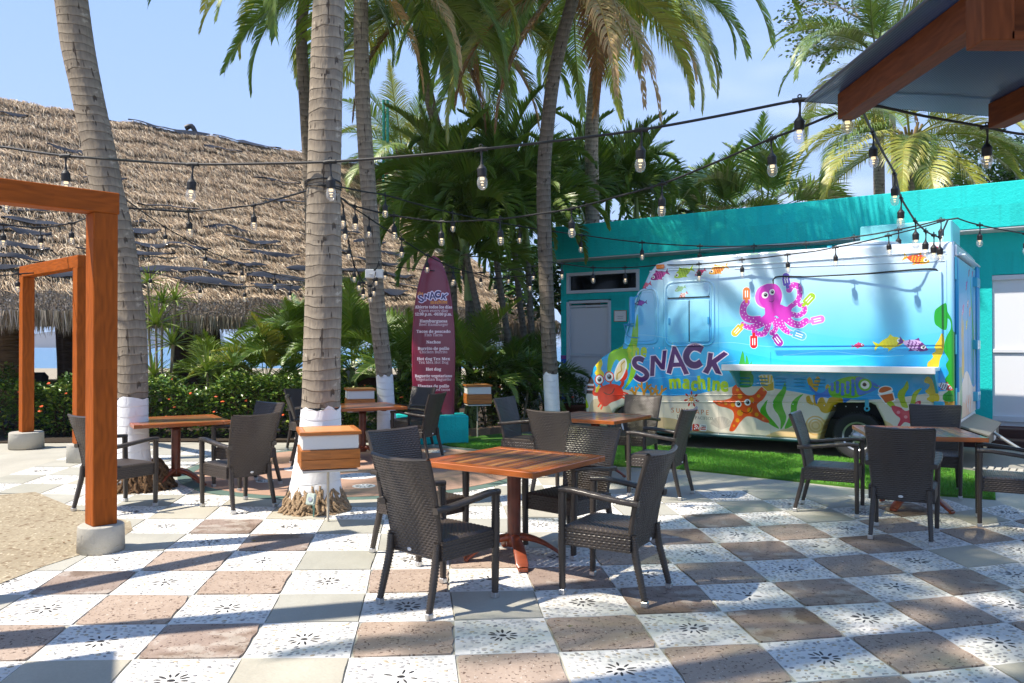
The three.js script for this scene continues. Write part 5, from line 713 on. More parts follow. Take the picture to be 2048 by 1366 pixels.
  for (let i = 0; i < 3500; i++) { const u = rnd() * 0.6, a = RP(hipT, 0), bk = RP(hipT, run * 2), p = [lerp(a[0], bk[0], u), lerp(a[1], bk[1], u)], L = rr(0.4, 0.8); fm.push(mat4(V3(p[0], y0 + rr(0.1, 0.5), p[1]), Q(0, rr(0, 3), rr(-0.2, 0.2)), V3(0.025, L, L * 0.3))); fc.push(lin(0.22, 0.17, 0.12)); }
  stuffPart('fringe', strand, lm, fm, pal, fc);
  // strips of black sheeting laid in courses and over the ridge
  const plastic = phy({ color: lin(0.028, 0.028, 0.032), roughness: 0.5, side: THREE.DoubleSide });
  let k = 0; const strip = (t1, t2, q, wd, name = 'black_sheet', lift = 0.10) => { k++; const n = Math.max(6, Math.round((t2 - t1) * 5)); const g = sheet(n, 3, (u, v) => { const t = lerp(t1, t2, u), e = 0.25 + 0.75 * Math.sin(u * PI) ** 0.4, qq = q + (v - 0.5) * wd * e * 0.5 + 0.0022 * Math.sin(t * 1.9 + k) + 0.0022 * (noise(t * 3 + k, 1, 512, 5) - 0.5) * 2, p = roofAt(t, qq, lift * (0.8 + 0.5 * noise(t * 2.5, v + k, 512, 6)) + (v < 0.4 ? 0.05 : 0)); return p; }); part(name, merge([prep(g)]), plastic, pal); };
  const courses = [2, 3, 4, 5, 6, 7, 8, 10, 12, 14].map((c) => c * 0.064 + 0.006);
  courses.forEach((q, c) => { let t = t0 + 5 + rr(0, 1.5); while (t < hipT - 1) { const L = rr(0.9, c < 4 ? 3.4 : 1.6), gap = c < 3 ? rr(0.1, 0.6) : c < 6 ? rr(0.4, 1.8) : rr(2, 5); const tMax = lerp(hipT, ridgeEnd, q) - 0.3; if (t + L < tMax) strip(t, t + L, q + rr(-0.006, 0.006), c === 0 ? 0.075 : c < 5 ? rr(0.038, 0.06) : rr(0.022, 0.04)); t += L + gap; } });
  for (const [a, b] of [[-9.5, -6.7], [-4.9, -3.3], [0.3, 2.6], [2.7, 4.9], [5.6, 6.6], [6.8, 9.2]]) strip(a, b, 0.978, 0.065, 'ridge_sheet', 0.1);
  part('ridge_knot', (() => { const p = roofAt(2.1, 0.99, 0.08); return tube([[p[0] - 0.18, p[1] + 0.1, p[2]], [p[0] - 0.02, p[1] + 0.16, p[2]], [p[0] + 0.08, p[1] + 0.04, p[2]], [p[0] + 0.2, p[1] - 0.2, p[2]]], (t) => 0.09 - 0.05 * t, 8, 10); })(), plastic, pal);
  // tree-trunk posts
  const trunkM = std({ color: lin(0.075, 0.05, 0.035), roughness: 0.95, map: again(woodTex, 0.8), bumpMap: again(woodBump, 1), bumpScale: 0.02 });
  const post2 = (x, z, r, m = trunkM) => part('post', tube([[x, -0.1, z], [x + 0.03, 1.0, z], [x - 0.02, 2.0, z], [x, 2.45, z]], (t, a) => r * (1 + 0.12 * Math.sin(a * 2 * PI * 3 + 1) + 0.08 * Math.sin(a * 2 * PI * 7)) * (1.1 - 0.15 * t), 28, 16), m, pal);
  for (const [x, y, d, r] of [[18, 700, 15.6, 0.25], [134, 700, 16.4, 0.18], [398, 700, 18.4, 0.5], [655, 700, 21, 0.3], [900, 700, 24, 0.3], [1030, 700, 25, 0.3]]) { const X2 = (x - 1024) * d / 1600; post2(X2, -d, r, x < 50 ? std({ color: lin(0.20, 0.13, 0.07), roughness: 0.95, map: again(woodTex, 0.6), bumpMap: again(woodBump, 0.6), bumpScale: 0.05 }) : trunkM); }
  part('tie_beam', merge([tube([[...(([a, b]) => [a, 2.45, b])(RP(t0, 0.8))], [...(([a, b]) => [a, 2.45, b])(RP(hipT, 0.8))]], 0.11, 10, 4), tube([[...(([a, b]) => [a, 2.6, b])(RP(hipT - 0.6, 0.5))], [...(([a, b]) => [a, 2.6, b])(RP(hipT - 0.6, run * 2 - 0.5))]], 0.11, 10, 4)]), trunkM, pal);
}
// inside the restaurant: dark sofa, low wall, thatch table seen against the sea
{
  const dark = std({ color: lin(0.02, 0.022, 0.03), roughness: 0.8 }), wood2 = MT.pergola;
  const s = thing('sofa', 'dark lounge sofa behind the hedge at the far left', 'sofa', [-8.9, 0, -15.6], 0.1); part('seat', box(2.1, 0.42, 0.9, 0.05, 0, 0.25, 0), dark, s); part('backrest', box(2.1, 0.55, 0.2, 0.06, 0, 0.62, -0.4), dark, s); for (const x of [-1.1, 1.1]) part('armrest', box(0.2, 0.6, 0.95, 0.05, x, 0.34, 0), dark, s); part('cushion', box(0.62, 0.45, 0.18, 0.08).rotateX(-0.25).translate(-0.55, 0.86, -0.22), std({ color: lin(0.008, 0.008, 0.01), roughness: 0.9 }), s);
  const b = thing('bar_counter', 'wooden counter with a straw top by the sea edge', 'counter', [-12.6, 0, -22]); part('straw_top', box(9, 0.1, 0.9, 0.03, 0, 0.62, 0), std({ color: lin(0.48, 0.34, 0.18), roughness: 0.95, map: again(woodTex, 1) }), b); for (let i = 0; i < 5; i++) part('leg', box(0.16, 0.72, 0.16, 0.01, -3.8 + i * 1.9, 0.25, 0), wood2, b); part('panel', box(8.4, 0.5, 0.05, 0.005, 0, 0.3, -0.2), std({ color: lin(0.5, 0.4, 0.33), roughness: 0.8 }), b);
  const c = thing('low_wall', 'low reddish wall beyond the hedge by the beach', 'wall', [-7.2, 0, -24], 0.4); part('course', box(9, 0.62, 0.3, 0.02, 0, 0.3, 0), std({ color: lin(0.36, 0.2, 0.13), roughness: 0.9, map: again(stoneTex, 0.8) }), c); part('coping', box(9.1, 0.08, 0.42, 0.02, 0, 0.65, 0), MT.concrete, c);
  for (const [x, d, lab] of [[318, 20, 'white chair back seen between the spiky plants'], [690, 21.5, 'pale chair beside the palm leaves beyond the hedge']]) { const X = (x - 1024) * d / 1600, t = thing('garden_chair', lab, 'chair', [X, 0, -d], 0.4); part('seat', box(0.45, 0.05, 0.45, 0.01, 0, 0.45, 0), MT.whitePlastic, t); part('backrest', box(0.45, 0.45, 0.04, 0.015, 0, 0.72, -0.22), MT.whitePlastic, t); for (const a of [-1, 1]) for (const e of [-1, 1]) part('leg', box(0.04, 0.43, 0.04, 0.005, a * 0.2, 0.215, e * 0.2), MT.whitePlastic, t); }
}

// ---- palms ----
const barkTex = tex(512, 1024, (u, v) => { // v along the trunk, one repeat = 1.6 m
  const wob = fbm(u * 4, v * 8, 4, 3, 101) * 0.05, ring = ((v + wob) * 16) % 1, r = sstep(0, 0.1, ring) * (1 - sstep(0.1, 1, ring) * 0.55), f = fbm(u * 60, v * 20, 60, 3, 102), slit = sstep(0.73, 0.80, noise(u * 70, v * 22, 70, 103)) * sstep(0.5, 0.7, noise(u * 9, v * 14, 9, 105)), lich = sstep(0.60, 0.72, fbm(u * 24, v * 60, 24, 4, 104)) * sstep(0.45, 0.65, noise(u * 5, v * 9, 5, 106)), big = fbm(u * 3, v * 5, 3, 4, 107);
  let c = mix3([0.40, 0.37, 0.335], [0.66, 0.625, 0.57], clamp(r * 0.55 + f * 0.4 + (big - 0.5) * 0.5)); c = mix3(c, [0.22, 0.185, 0.16], slit * 0.7); return mix3(c, [0.80, 0.775, 0.72], lich * 0.55);
});
const barkBump = tex(512, 1024, (u, v) => { const wob = fbm(u * 4, v * 8, 4, 3, 101) * 0.05, ring = ((v + wob) * 16) % 1; return sstep(0, 0.12, ring) * 0.6 * (1 - ring * 0.6) + 0.3 * fbm(u * 50, v * 24, 50, 3, 102) - 0.4 * sstep(0.73, 0.80, noise(u * 70, v * 22, 70, 103)) * sstep(0.5, 0.7, noise(u * 9, v * 14, 9, 105)); }, false);
const barkM = (r, g, b) => std({ color: lin(r, g, b), map: barkTex, bumpMap: barkBump, bumpScale: 0.018, roughness: 0.95 });
MT.bark = barkM(1.0, 0.95, 0.88); MT.barkDark = barkM(0.62, 0.58, 0.54); MT.barkWarm = barkM(1.08, 1.03, 0.96); MT.limewash = std({ color: lin(0.84, 0.84, 0.84), bumpMap: barkBump, bumpScale: 0.009, roughness: 0.85 });
// trunk through stations [x, y, z, r]; the part below yWhite is limewashed
function trunk(parent, st, yWhite, m, flare = 0) {
  const c = new THREE.CatmullRomCurve3(st.map((s) => V3(s[0], s[1], s[2])), false, 'centripetal'), len = c.getLength(), N = 900, tab = []; for (let i = 0; i <= N; i++) tab.push(c.getPointAt(i / N));
  const rad = (y) => { let k = 0; while (k < st.length - 2 && st[k + 1][1] < y) k++; const t = clamp((y - st[k][1]) / (st[k + 1][1] - st[k][1])); return lerp(st[k][3], st[k + 1][3], t); };
  const s0 = Math.floor(rnd() * 1000), piece = (y0, y1, grow) => {
    const i0 = tab.findIndex((p) => p.y >= y0 - 1e-6), i1 = Math.max(i0 + 2, tab.findLastIndex ? tab.findLastIndex((p) => p.y <= y1) : N), L = ((i1 - i0) / N) * len, nl = Math.max(4, Math.round(L / 0.022)), nr = 26;
    return sheet(nr, nl, (u, v) => { const q = lerp(i0, i1, v) / N, p = c.getPointAt(clamp(q)), A = -u * 2 * PI, y = p.y, along = q * len, ring = ((along + 0.012 * Math.sin(A * 1 + s0 + Math.floor(along * 10) * 2.1) + 0.01 * Math.sin(A * 3 + along * 7)) * 10.5) % 1; const R = rad(y) * (1 + grow) * (1 + 0.017 * (1 - ring) * sstep(0.0, 0.2, ring) * (0.4 + 1.2 * noise(u * 6, along * 5, 6, s0 + 3)) + 0.035 * (noise(u * 5, along * 2.4, 5, s0) - 0.5) + flare * (noise(u * 9, 1, 9, s0) - 0.5) * 0.5 * (1 - sstep(0.1, 0.7, y))); const drip = grow > 0 && v > 0.985 ? (noise(u * 14, 3, 14, s0) - 0.6) * 0.07 : 0; return [p.x + Math.cos(A) * R, p.y + drip, p.z + Math.sin(A) * R]; }, 1, L / 1.6);
  };
  const top = tab[N].y, bot = tab[0].y; part('trunk', piece(Math.max(bot, yWhite ?? bot), top, 0), m, parent); if (yWhite) part('limewashed_base', piece(bot, yWhite + 0.012, 0.012), MT.limewash, parent);
  return tab[N];
}
// feather leaf in the y-z plane, growing from the origin; e0 = starting elevation, bend = how far it curves down (radians)
function frond({ len = 4.2, e0 = 0.8, bend = 1.6, n = 110, leaf = 0.92, w = 0.030, droop = 0.75, vee = 0.35, ragged = 0, stem = 0.035, bare = 0.16, sweep = 0.55 }) {
  const N = 40, pts = [], tan = []; let y = 0, z = 0; for (let i = 0; i <= N; i++) { const t = i / N, e = e0 - bend * t ** 1.4; pts.push(V3(0, y, z)); tan.push(V3(0, Math.sin(e), Math.cos(e))); y += Math.sin(e) * len / N; z += Math.cos(e) * len / N; }
  const at = (t) => { const k = clamp(t) * N, i = Math.min(N - 1, Math.floor(k)), f = k - i; return [pts[i].clone().lerp(pts[i + 1], f), tan[i].clone().lerp(tan[i + 1], f).normalize()]; };
  const pos = [], col = [], quad = (a, b, c, d, k) => { pos.push(...a, ...b, ...c, ...a, ...c, ...d); for (let i = 0; i < 6; i++) col.push(...k); };
  const st = [0.95, 0.9, 0.42]; for (let i = 0; i < N; i += 2) { const r = (q) => stem * (1 - 0.85 * q / N), A = pts[i], B = pts[Math.min(N, i + 2)], nA = V3(0, tan[i].z, -tan[i].y), nB = V3(0, tan[Math.min(N, i + 2)].z, -tan[Math.min(N, i + 2)].y), f = (P, nn, rr2, sx, sy) => P.clone().addScaledVector(nn, sy * rr2 * 0.7).add(V3(sx * rr2, 0, 0)).toArray(); for (const [a, b] of [[[-1, 0], [0, 1]], [[0, 1], [1, 0]], [[1, 0], [0, -1]], [[0, -1], [-1, 0]]]) quad(f(A, nA, r(i), ...a), f(A, nA, r(i), ...b), f(B, nB, r(i + 2), ...b), f(B, nB, r(i + 2), ...a), st); }
  for (let k = 0; k < n; k++) for (const s of [-1, 1]) {
    if (ragged && rnd() < ragged) continue;
    const t = bare + (1 - bare) * ((k + 0.5 + rr(-0.2, 0.2)) / n), [P, T] = at(t), up = V3(0, T.z, -T.y), q = (t - bare) / (1 - bare), L = leaf * (0.35 + 0.65 * Math.sin(Math.min(1, q * 1.25 + 0.18) * PI) ** 0.7) * (q > 0.75 ? lerp(1, 0.55, (q - 0.75) * 4) : 1) * rr(0.85, 1.1), sw = sweep + q * 0.5 + rr(-0.08, 0.08);
    const d0 = V3(s * Math.cos(sw), 0, 0).addScaledVector(T, Math.sin(sw)).addScaledVector(up, vee * rr(0.5, 1.2)).normalize(), tone = rr(0.75, 1.2), c = [tone * rr(0.85, 1.15), tone, tone * 0.9];
    let p = P.clone(), d = d0.clone(); const side = T.clone().addScaledVector(d, -T.dot(d)).normalize(), segs = 4, W = w * rr(0.8, 1.1); let w0 = W * 0.35;
    for (let i = 0; i < segs; i++) { const w1 = i === segs - 1 ? 0.0015 : W * [0.5, 0.48, 0.34][i], nx = p.clone().addScaledVector(d, L / segs); quad(p.clone().addScaledVector(side, -w0).toArray(), p.clone().addScaledVector(side, w0).toArray(), nx.clone().addScaledVector(side, w1).toArray(), nx.clone().addScaledVector(side, -w1).toArray(), c); p = nx; w0 = w1; d.y -= droop * (0.35 + i * 0.28) * rr(0.7, 1.3) * 0.6; d.normalize(); }
  }
  const g = new THREE.BufferGeometry(); g.setAttribute('position', new THREE.Float32BufferAttribute(pos, 3)); g.setAttribute('color', new THREE.Float32BufferAttribute(col, 3)); g.setAttribute('uv', new THREE.Float32BufferAttribute(new Float32Array(pos.length / 3 * 2), 2)); g.computeVertexNormals(); return g;
}
const leafM = (r, g, b, tr = 0.38, rough = 0.42) => phy({ color: lin(r, g, b), vertexColors: true, roughness: rough, transmission: tr, thickness: 0, side: THREE.DoubleSide });
const LF = { green: leafM(0.17, 0.275, 0.034, 0.48), yellow: leafM(0.42, 0.43, 0.07, 0.46), deep: leafM(0.17, 0.275, 0.034, 0.48, 0.36), dry: leafM(0.55, 0.38, 0.19, 0.3, 0.7), brown: leafM(0.30, 0.15, 0.06, 0.25, 0.8), lime: leafM(0.25, 0.35, 0.045, 0.46) };
// leaf shapes shared by all palms, by starting elevation
const COCO = [[1.25, 1.0], [0.95, 1.5], [0.65, 1.75], [0.35, 1.75], [0.05, 1.5], [-0.3, 1.15]].map(([e0, bend]) => [frond({ e0, bend, droop: 0.7 }), frond({ e0: e0 - 0.1, bend: bend + 0.15, droop: 1.05, len: 3.9 })]);
const COCODEAD = [frond({ e0: -0.35, bend: 1.15, droop: 1.5, len: 3.4, leaf: 0.7, ragged: 0.15 }), frond({ e0: -0.8, bend: 0.72, droop: 1.9, len: 3.2, leaf: 0.65, ragged: 0.25 })];
const FEATHER = [[1.35, 1.0], [1.0, 1.9], [0.7, 2.1], [0.4, 2.0], [0.1, 1.7]].map(([e0, bend]) => frond({ e0, bend, len: 2.0, n: 78, leaf: 0.62, w: 0.032, droop: 0.45, vee: 0.75, stem: 0.022, sweep: 0.75, bare: 0.14 }));
const ARECA = [[1.4, 0.9], [1.15, 1.5], [0.9, 1.9], [0.6, 1.9]].map(([e0, bend]) => frond({ e0, bend, len: 1.9, n: 48, leaf: 0.55, w: 0.030, droop: 0.35, vee: 0.55, stem: 0.014, bare: 0.3 }));
function crown(t, c, specs) { // specs: [geometry, material, azimuth, scale, roll]; azimuth 0 points at the camera, + to the right
  for (const [g, m, az, sc = 1, roll = 0, tip = 0] of specs) { const f = part('frond', g, m, t); f.position.copy(c).sub(t.position); f.rotation.set(tip, az, roll, 'YXZ'); f.scale.setScalar(sc); }
}
function cocoCrown(t, c, n, sc = 1, mats = [LF.green, LF.green, LF.yellow], skip = () => false, dead = 2) {
  const list = []; for (let i = 0; i < n; i++) { const ring = Math.floor((i / n) * 6), az = i * 2.39996 + rr(-0.2, 0.2); if (skip(az, ring)) continue; list.push([pick(COCO[ring]), ring > 3 ? pick([...mats, LF.yellow]) : pick(mats), az, sc * rr(0.88, 1.08), rr(-0.25, 0.25)]); }
  for (let i = 0; i < dead; i++) list.push([pick(COCODEAD), pick([LF.dry, LF.brown]), rr(0, 6.28), sc * rr(0.75, 0.95), rr(-0.2, 0.2)]);
  crown(t, c, list);
  part('leaf_bases', (() => { const g = []; for (let i = 0; i < 12; i++) { const A = i * 2.4; g.push(tube([[0, -0.35, 0], [Math.cos(A) * 0.12, -0.1, Math.sin(A) * 0.12], [Math.cos(A) * 0.3, 0.2 + (i % 3) * 0.1, Math.sin(A) * 0.3]], (q) => 0.06 - 0.03 * q, 6, 5)); } return merge(g).translate(c.x - t.position.x, c.y - t.position.y, c.z - t.position.z); })(), std({ color: lin(0.22, 0.15, 0.06), roughness: 0.8 }), t);
}
const palmAt = (name, label, x, z, group) => thing(name, label, 'palm tree', [x, 0, z], 0, group);
const rel = (t, p) => [p[0] - t.position.x, p[1], p[2] - t.position.z];
function roots(t, x, z, r, h, n, m) { // collar of short writhing roots
  const g = []; for (let i = 0; i < n; i++) { const A = rnd() * 2 * PI, y = rnd() ** 1.2 * h, k = 1 - 0.35 * (y / h), R = r * k * rr(0.86, 1.02), B = A + rr(-0.3, 0.3); g.push(tube([[Math.cos(A) * R * 0.82, y + 0.05, Math.sin(A) * R * 0.82], [Math.cos(A) * R, y, Math.sin(A) * R], [Math.cos(B) * R * rr(1.0, 1.1), Math.max(0.0, y - rr(0.04, 0.1)), Math.sin(B) * R * rr(1.0, 1.1)]], (q) => 0.019 * (1 - 0.45 * q), 5, 5)); }
  g.push(new THREE.SphereGeometry(1, 24, 12, 0, 7, 0, PI / 2).scale(r * 0.84, h * 1.0, r * 0.84)); const q = part('root_collar', merge(g), m, t); q.position.set(x - t.position.x, 0.01, z - t.position.z); q.userData.kind = 'stuff';
}
const rootM = std({ color: lin(0.50, 0.37, 0.24), roughness: 0.95, map: again(woodTex, 3), bumpMap: again(woodBump, 4), bumpScale: 0.01 }), rootDark = std({ color: lin(0.40, 0.30, 0.17), roughness: 1, map: again(stoneTex, 2), bumpMap: again(stoneBump, 2), bumpScale: 0.02 });
const st = (rows) => rows; // rows are world points plus a radius
// P2: the thick palm with the lantern
{
  const t = palmAt('palm_tree', 'thick grey palm trunk with white-painted flaring base and shaggy roots in the centre', -1.93, -7.8);
  const s = [[-1.911,-0.072,-7.8, 0.285], [-1.921,0.099,-7.8, 0.262], [-1.911,0.342,-7.8, 0.222], [-1.872,0.684,-7.8, 0.202], [-1.862,1.074,-7.8, 0.182], [-1.853,1.561,-7.8, 0.178], [-1.838,2.049,-7.8, 0.178], [-1.838,2.633,-7.8, 0.166], [-1.838,3.121,-7.8, 0.160], [-1.818,3.998,-7.8, 0.158], [-1.789,4.973,-7.8, 0.152], [-1.76,5.656,-7.8, 0.15], [-1.758,7.091,-7.9, 0.145], [-1.75, 8.1, -7.95, 0.135]];
  const p = trunk(t, s.map((a) => [...rel(t, a), a[3]]), 1.6 - (815 - 692) * 7.8 / 1600, MT.barkWarm, 0.22); roots(t, -1.915, -7.8, 0.345, 0.25, 420, rootM);
  cocoCrown(t, V3(t.position.x + p.x, p.y + 0.2, t.position.z + p.z), 12, 1, undefined, (az, r) => r > 3, 0);
}
// P1: the leaning palm at the left, a second white-footed trunk close behind it
{
  const t = palmAt('palm_tree', 'leaning grey palm with white-painted base, left of the front, bending out of the top', -4.2, -8.9);
  const s = [[-4.194,-0.03,-8.9, 0.26], [-4.216,0.22,-8.9, 0.2], [-4.228,0.666,-8.9, 0.172], [-4.222,1.222,-8.9, 0.162], [-4.233,1.667,-8.9, 0.160], [-4.272,2.112,-8.9, 0.160], [-4.333,2.557,-8.9, 0.160], [-4.417,3.002,-8.9, 0.162], [-4.517,3.391,-8.9, 0.166], [-4.595,3.781,-8.9, 0.168], [-4.717,4.337,-8.9, 0.165], [-4.834,4.921,-8.9, 0.172], [-4.912,5.449,-8.9, 0.17], [-5.017,6.284,-8.9, 0.165], [-5.4, 7.4, -8.95, 0.15], [-5.9, 9.2, -9.0, 0.14]];
  const p = trunk(t, s.map((a) => [...rel(t, a), a[3]]), 1.6 - (796 - 692) * 8.9 / 1600, MT.bark, 0.1); roots(t, -4.15, -8.95, 0.38, 0.27, 160, rootDark);
  cocoCrown(t, V3(t.position.x + p.x, p.y + 0.2, t.position.z + p.z), 9, 1, undefined, (az, r) => r > 4, 0);
  const t2 = palmAt('palm_tree', 'thinner white-footed palm trunk half hidden right behind the leaning palm', -4.75, -9.7);
  const s2 = [[-4.735,-0.025,-9.7, 0.19], [-4.735,0.46,-9.7, 0.135], [-4.747,1.188,-9.7, 0.125], [-4.759,1.915,-9.7, 0.118], [-4.783,2.522,-9.7, 0.115], [-4.85,3.249,-9.7, 0.11], [-4.965,3.976,-9.7, 0.11], [-5.119,4.72,-9.75, 0.11], [-5.292,5.471,-9.8, 0.11], [-5.65,6.675,-10, 0.11], [-6.266,8.243,-10.4, 0.105], [-7.4, 9.6, -10.8, 0.1]];
  const p2 = trunk(t2, s2.map((a) => [...rel(t2, a), a[3]]), 1.6 - (757 - 692) * 9.7 / 1600, MT.bark); cocoCrown(t2, V3(t2.position.x + p2.x, p2.y + 0.2, t2.position.z + p2.z), 7, 0.9, undefined, (az, r) => r > 4, 0);
}
// slimmer palms behind
function slim(label, pts, d, r0, yWhitePx, m, crownF, dTop = d) {
  const P = pts.map(([x, y], i) => { const q = lerp(d, dTop, i / (pts.length - 1)); return [(x - 1024) * q / 1600, 1.6 - (y - 692) * q / 1600, -q]; });
  P[0][1] = Math.min(P[0][1], 0); const t = palmAt('palm_tree', label, P[0][0], P[0][2]); const n = P.length;
  const p = trunk(t, P.map((a, i) => [...rel(t, a), r0 * (i === 0 ? 1.25 : 1 - 0.2 * i / n)]), yWhitePx ? 1.6 - (yWhitePx - 692) * d / 1600 : undefined, m); crownF(t, V3(t.position.x + p.x, p.y, t.position.z + p.z)); return t;
}
const toCam = (deg) => deg * PI / 180; // azimuth: 0 = to the camera, 90 = right, -90 = left, 180 = away
slim('slender palm trunk with a white electrical box, right of the thick palm', [[776, 900], [772, 800], [768, 740], [759, 660], [750, 560], [744, 470], [738, 400], [731, 300], [725, 200], [722, 90], [721, 0], [720, -60]], 12.6, 0.135, 752, MT.bark, (t, c) => { c.y += 0.15; cocoCrown(t, c, 17, 0.95, [LF.green, LF.lime, LF.yellow], (az, r) => r > 4, 0); crown(t, c, [[COCO[4][1], LF.green, toCam(70), 0.85, 0.3], [COCO[5][0], LF.green, toCam(100), 0.8, -0.2], [COCO[5][1], LF.lime, toCam(60), 0.75, 0.1], [COCO[5][1], LF.green, toCam(-80), 0.75], [COCO[5][0], LF.green, toCam(-100), 0.7, 0.3], [COCODEAD[0], LF.dry, toCam(60), 0.85], [COCODEAD[1], LF.dry, toCam(110), 0.7], [COCO[4][0], LF.green, toCam(120), 0.85]]); });
slim('palm trunk partly hidden behind the thick palm, its yellow-green frond hanging at the left', [[628, 960], [626, 700], [624, 500], [620, 380], [613, 260], [606, 150], [602, 60], [610, -20], [618, -90]], 14.2, 0.115, 0, MT.barkDark, (t, c) => { cocoCrown(t, c, 12, 0.75, [LF.green, LF.lime], (az, r) => r > 1, 0); crown(t, c, [[COCO[5][0], LF.yellow, toCam(-75), 0.62, 0.2], [COCO[5][1], LF.yellow, toCam(-100), 0.6], [COCO[5][0], LF.lime, toCam(-40), 0.62], [COCO[5][1], LF.green, toCam(80), 0.7]]); });
slim('palm whose brown dead fronds hang beside its slanting thin trunk, above the fan palms', [[905, 900], [905, 700], [898, 480], [892, 380], [884, 300], [868, 235], [853, 170], [843, 110], [838, 50], [836, 5]], 16.5, 0.125, 0, MT.bark, (t, c) => { cocoCrown(t, c, 25, 1.0, [LF.green, LF.green, LF.lime], () => false, 2); crown(t, c, [[COCODEAD[0], LF.brown, toCam(40), 0.9], [COCODEAD[1], LF.brown, toCam(75), 1.0], [COCODEAD[1], LF.dry, toCam(95), 1.05], [COCODEAD[0], LF.dry, toCam(80), 1.1, 0.2], [COCO[5][0], LF.green, toCam(100), 1, 0.2], [COCO[5][1], LF.green, toCam(60), 0.95], [COCO[4][0], LF.green, toCam(85), 1.05], [COCO[5][1], LF.green, toCam(-70), 0.8], [COCO[4][1], LF.lime, toCam(-90), 0.8]]); });
slim('tall curved palm trunk in front of the turquoise building corner', [[1108, 900], [1105, 830], [1101, 750], [1097, 680], [1092, 560], [1088, 440], [1088, 340], [1096, 240], [1108, 150], [1126, 70], [1145, 0], [1160, -50]], 13.4, 0.13, 747, MT.barkDark, (t, c) => { c.y += 0.1; cocoCrown(t, c, 21, 0.95, [LF.green, LF.green, LF.lime], (az, r) => r > 4, 1); crown(t, c, [[COCODEAD[1], LF.brown, toCam(-75), 1.0], [COCODEAD[0], LF.brown, toCam(-95), 0.95], [COCO[5][1], LF.yellow, toCam(-85), 1.0], [COCODEAD[1], LF.dry, toCam(55), 1.0], [COCODEAD[1], LF.dry, toCam(20), 0.9], [COCO[5][0], LF.green, toCam(-110), 0.95], [COCO[4][0], LF.green, toCam(-70), 0.95]]); });
slim('full crowned palm standing behind the turquoise roof with long drooping fronds', [[1186, 860], [1186, 600], [1185, 440], [1184, 360], [1183, 290], [1186, 210], [1195, 130], [1205, 60], [1212, 10]], 18.5, 0.17, 0, MT.barkWarm, (t, c) => { c.y += 0.2; cocoCrown(t, c, 24, 0.95, [LF.green, LF.lime, LF.yellow], (az, r) => r > 4, 0); crown(t, c, [[COCODEAD[1], LF.dry, toCam(25), 1.07], [COCODEAD[0], LF.dry, toCam(10), 0.99], [COCODEAD[1], LF.brown, toCam(-15), 1.03], [COCODEAD[0], LF.dry, toCam(50), 1.03], [COCO[5][0], LF.yellow, toCam(40), 1.03], [COCO[5][1], LF.yellow, toCam(70), 0.99], [COCO[4][0], LF.lime, toCam(60), 0.99], [COCO[4][1], LF.yellow, toCam(85), 0.99, 0.2], [COCO[3][0], LF.green, toCam(95), 0.99], [COCO[3][1], LF.lime, toCam(75), 0.99], [COCO[5][1], LF.yellow, toCam(-40), 0.99], [COCO[5][0], LF.green, toCam(-70), 0.95], [COCO[4][0], LF.lime, toCam(20), 0.95]]); });
slim('coconut palm with nuts and yellow-green fronds above the truck at the right', [[1835, 700], [1832, 560], [1828, 440], [1824, 340], [1820, 280]], 21, 0.16, 0, MT.bark, (t, c) => { cocoCrown(t, c, 16, 0.95, [LF.lime, LF.yellow, LF.green], (az, r) => r < 1, 1); crown(t, c, [[COCO[3][0], LF.yellow, toCam(-80), 1.0], [COCO[4][0], LF.yellow, toCam(-60), 1.05], [COCO[4][1], LF.yellow, toCam(-30), 1.0], [COCO[5][0], LF.yellow, toCam(-15), 1.0], [COCO[4][0], LF.lime, toCam(40), 1.0], [COCO[5][1], LF.yellow, toCam(25), 0.95], [COCO[3][1], LF.lime, toCam(80), 1.0], [COCO[2][0], LF.lime, toCam(-100), 1.0]]); for (let i = 0; i < 9; i++) { const n = part('coconut', new THREE.SphereGeometry(0.13, 12, 10).scale(0.85, 1.1, 0.85), std({ color: lin(0.17, 0.17, 0.03), roughness: 0.5 }), t); n.position.set(c.x - t.position.x + Math.cos(i * 1.1) * 0.36, c.y - 0.25 - (i % 3) * 0.12, c.z - t.position.z + Math.sin(i * 1.1) * 0.36); } });
slim('palm with upright fronds behind the plastic pergola roof', [[1760, 760], [1760, 500], [1758, 300], [1756, 160], [1754, 110]], 24, 0.17, 0, MT.bark, (t, c) => { cocoCrown(t, c, 16, 1.0, [LF.green, LF.green, LF.green], (az, r) => r > 4, 1); crown(t, c, [[COCO[2][0], LF.lime, toCam(-85), 0.95], [COCO[2][1], LF.green, toCam(-70), 0.95], [COCO[1][1], LF.green, toCam(-95), 0.9]]); });
slim('small bright palm far off between the trunks, by the green poles', [[806, 800], [808, 560], [808, 380], [808, 315]], 27, 0.17, 0, MT.bark, (t, c) => { cocoCrown(t, c, 24, 0.9, [LF.lime, LF.yellow, LF.green], () => false, 3); });
// palms outside the picture whose crowns shade the right half of the paving
for (const [x, z, h, lab] of [[-3.8, -2.5, 10, 'coconut palm left of the camera beyond the frame'], [-4.3, -3.9, 14, 'tall coconut palm beyond the left edge'], [-2.2, 0.2, 11, 'coconut palm beside the camera beyond the frame']]) {
  const t = palmAt('palm_tree', lab, x, z); trunk(t, [[0, 0, 0, 0.2], [0.1, 1, 0, 0.15], [0.15, h * 0.5, 0.1, 0.14], [0, h, 0, 0.13]], 0.9, MT.bark); cocoCrown(t, V3(x, h + 0.15, z), 17, 1.0, undefined, undefined, 0);
}
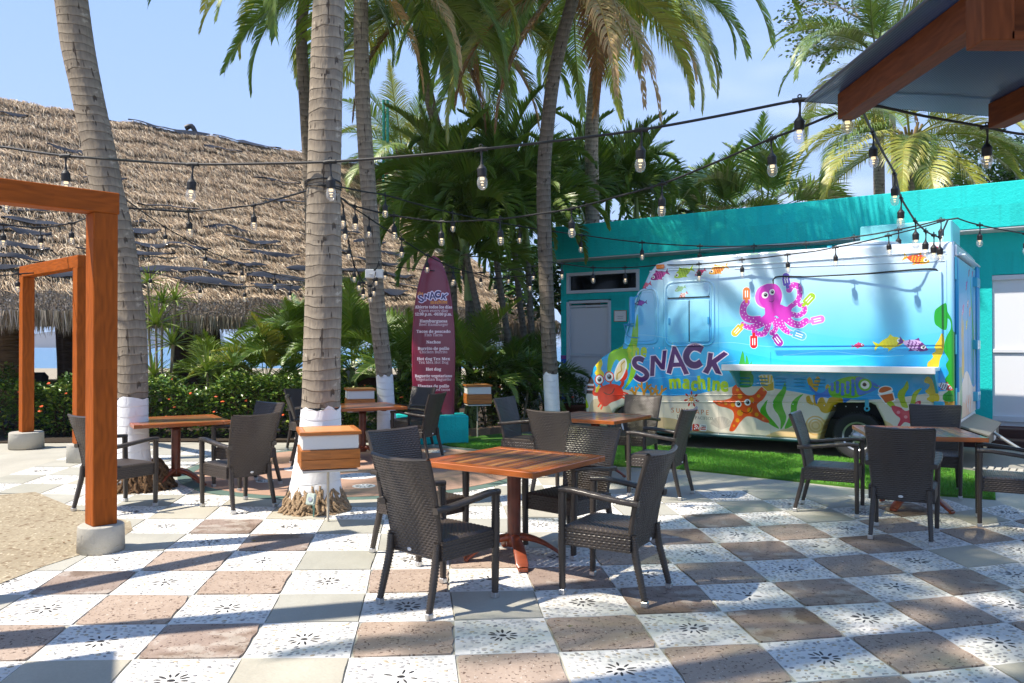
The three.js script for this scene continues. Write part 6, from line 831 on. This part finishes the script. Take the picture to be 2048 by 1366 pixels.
// ---- Christmas palms between the surfboard and the building: slender ringed stems, green crownshafts, dense dark feathers ----
const shaftM = std({ color: lin(0.20, 0.27, 0.07), roughness: 0.45 });
function feather(label, base, d, crownPx, sc, n, lean, white) {
  const X = (base - 1024) * d / 1600, cx = (crownPx[0] - 1024) * d / 1600, cy = 1.6 - (crownPx[1] - 692) * d / 1600, t = thing('fan_palm', label, 'palm tree', [X, 0, -d], 0, 'slender feather palms between the surfboard and the building'), dx = cx - X, sh = Math.min(0.9, cy * 0.3), c0 = [dx * 0.72, cy - sh, 0];
  trunk(t, [[0, 0, 0, 0.1], [dx * 0.12, cy * 0.25, 0, 0.07], [dx * 0.42, cy * 0.5, 0, 0.065], [...c0, 0.06]], white ? 0.55 : undefined, MT.barkDark);
  part('crownshaft', tube([c0, [lerp(c0[0], dx, 0.4), cy - sh * 0.55, 0], [dx, cy, 0]], (q) => 0.085 - 0.045 * q, 12, 10), shaftM, t);
  const C = V3(cx, cy - 0.05, -d), list = []; n = Math.round(n * 1.4); for (let i = 0; i < n; i++) list.push([FEATHER[Math.floor((i / n) * 5)], pick([LF.green, LF.green, LF.green, LF.green]), i * 2.4 + rr(-0.3, 0.3), sc * rr(0.85, 1.1), rr(-0.3, 0.3)]); crown(t, C, list);
}
for (const a of [['feather palm leaning left over the surfboard top', 1000, 15.2, [905, 413], 0.99, 17], ['feather palm with its crown right above the surfboard', 985, 16.4, [885, 373], 0.95, 15], ['feather palm with a yellow-green shaft right of the surfboard', 1035, 15.8, [975, 423], 0.99, 17], ['upright feather palm in the middle of the clump', 1060, 17, [1010, 358], 1.03, 17, 0, 1], ['feather palm just left of the curved trunk', 1070, 16.2, [1050, 433], 0.95, 15, 0, 1], ['feather palm behind the curved trunk, right side', 1150, 19.5, [1130, 388], 1.07, 17], ['feather palm above the turquoise roof corner', 1215, 20.5, [1215, 383], 1.16, 17], ['feather palm farthest right over the turquoise roof', 1280, 21, [1272, 388], 1.12, 17], ['low feather palm behind the surfboard', 940, 15.4, [935, 508], 0.86, 11]]) feather(...a);
for (const [x, y, d, sc, lab] of [[1384, 395, 23, 1.15, 'small palm peeking over the turquoise roof, thin and upright'], [1450, 385, 22.5, 1.3, 'arching palm leaves over the middle of the turquoise roof'], [1530, 372, 22, 1.65, 'larger arching palm behind the roof left of the coconut palm']]) { const X = (x - 1024) * d / 1600, t = thing('areca_palm', lab, 'palm tree', [X, 0, -d]); const cy = 1.6 - (y - 692) * d / 1600 - 0.9; trunk(t, [[0, 0, 0, 0.09], [0, cy * 0.5, 0, 0.07], [0, cy, 0, 0.06]], undefined, MT.barkDark); const L = []; for (let i = 0; i < 15; i++) L.push([ARECA[i % 4], pick([LF.green, LF.green, LF.lime]), i * 2.4, sc * rr(0.8, 1.05), rr(-0.3, 0.3)]); crown(t, V3(X, cy, -d), L); }

// ---- low plants ----
const oneLeaf = (() => { const pos = [], f = (a, b, c) => pos.push(...a, ...b, ...c), P = [[0, 0, 0], [0.28, 0.03, 0.35], [0.22, 0.02, 0.7], [0, -0.06, 1], [-0.22, 0.02, 0.7], [-0.28, 0.03, 0.35], [0, -0.03, 0.5]]; for (let i = 0; i < 6; i++) f(P[6], P[i], P[(i + 1) % 6]); const g = new THREE.BufferGeometry(); g.setAttribute('position', new THREE.Float32BufferAttribute(pos, 3)); g.computeVertexNormals(); return g; })();
const hedgeLeafM = phy({ color: lin(1, 1, 1), roughness: 0.32, transmission: 0.25, thickness: 0, side: THREE.DoubleSide });
const twigM = std({ color: lin(0.10, 0.06, 0.035), roughness: 0.9 });
const flowerGeo = (() => { const g = []; for (let k = 0; k < 14; k++) { const A = k * 2.4, r = 0.6 * Math.sqrt(k / 14); g.push(new THREE.OctahedronGeometry(0.3).scale(1, 0.5, 1).translate(Math.cos(A) * r, 0.25 - r * r * 0.5, Math.sin(A) * r)); } return merge(g); })();
const flowerM = std({ color: lin(0.80, 0.13, 0.03), roughness: 0.6 });
function hedge(label, path, width, hgt, nLeaf, size, cols, flowers, cat = 'hedge') { // path: [[x, z], ...]
  const c = new THREE.CatmullRomCurve3(path.map(([x, z]) => V3(x, 0, z)), false, 'centripetal'), L = c.getLength(), t = thing(cat === 'hedge' ? 'hedge' : 'shrub', label, cat, [path[0][0], 0, path[0][1]]);
  const ms = [], cs = [], o = t.position; 
  for (let i = 0; i < nLeaf; i++) { const s = rnd(), p = c.getPointAt(s), d = c.getTangentAt(s), lum = 0.8 + 0.35 * noise(s * L * 1.1, 3, 512, 5), H = hgt * lum * (0.86 + 0.25 * noise(s * L * 3.5, 1, 512, 9)); let a = rr(-1, 1), y = rnd() ** 0.7; if (rnd() < 0.75) { if (rnd() < 0.6) a = Math.sign(a) * rr(0.75, 1.0); else y = rr(0.85, 1.03); } const w = width * (0.8 + 0.35 * noise(s * L * 2, y * 3, 512, 6)) * (0.75 + 0.3 * y), q = V3(p.x + d.z * a * w, y * H + 0.03, p.z - d.x * a * w).sub(o); ms.push(mat4(q, Q(rr(-0.9, 0.5), rr(0, 6.28), rr(-0.6, 0.6), 'YXZ'), V3(1, 1, 1).multiplyScalar(size * rr(0.6, 1.2)))); cs.push(lin(...pick(cols)).multiplyScalar(rr(0.6, 1.25))); }
  stuffPart('foliage', oneLeaf, hedgeLeafM, ms, t, cs);
  const tw = []; for (let i = 0; i < L * 5; i++) { const s = rnd(), p = c.getPointAt(s).sub(o), a = rr(-0.4, 0.4); for (let k = 0; k < 3; k++) tw.push(tube([[p.x + a, 0, p.z], [p.x + a + rr(-0.1, 0.1), hgt * 0.4, p.z + rr(-0.1, 0.1)], [p.x + a + rr(-0.3, 0.3), hgt * rr(0.7, 0.95), p.z + rr(-0.25, 0.25)]], (q) => 0.012 - 0.007 * q, 5, 5, false)); } const wt = part('twigs', merge(tw), twigM, t); wt.userData.kind = 'stuff';
  for (let i = 0; i < flowers; i++) { const s = rnd(), p = c.getPointAt(s), d = c.getTangentAt(s), y = rr(0.35, 1.05), a = y > 0.9 ? rr(-0.9, 0.6) : rr(-1.05, -0.95), f = part('flower', flowerGeo, flowerM, t); f.position.set(p.x + d.z * a * width - o.x, y * hgt, p.z - d.x * a * width - o.z); f.rotation.set(rr(0, 0.8), rr(0, 6), 0); f.scale.setScalar(rr(0.028, 0.05)); }
  return t;
}
const HC = [[0.12, 0.23, 0.028], [0.19, 0.31, 0.035], [0.075, 0.16, 0.022], [0.30, 0.38, 0.06], [0.055, 0.12, 0.02]];
hedge('long clipped hedge with small orange flowers in front of the beach restaurant', [[-9.153,-13.763], [-8.12,-13.763], [-7.05,-13.69], [-5.906,-13.617], [-4.715,-13.617], [-3.609,-13.617]].map(([x, z]) => [x, z - 0.45]), 0.42, 1.03, 15000, 0.085, HC, 26);
hedge('hedge with orange flowers between the two palms behind the back table', [[-3.432,-13.763], [-2.889,-13.838], [-2.383,-13.913], [-1.662,-14.066]].map(([x, z]) => [x, z - 0.55]), 0.4, 0.95, 7000, 0.085, HC, 10);
hedge('loose leggy shrubs with a few orange blossoms right of the surfboard', [[-0.569,-14.222], [-0.221,-14.713], [0.347,-15.422], [0.77,-16.203]].map(([x, z]) => [x, z - 0.35]), 0.42, 1.12, 4200, 0.095, [[0.10, 0.17, 0.02], [0.20, 0.24, 0.03], [0.05, 0.10, 0.015]], 6, 'shrub');
hedge('small shrub with an orange flower in a pot at the truck nose', [[1.024,-17.067], [1.47,-17.297]].map(([x, z]) => [x, z]), 0.25, 0.92, 1100, 0.09, [[0.07, 0.14, 0.018], [0.12, 0.18, 0.02]], 3, 'shrub');
// areca clumps and broad leaves behind the hedge
function clump(label, x, y, d, sc, n, mats, name = 'areca_palm') { const X = (x - 1024) * d / 1600, t = thing(name, label, 'palm', [X, 0, -d]), y0 = Math.max(0, 1.6 - (y - 692) * d / 1600), L = []; n += 5; for (let i = 0; i < n; i++) L.push([ARECA[i % 4], pick(mats), i * 2.4 + rr(-0.4, 0.4), sc * rr(0.75, 1.15), rr(-0.35, 0.35)]); const st2 = []; for (let k = 0; k < 6; k++) st2.push(tube([[rr(-0.2, 0.2), 0, rr(-0.2, 0.2)], [rr(-0.12, 0.12), y0 * 0.5 + 0.05, 0], [0, y0 + 0.12, 0]], 0.03, 7, 6)); part('stems', merge(st2), shaftM, t); crown(t, V3(X, y0, -d), L); }
clump('large areca clump with yellowing leaf left of the thick palm', 585, 745, 15.2, 0.85, 17, [LF.green, LF.green, LF.lime, LF.green]);
clump('areca leaves right behind the thick palm trunk', 645, 700, 15.6, 0.95, 15, [LF.green, LF.green, LF.green]);
clump('pale-tipped areca spraying left over the hedge', 530, 770, 15.0, 0.75, 13, [LF.lime, LF.green, LF.yellow, LF.green]);
clump('areca leaves between the two white-footed palms', 705, 745, 14.6, 0.95, 15, [LF.green, LF.green, LF.green]);
clump('dark areca between the slender palm and the surfboard', 805, 775, 14.6, 0.85, 15, [LF.green, LF.green, LF.green]);
clump('areca spreading right of the surfboard', 945, 775, 14.9, 0.9, 17, [LF.lime, LF.green, LF.green, LF.green]);
clump('low areca by the shrubs under the fan palms', 1010, 800, 15.3, 0.7, 13, [LF.green, LF.green]);
clump('small areca left of the post beyond the hedge', 420, 765, 15.8, 0.6, 9, [LF.green, LF.lime]);
clump('areca filling the shade behind the curved trunk', 1060, 790, 16.2, 0.8, 13, [LF.green, LF.green, LF.green]);
// spiky dracaenas: rosettes of stiff blades on bare canes
const blades = (n, L, w) => { const g = []; for (let i = 0; i < n; i++) { const A = i * 2.4, e = lerp(1.35, -0.25, i / n), s = sheet(2, 5, (u, v) => { const r = v * L, dr = 0.22 * v * v * (1 - e * 0.3), W = w * (0.5 + 0.6 * Math.sin(Math.min(1, v * 1.3 + 0.25) * PI)) * (v > 0.99 ? 0.05 : 1) * (u - 0.5), x = Math.cos(e) * r, y = Math.sin(e) * r - dr * L + Math.abs(u - 0.5) * w * 0.5; return [Math.cos(A) * x - Math.sin(A) * W, y, Math.sin(A) * x + Math.cos(A) * W]; }); const q = prep(s), k = rr(0.8, 1.2), c = new Float32Array(q.attributes.position.count * 3).fill(k); q.setAttribute('color', new THREE.BufferAttribute(c, 3)); g.push(q); } return mergeGeometries(g); };
const ROS = [blades(34, 0.55, 0.045), blades(26, 0.42, 0.035)];
function dracaena(label, list, d, base) { const X = (base - 1024) * d / 1600, t = thing('dracaena', label, 'plant', [X, 0, -d]); for (const [x, y, s, k] of list) { const cx = (x - 1024) * d / 1600 - X, cy = 1.6 - (y - 692) * d / 1600; part('cane', tube([[cx * 0.3 + rr(-0.1, 0.1), 0, 0], [cx * 0.8, cy * 0.5, 0], [cx, cy, 0]], 0.022, 7, 8), std({ color: lin(0.22, 0.18, 0.13), roughness: 0.9 }), t); const r = part('rosette', ROS[k], pick([LF.lime, LF.green, LF.lime]), t); r.position.set(cx, cy, 0); r.scale.setScalar(s * 1.3); r.rotation.y = rr(0, 6); } }
dracaena('spiky dracaena with several rosettes on bare canes beside the leaning palm', [[312, 650, 1.0, 0], [296, 565, 0.75, 1], [325, 605, 0.85, 1], [350, 600, 0.8, 1], [345, 690, 0.8, 0], [308, 752, 0.75, 0]], 14.6, 320);
dracaena('low dracaena with dark broad blades in front of the restaurant post', [[415, 745, 0.9, 0], [470, 735, 0.8, 0], [445, 775, 0.8, 0]], 14.4, 430);
dracaena('dark spiky plants in the bed right of the surfboard', [[990, 735, 0.75, 0], [1030, 740, 0.75, 0], [1062, 735, 0.7, 0]], 15.0, 1020);
// broad leafy trees behind
function tree(label, x, d, hgt, crownList, cols, n, size) { const X = (x - 1024) * d / 1600, t = thing('tree', label, 'tree', [X, 0, -d]); part('trunk', merge([tube([[0, 0, 0], [0.2, hgt * 0.3, 0], [0, hgt * 0.7, 0.1]], (q) => 0.2 - 0.1 * q, 10, 12), ...crownList.map(([cx, cy, cz]) => tube([[0.1, hgt * 0.3, 0], [cx * 0.5, (cy + hgt * 0.3) / 2 + 0.3, cz * 0.5], [cx, cy, cz]], (q) => 0.08 - 0.06 * q, 7, 8))]), twigM, t); const ms = [], cs = []; for (let i = 0; i < n; i++) { const [cx, cy, cz, r] = pick(crownList), v = V3(rr(-1, 1), rr(-1, 1), rr(-1, 1)); if (v.length() > 1) { i--; continue; } v.setLength(r * (0.55 + 0.5 * rnd()) * (0.8 + 0.4 * noise(v.x * 3 + 9, v.y * 3 + 9, 64, 4))); ms.push(mat4(V3(cx + v.x, cy + v.y * 0.85, cz + v.z), Q(rr(-1, 0.5), rr(0, 6.28), rr(-0.7, 0.7), 'YXZ'), V3(1, 1, 1).multiplyScalar(size * rr(0.6, 1.2)))); cs.push(lin(...pick(cols)).multiplyScalar(rr(0.6, 1.2))); } stuffPart('crown', oneLeaf, hedgeLeafM, ms, t, cs); return t; }
tree('broad bright green leafy tree at the right behind the building', 2010, 24, 6.5, [[0, 5.6, 0, 1.4], [0.9, 6.6, 0.4, 1.5], [-0.5, 6.9, 0, 1.2], [1.6, 5.2, 0.3, 1.3], [0.4, 4.4, 0.6, 1.3], [1.9, 7.2, 0, 1.5]], [[0.09, 0.19, 0.015], [0.13, 0.24, 0.02], [0.05, 0.12, 0.012]], 15000, 0.15);
tree('round-leaved tree filling the gap behind the fan palms', 1160, 22, 4.6, [[-0.3, 3.6, 0, 1.2], [0.9, 4.2, 0, 1.1], [2.0, 3.9, 0.3, 1.1], [-1.3, 3.4, 0.3, 1.2], [2.9, 4.4, 0, 1.0]], [[0.05, 0.13, 0.015], [0.08, 0.17, 0.02], [0.03, 0.08, 0.012]], 7000, 0.22);
{ // bare grey branches with sparse leaves, top right
  const d = 26, X = (1760 - 1024) * d / 1600, t = thing('tree', 'tangle of bare pale branches with few leaves above the pergola roof', 'tree', [X, 0, -d]), g = [], ms = [], cs = []; const grow = (p, dir, L, r, k) => { const q = p.clone().addScaledVector(dir, L), m = p.clone().lerp(q, 0.5).add(V3(rr(-0.1, 0.1), rr(-0.1, 0.1), rr(-0.1, 0.1)).multiplyScalar(L)); g.push(tube([p, m, q], (s) => r * (1 - 0.35 * s), 5, 4, false)); if (k === 0) { for (let i = 0; i < 8; i++) { ms.push(mat4(q.clone().add(V3(rr(-0.35, 0.35), rr(-0.3, 0.3), rr(-0.3, 0.3))), Q(rr(-1, 1), rr(0, 6), rr(-1, 1)), V3(1, 1, 1).multiplyScalar(rr(0.09, 0.16)))); cs.push(lin(0.13, 0.20, 0.03).multiplyScalar(rr(0.6, 1.2))); } return; } for (let i = 0; i < 3; i++) grow(q, dir.clone().add(V3(rr(-0.8, 0.8), rr(-0.5, 0.6), rr(-0.8, 0.8))).normalize(), L * rr(0.6, 0.85), r * 0.62, k - 1); };
  g.push(tube([[0.8, 0, 0], [0.6, 5, 0], [0.3, 11.6, 0]], (s) => 0.16 - 0.08 * s, 8, 8)); for (const a of [[-0.9, 0.5, 0.2], [0.6, 0.8, 0.1], [-0.4, 1, -0.2], [0.1, 0.7, 0.7], [-0.8, 0.05, 0.3]]) grow(V3(0.3, 11.6, 0), V3(...a).normalize(), 1.2, 0.06, 4);
  part('branches', merge(g), std({ color: lin(0.34, 0.29, 0.24), roughness: 0.9 }), t); stuffPart('leaves', oneLeaf, hedgeLeafM, ms, t, cs);
}
// two thin green poles by the far palm
for (const [x, lab] of [[767, 'left of the two thin green poles far behind the slender palm'], [775, 'right of the two thin green poles far behind the slender palm']]) { const d = 26, X = (x - 1024) * d / 1600, t = thing('pole', lab, 'pole', [X, 0, -d]); part('shaft', new THREE.CylinderGeometry(0.045, 0.05, 9.6, 10).translate(0, 4.8, 0), std({ color: lin(0.02, 0.25, 0.17), roughness: 0.5 }), t); part('bracket', merge([0, 1, 2].map((k) => box(0.14, 0.05, 0.14, 0.01, 0, 6.5 + k * 0.7, 0))), std({ color: lin(0.25, 0.1, 0.06), roughness: 0.6 }), t); }
// brick edging of the bed, a flower pot
{
  const t = thing('brick_edging', 'row of weathered bricks edging the shrub bed right of the turquoise plinth', 'edging', [0, 0, 0]), m = [0, 1, 2].map((k) => std({ color: lin(0.5 + k * 0.12, 0.42 + k * 0.08, 0.36 + k * 0.05), map: again(stoneTex, 3), roughness: 0.95 })), a = [-0.721,-14.066], b = [0.985,-15.61], n = 16;
  for (let i = 0; i < n; i++) { const s = (i + 0.5) / n, x = lerp(a[0], b[0], s), z = lerp(a[1], b[1], s), q = part('brick', box(0.215 * rr(0.8, 1.05), 0.16, 0.12, 0.014, 0, 0, 0, i), m[i % 3], t); q.position.set(x + rr(-0.01, 0.01), 0.07, z + rr(-0.02, 0.02)); q.rotation.set(rr(-0.06, 0.06), -Math.atan2(b[1] - a[1], b[0] - a[0]) + rr(-0.08, 0.08), rr(-0.04, 0.04)); }
  const pt = thing('flower_pot', 'terracotta coloured planter at the truck nose', 'planter', [0, 0, 0]); const [px, pz] = [1.274,-16.842]; pt.position.set(px, 0, pz); part('pot', new THREE.LatheGeometry([[0, 0.02], [0.2, 0.02], [0.26, 0.3], [0.3, 0.32], [0.3, 0.38], [0.27, 0.38], [0.24, 0.3], [0, 0.3]].map((p) => new THREE.Vector2(...p)), 28), std({ color: lin(0.30, 0.09, 0.05), roughness: 0.8, map: again(concTex, 2) }), pt); part('soil', new THREE.CylinderGeometry(0.25, 0.25, 0.02, 24).translate(0, 0.31, 0), std({ color: lin(0.05, 0.035, 0.025), roughness: 1 }), pt);
}
// soil of the planting beds
struct('soil', slab([[-10, -13.0], [-3.571,-13.474], [-1.523,-13.617], [-0.658,-14.222], [0.954,-15.901], [2.2, -17.8], [2.2, -26], [-10, -26]].map(([x, z]) => [x, z]), -0.02, 0.018), std({ color: lin(0.10, 0.075, 0.05), roughness: 1, map: again(aggTex, 0.8) }));

// ---- festoon lights: cable through [x, y, z] nodes with a hanging bulb at each node marked b ----
const bulbGlass = phy({ color: lin(0.93, 0.93, 0.93), transmission: 0.86, thickness: 0, roughness: 0.08, specularIntensity: 1 }), cableM = std({ color: lin(0.012, 0.012, 0.014), roughness: 0.55 }), glowM = std({ color: lin(0.9, 0.8, 0.6), emissive: lin(1, 0.72, 0.36), emissiveIntensity: 0.9, roughness: 0.4 });
const festoon = { // hangs from the cable at the origin, 0.36 m long
  lamp: merge([tube([[-0.055, -0.004, 0], [0, 0.0, 0], [0.055, -0.004, 0]], 0.019, 8, 6), tube([[0, 0, 0], [0.004, -0.07, 0.002], [0, -0.13, 0]], (t) => 0.017 - 0.008 * Math.sin(t * PI) - 0.003 * t, 8, 8), new THREE.TorusGeometry(0.013, 0.005, 6, 12).translate(0, 0.028, 0), new THREE.LatheGeometry([[0, -0.125], [0.013, -0.128], [0.034, -0.155], [0.039, -0.165], [0.042, -0.17], [0.039, -0.178], [0.039, -0.225], [0.035, -0.235], [0, -0.235]].reverse().map((p) => new THREE.Vector2(...p)), 16)]),
  bulb: new THREE.LatheGeometry([[0, -0.342], [0.016, -0.339], [0.032, -0.327], [0.042, -0.305], [0.045, -0.285], [0.043, -0.262], [0.035, -0.236]].map((p) => new THREE.Vector2(...p)), 18),
  glow: merge([new THREE.CylinderGeometry(0.019, 0.019, 0.018, 12).translate(0, -0.246, 0), new THREE.TorusGeometry(0.011, 0.0035, 6, 14).rotateX(PI / 2).translate(0, -0.277, 0), new THREE.TorusGeometry(0.008, 0.003, 6, 14).rotateX(PI / 2).translate(0, -0.299, 0)]),
};
let lamp0 = null;
function strand(label, nodes, sc = 1, sag = 0.02, cable = cableM) { // nodes: [x, y, z, bulb?]
  const o = nodes[0], t = thing('string_lights', label, 'string lights', [o[0], o[1], o[2]], 0, 'black cables hung with clear bulbs');
  const pts = []; nodes.forEach((n, i) => { pts.push(V3(n[0] - o[0], n[1] - o[1], n[2] - o[2])); if (i < nodes.length - 1) { const m = nodes[i + 1]; pts.push(V3((n[0] + m[0]) / 2 - o[0], (n[1] + m[1]) / 2 - o[1] - sag * 0.35, (n[2] + m[2]) / 2 - o[2])); } });
  part('cable', tube(pts, 0.0115 * Math.max(0.7, sc), 6, nodes.length * 8), cable, t);
  nodes.forEach((n, i) => {
    if (n[3] === 0) return; const p = nodes[Math.max(0, i - 1)], q = nodes[Math.min(nodes.length - 1, i + 1)], dir = Math.atan2(-(q[2] - p[2]), q[0] - p[0]);
    let l; if (!lamp0) { l = lamp0 = part('lamp', festoon.lamp, cableM, t); part('bulb', festoon.bulb, bulbGlass, l); part('filament', festoon.glow, glowM, l); } else { l = lamp0.clone(); t.add(l); }
    l.position.set(n[0] - o[0], n[1] - o[1], n[2] - o[2]); l.rotation.set(rr(-0.06, 0.06), dir, rr(-0.05, 0.05)); l.scale.setScalar(sc);
  });
  return t;
}
const path = (rows, d0, d1) => rows.map(([x, y, b = 1, d], i) => { const q = d ?? lerp(d0, d1, i / (rows.length - 1)); return [(x - 1024) * q / 1600, 1.6 - (y - 692) * q / 1600, -q, b]; });
strand('nearest light cable crossing the whole view from left edge to the pergola beam', path([[-130, 287], [0, 293, 0], [130, 311], [385, 328], [660, 323], [962, 298], [1283, 259], [1600, 199], [1674, 184, 0]], 8.6, 6.55), 1.1);
strand('light cable from the pergola beam running back behind the fan palms to the thick palm', path([[1672, 226, 0, 6.6], [1543, 277, 1, 7.6], [1325, 367, 1, 8.9], [1143, 417, 1, 10.0], [1000, 438, 1, 11.0], [882, 443, 1, 12.0], [788, 431, 1, 12.0], [710, 412, 1, 11.6], [664, 384, 0, 9.0]], 7, 7), 1.08);
strand('light cable from the thick palm to the left edge above the pergola beam', path([[632, 372, 0, 8.1], [625, 378, 1, 8.6], [507, 410, 1, 10.5], [377, 423, 1, 10.6], [213, 412, 1, 10.2], [15, 370, 1, 9.6], [-60, 350, 0, 9.4]], 7, 7), 0.98);
strand('light cable along the right pergola beams at the top right', path([[1704, 170, 0, 6.5], [1697, 181, 1, 6.55], [1712, 205, 0, 6.6], [1735, 208, 0, 6.6], [1975, 254, 1, 6.9], [2060, 270, 0, 7]], 7, 7), 1.05);
strand('light cable dropping from the pergola beam to the truck roof corner', path([[1722, 212, 0, 6.55], [1747, 265, 1, 7.2], [1790, 347, 1, 8.1], [1803, 396, 1, 8.8], [1831, 442, 1, 9.4], [1852, 462, 1, 9.8], [1868, 470, 1, 10.0], [1880, 474, 1, 10.1], [1896, 440, 0, 10.6]], 7, 7), 0.95);
strand('light cable high along the turquoise fascia from the fan palms to the truck corner', path([[674, 372, 0, 9], [770, 390, 1, 11], [905, 426, 1, 13], [1038, 452, 1, 14], [1163, 470, 1, 14.2], [1284, 485, 1, 14], [1400, 492, 1, 13.4], [1508, 492, 1, 12.8], [1612, 487, 1, 12.2], [1708, 474, 1, 11.7], [1797, 459, 1, 11.2], [1882, 440, 1, 10.8], [1917, 436, 0, 10.6]], 7, 7), 0.92);
strand('light cable along the top of the truck side from the curved palm', path([[1104, 524, 0, 13.3], [1124, 527, 1, 13.4], [1186, 535, 1, 13.6], [1250, 535, 1, 13.4], [1320, 530, 1, 12.85], [1398, 528, 1, 12.3], [1484, 519, 1, 11.9], [1575, 509, 1, 11.45], [1671, 495, 1, 11.0], [1777, 471, 1, 10.5], [1890, 441, 0, 10.4]], 7, 7), 0.8);
strand('light cable from the truck corner to the right edge', path([[1917, 437, 0, 10.5], [1960, 450, 1, 10.6], [2052, 467, 1, 10.9], [2100, 470, 0, 11]], 7, 7), 0.85);
strand('light cable slanting from the thick palm down to the surfboard top', path([[676, 392, 0, 8.4], [738, 436, 1, 11.4], [803, 478, 1, 12.2], [854, 510, 1, 12.7], [906, 535, 1, 13], [990, 556, 1, 14], [1060, 550, 1, 14], [1100, 530, 0, 13.5]], 7, 7), 0.85);
strand('short light cable hanging down beside the thick palm to the electrical box', path([[680, 396, 0, 8.6], [686, 412, 1, 9.4], [690, 440, 1, 10], [697, 482, 1, 10.8], [708, 530, 1, 11.6], [718, 548, 1, 12], [726, 565, 1, 12.1], [740, 572, 1, 12.2], [748, 560, 1, 12.3], [752, 540, 1, 12.4], [758, 522, 0, 12.4]], 7, 7), 0.75);
strand('light cable from the slender palm to the curved palm across the fan palm stems', path([[762, 522, 0, 12.4], [770, 530, 1, 12.4], [905, 545, 1, 13.4], [962, 545, 1, 13.6], [1018, 540, 1, 13.6], [1068, 533, 1, 13.4], [1100, 524, 0, 13.3]], 7, 7), 0.7);
strand('far light cable over the thatch at the left edge', path([[-20, 445, 1, 10.4], [6, 449, 1, 10.6], [80, 455, 1, 11], [143, 446, 1, 11.2], [172, 436, 0, 11.2]], 7, 7), 0.9);
strand('light cable slanting over the thatch from the pergola corner to the thick palm', path([[222, 397, 0, 8.0], [252, 400, 1, 11], [330, 454, 1, 12.6], [410, 499, 1, 13.4], [484, 529, 1, 13.8], [549, 548, 1, 14], [614, 560, 1, 14], [655, 558, 0, 14]], 7, 7), 0.82);
strand('lowest light cable in front of the thatch fringe', path([[-20, 552, 0, 11.5], [36, 548, 1, 11.8], [120, 540, 0, 12.5], [300, 545, 1, 14], [400, 565, 1, 14.2], [490, 573, 1, 14.2], [580, 570, 1, 14.2], [640, 556, 0, 14]], 7, 7), 0.8);
// white electrical box strapped to the slender palm, cable ties round the thick palm
{
  const t = thing('electrical_box', 'white electrical box on the slender palm trunk', 'electrical box', [-2.136,2.719,-12.43], 0.08); part('case', box(0.28, 0.14, 0.11, 0.012), MT.whitePlastic, t); part('latch', box(0.05, 0.022, 0.012, 0.003, -0.05, -0.01, 0.058), std({ color: lin(0.5, 0.5, 0.5), roughness: 0.5 }), t); part('strap', new THREE.TorusGeometry(0.125, 0.006, 6, 30).rotateX(PI / 2).translate(0.01, 0.16, -0.12), cableM, t);
  const w = thing('cable_loops', 'black cable loops tied round the thick palm trunk', 'cable', [-1.838,3.16,-7.8]); for (let i = 0; i < 4; i++) part('loop', new THREE.TorusGeometry(0.172, 0.006, 6, 48).rotateX(PI / 2 + rr(-0.2, 0.2)).rotateZ(rr(-0.15, 0.15)).translate(0, rr(-0.06, 0.06), 0), cableM, w);
}

camera.far = 6000; camera.updateProjectionMatrix();
renderer.render(scene, camera);
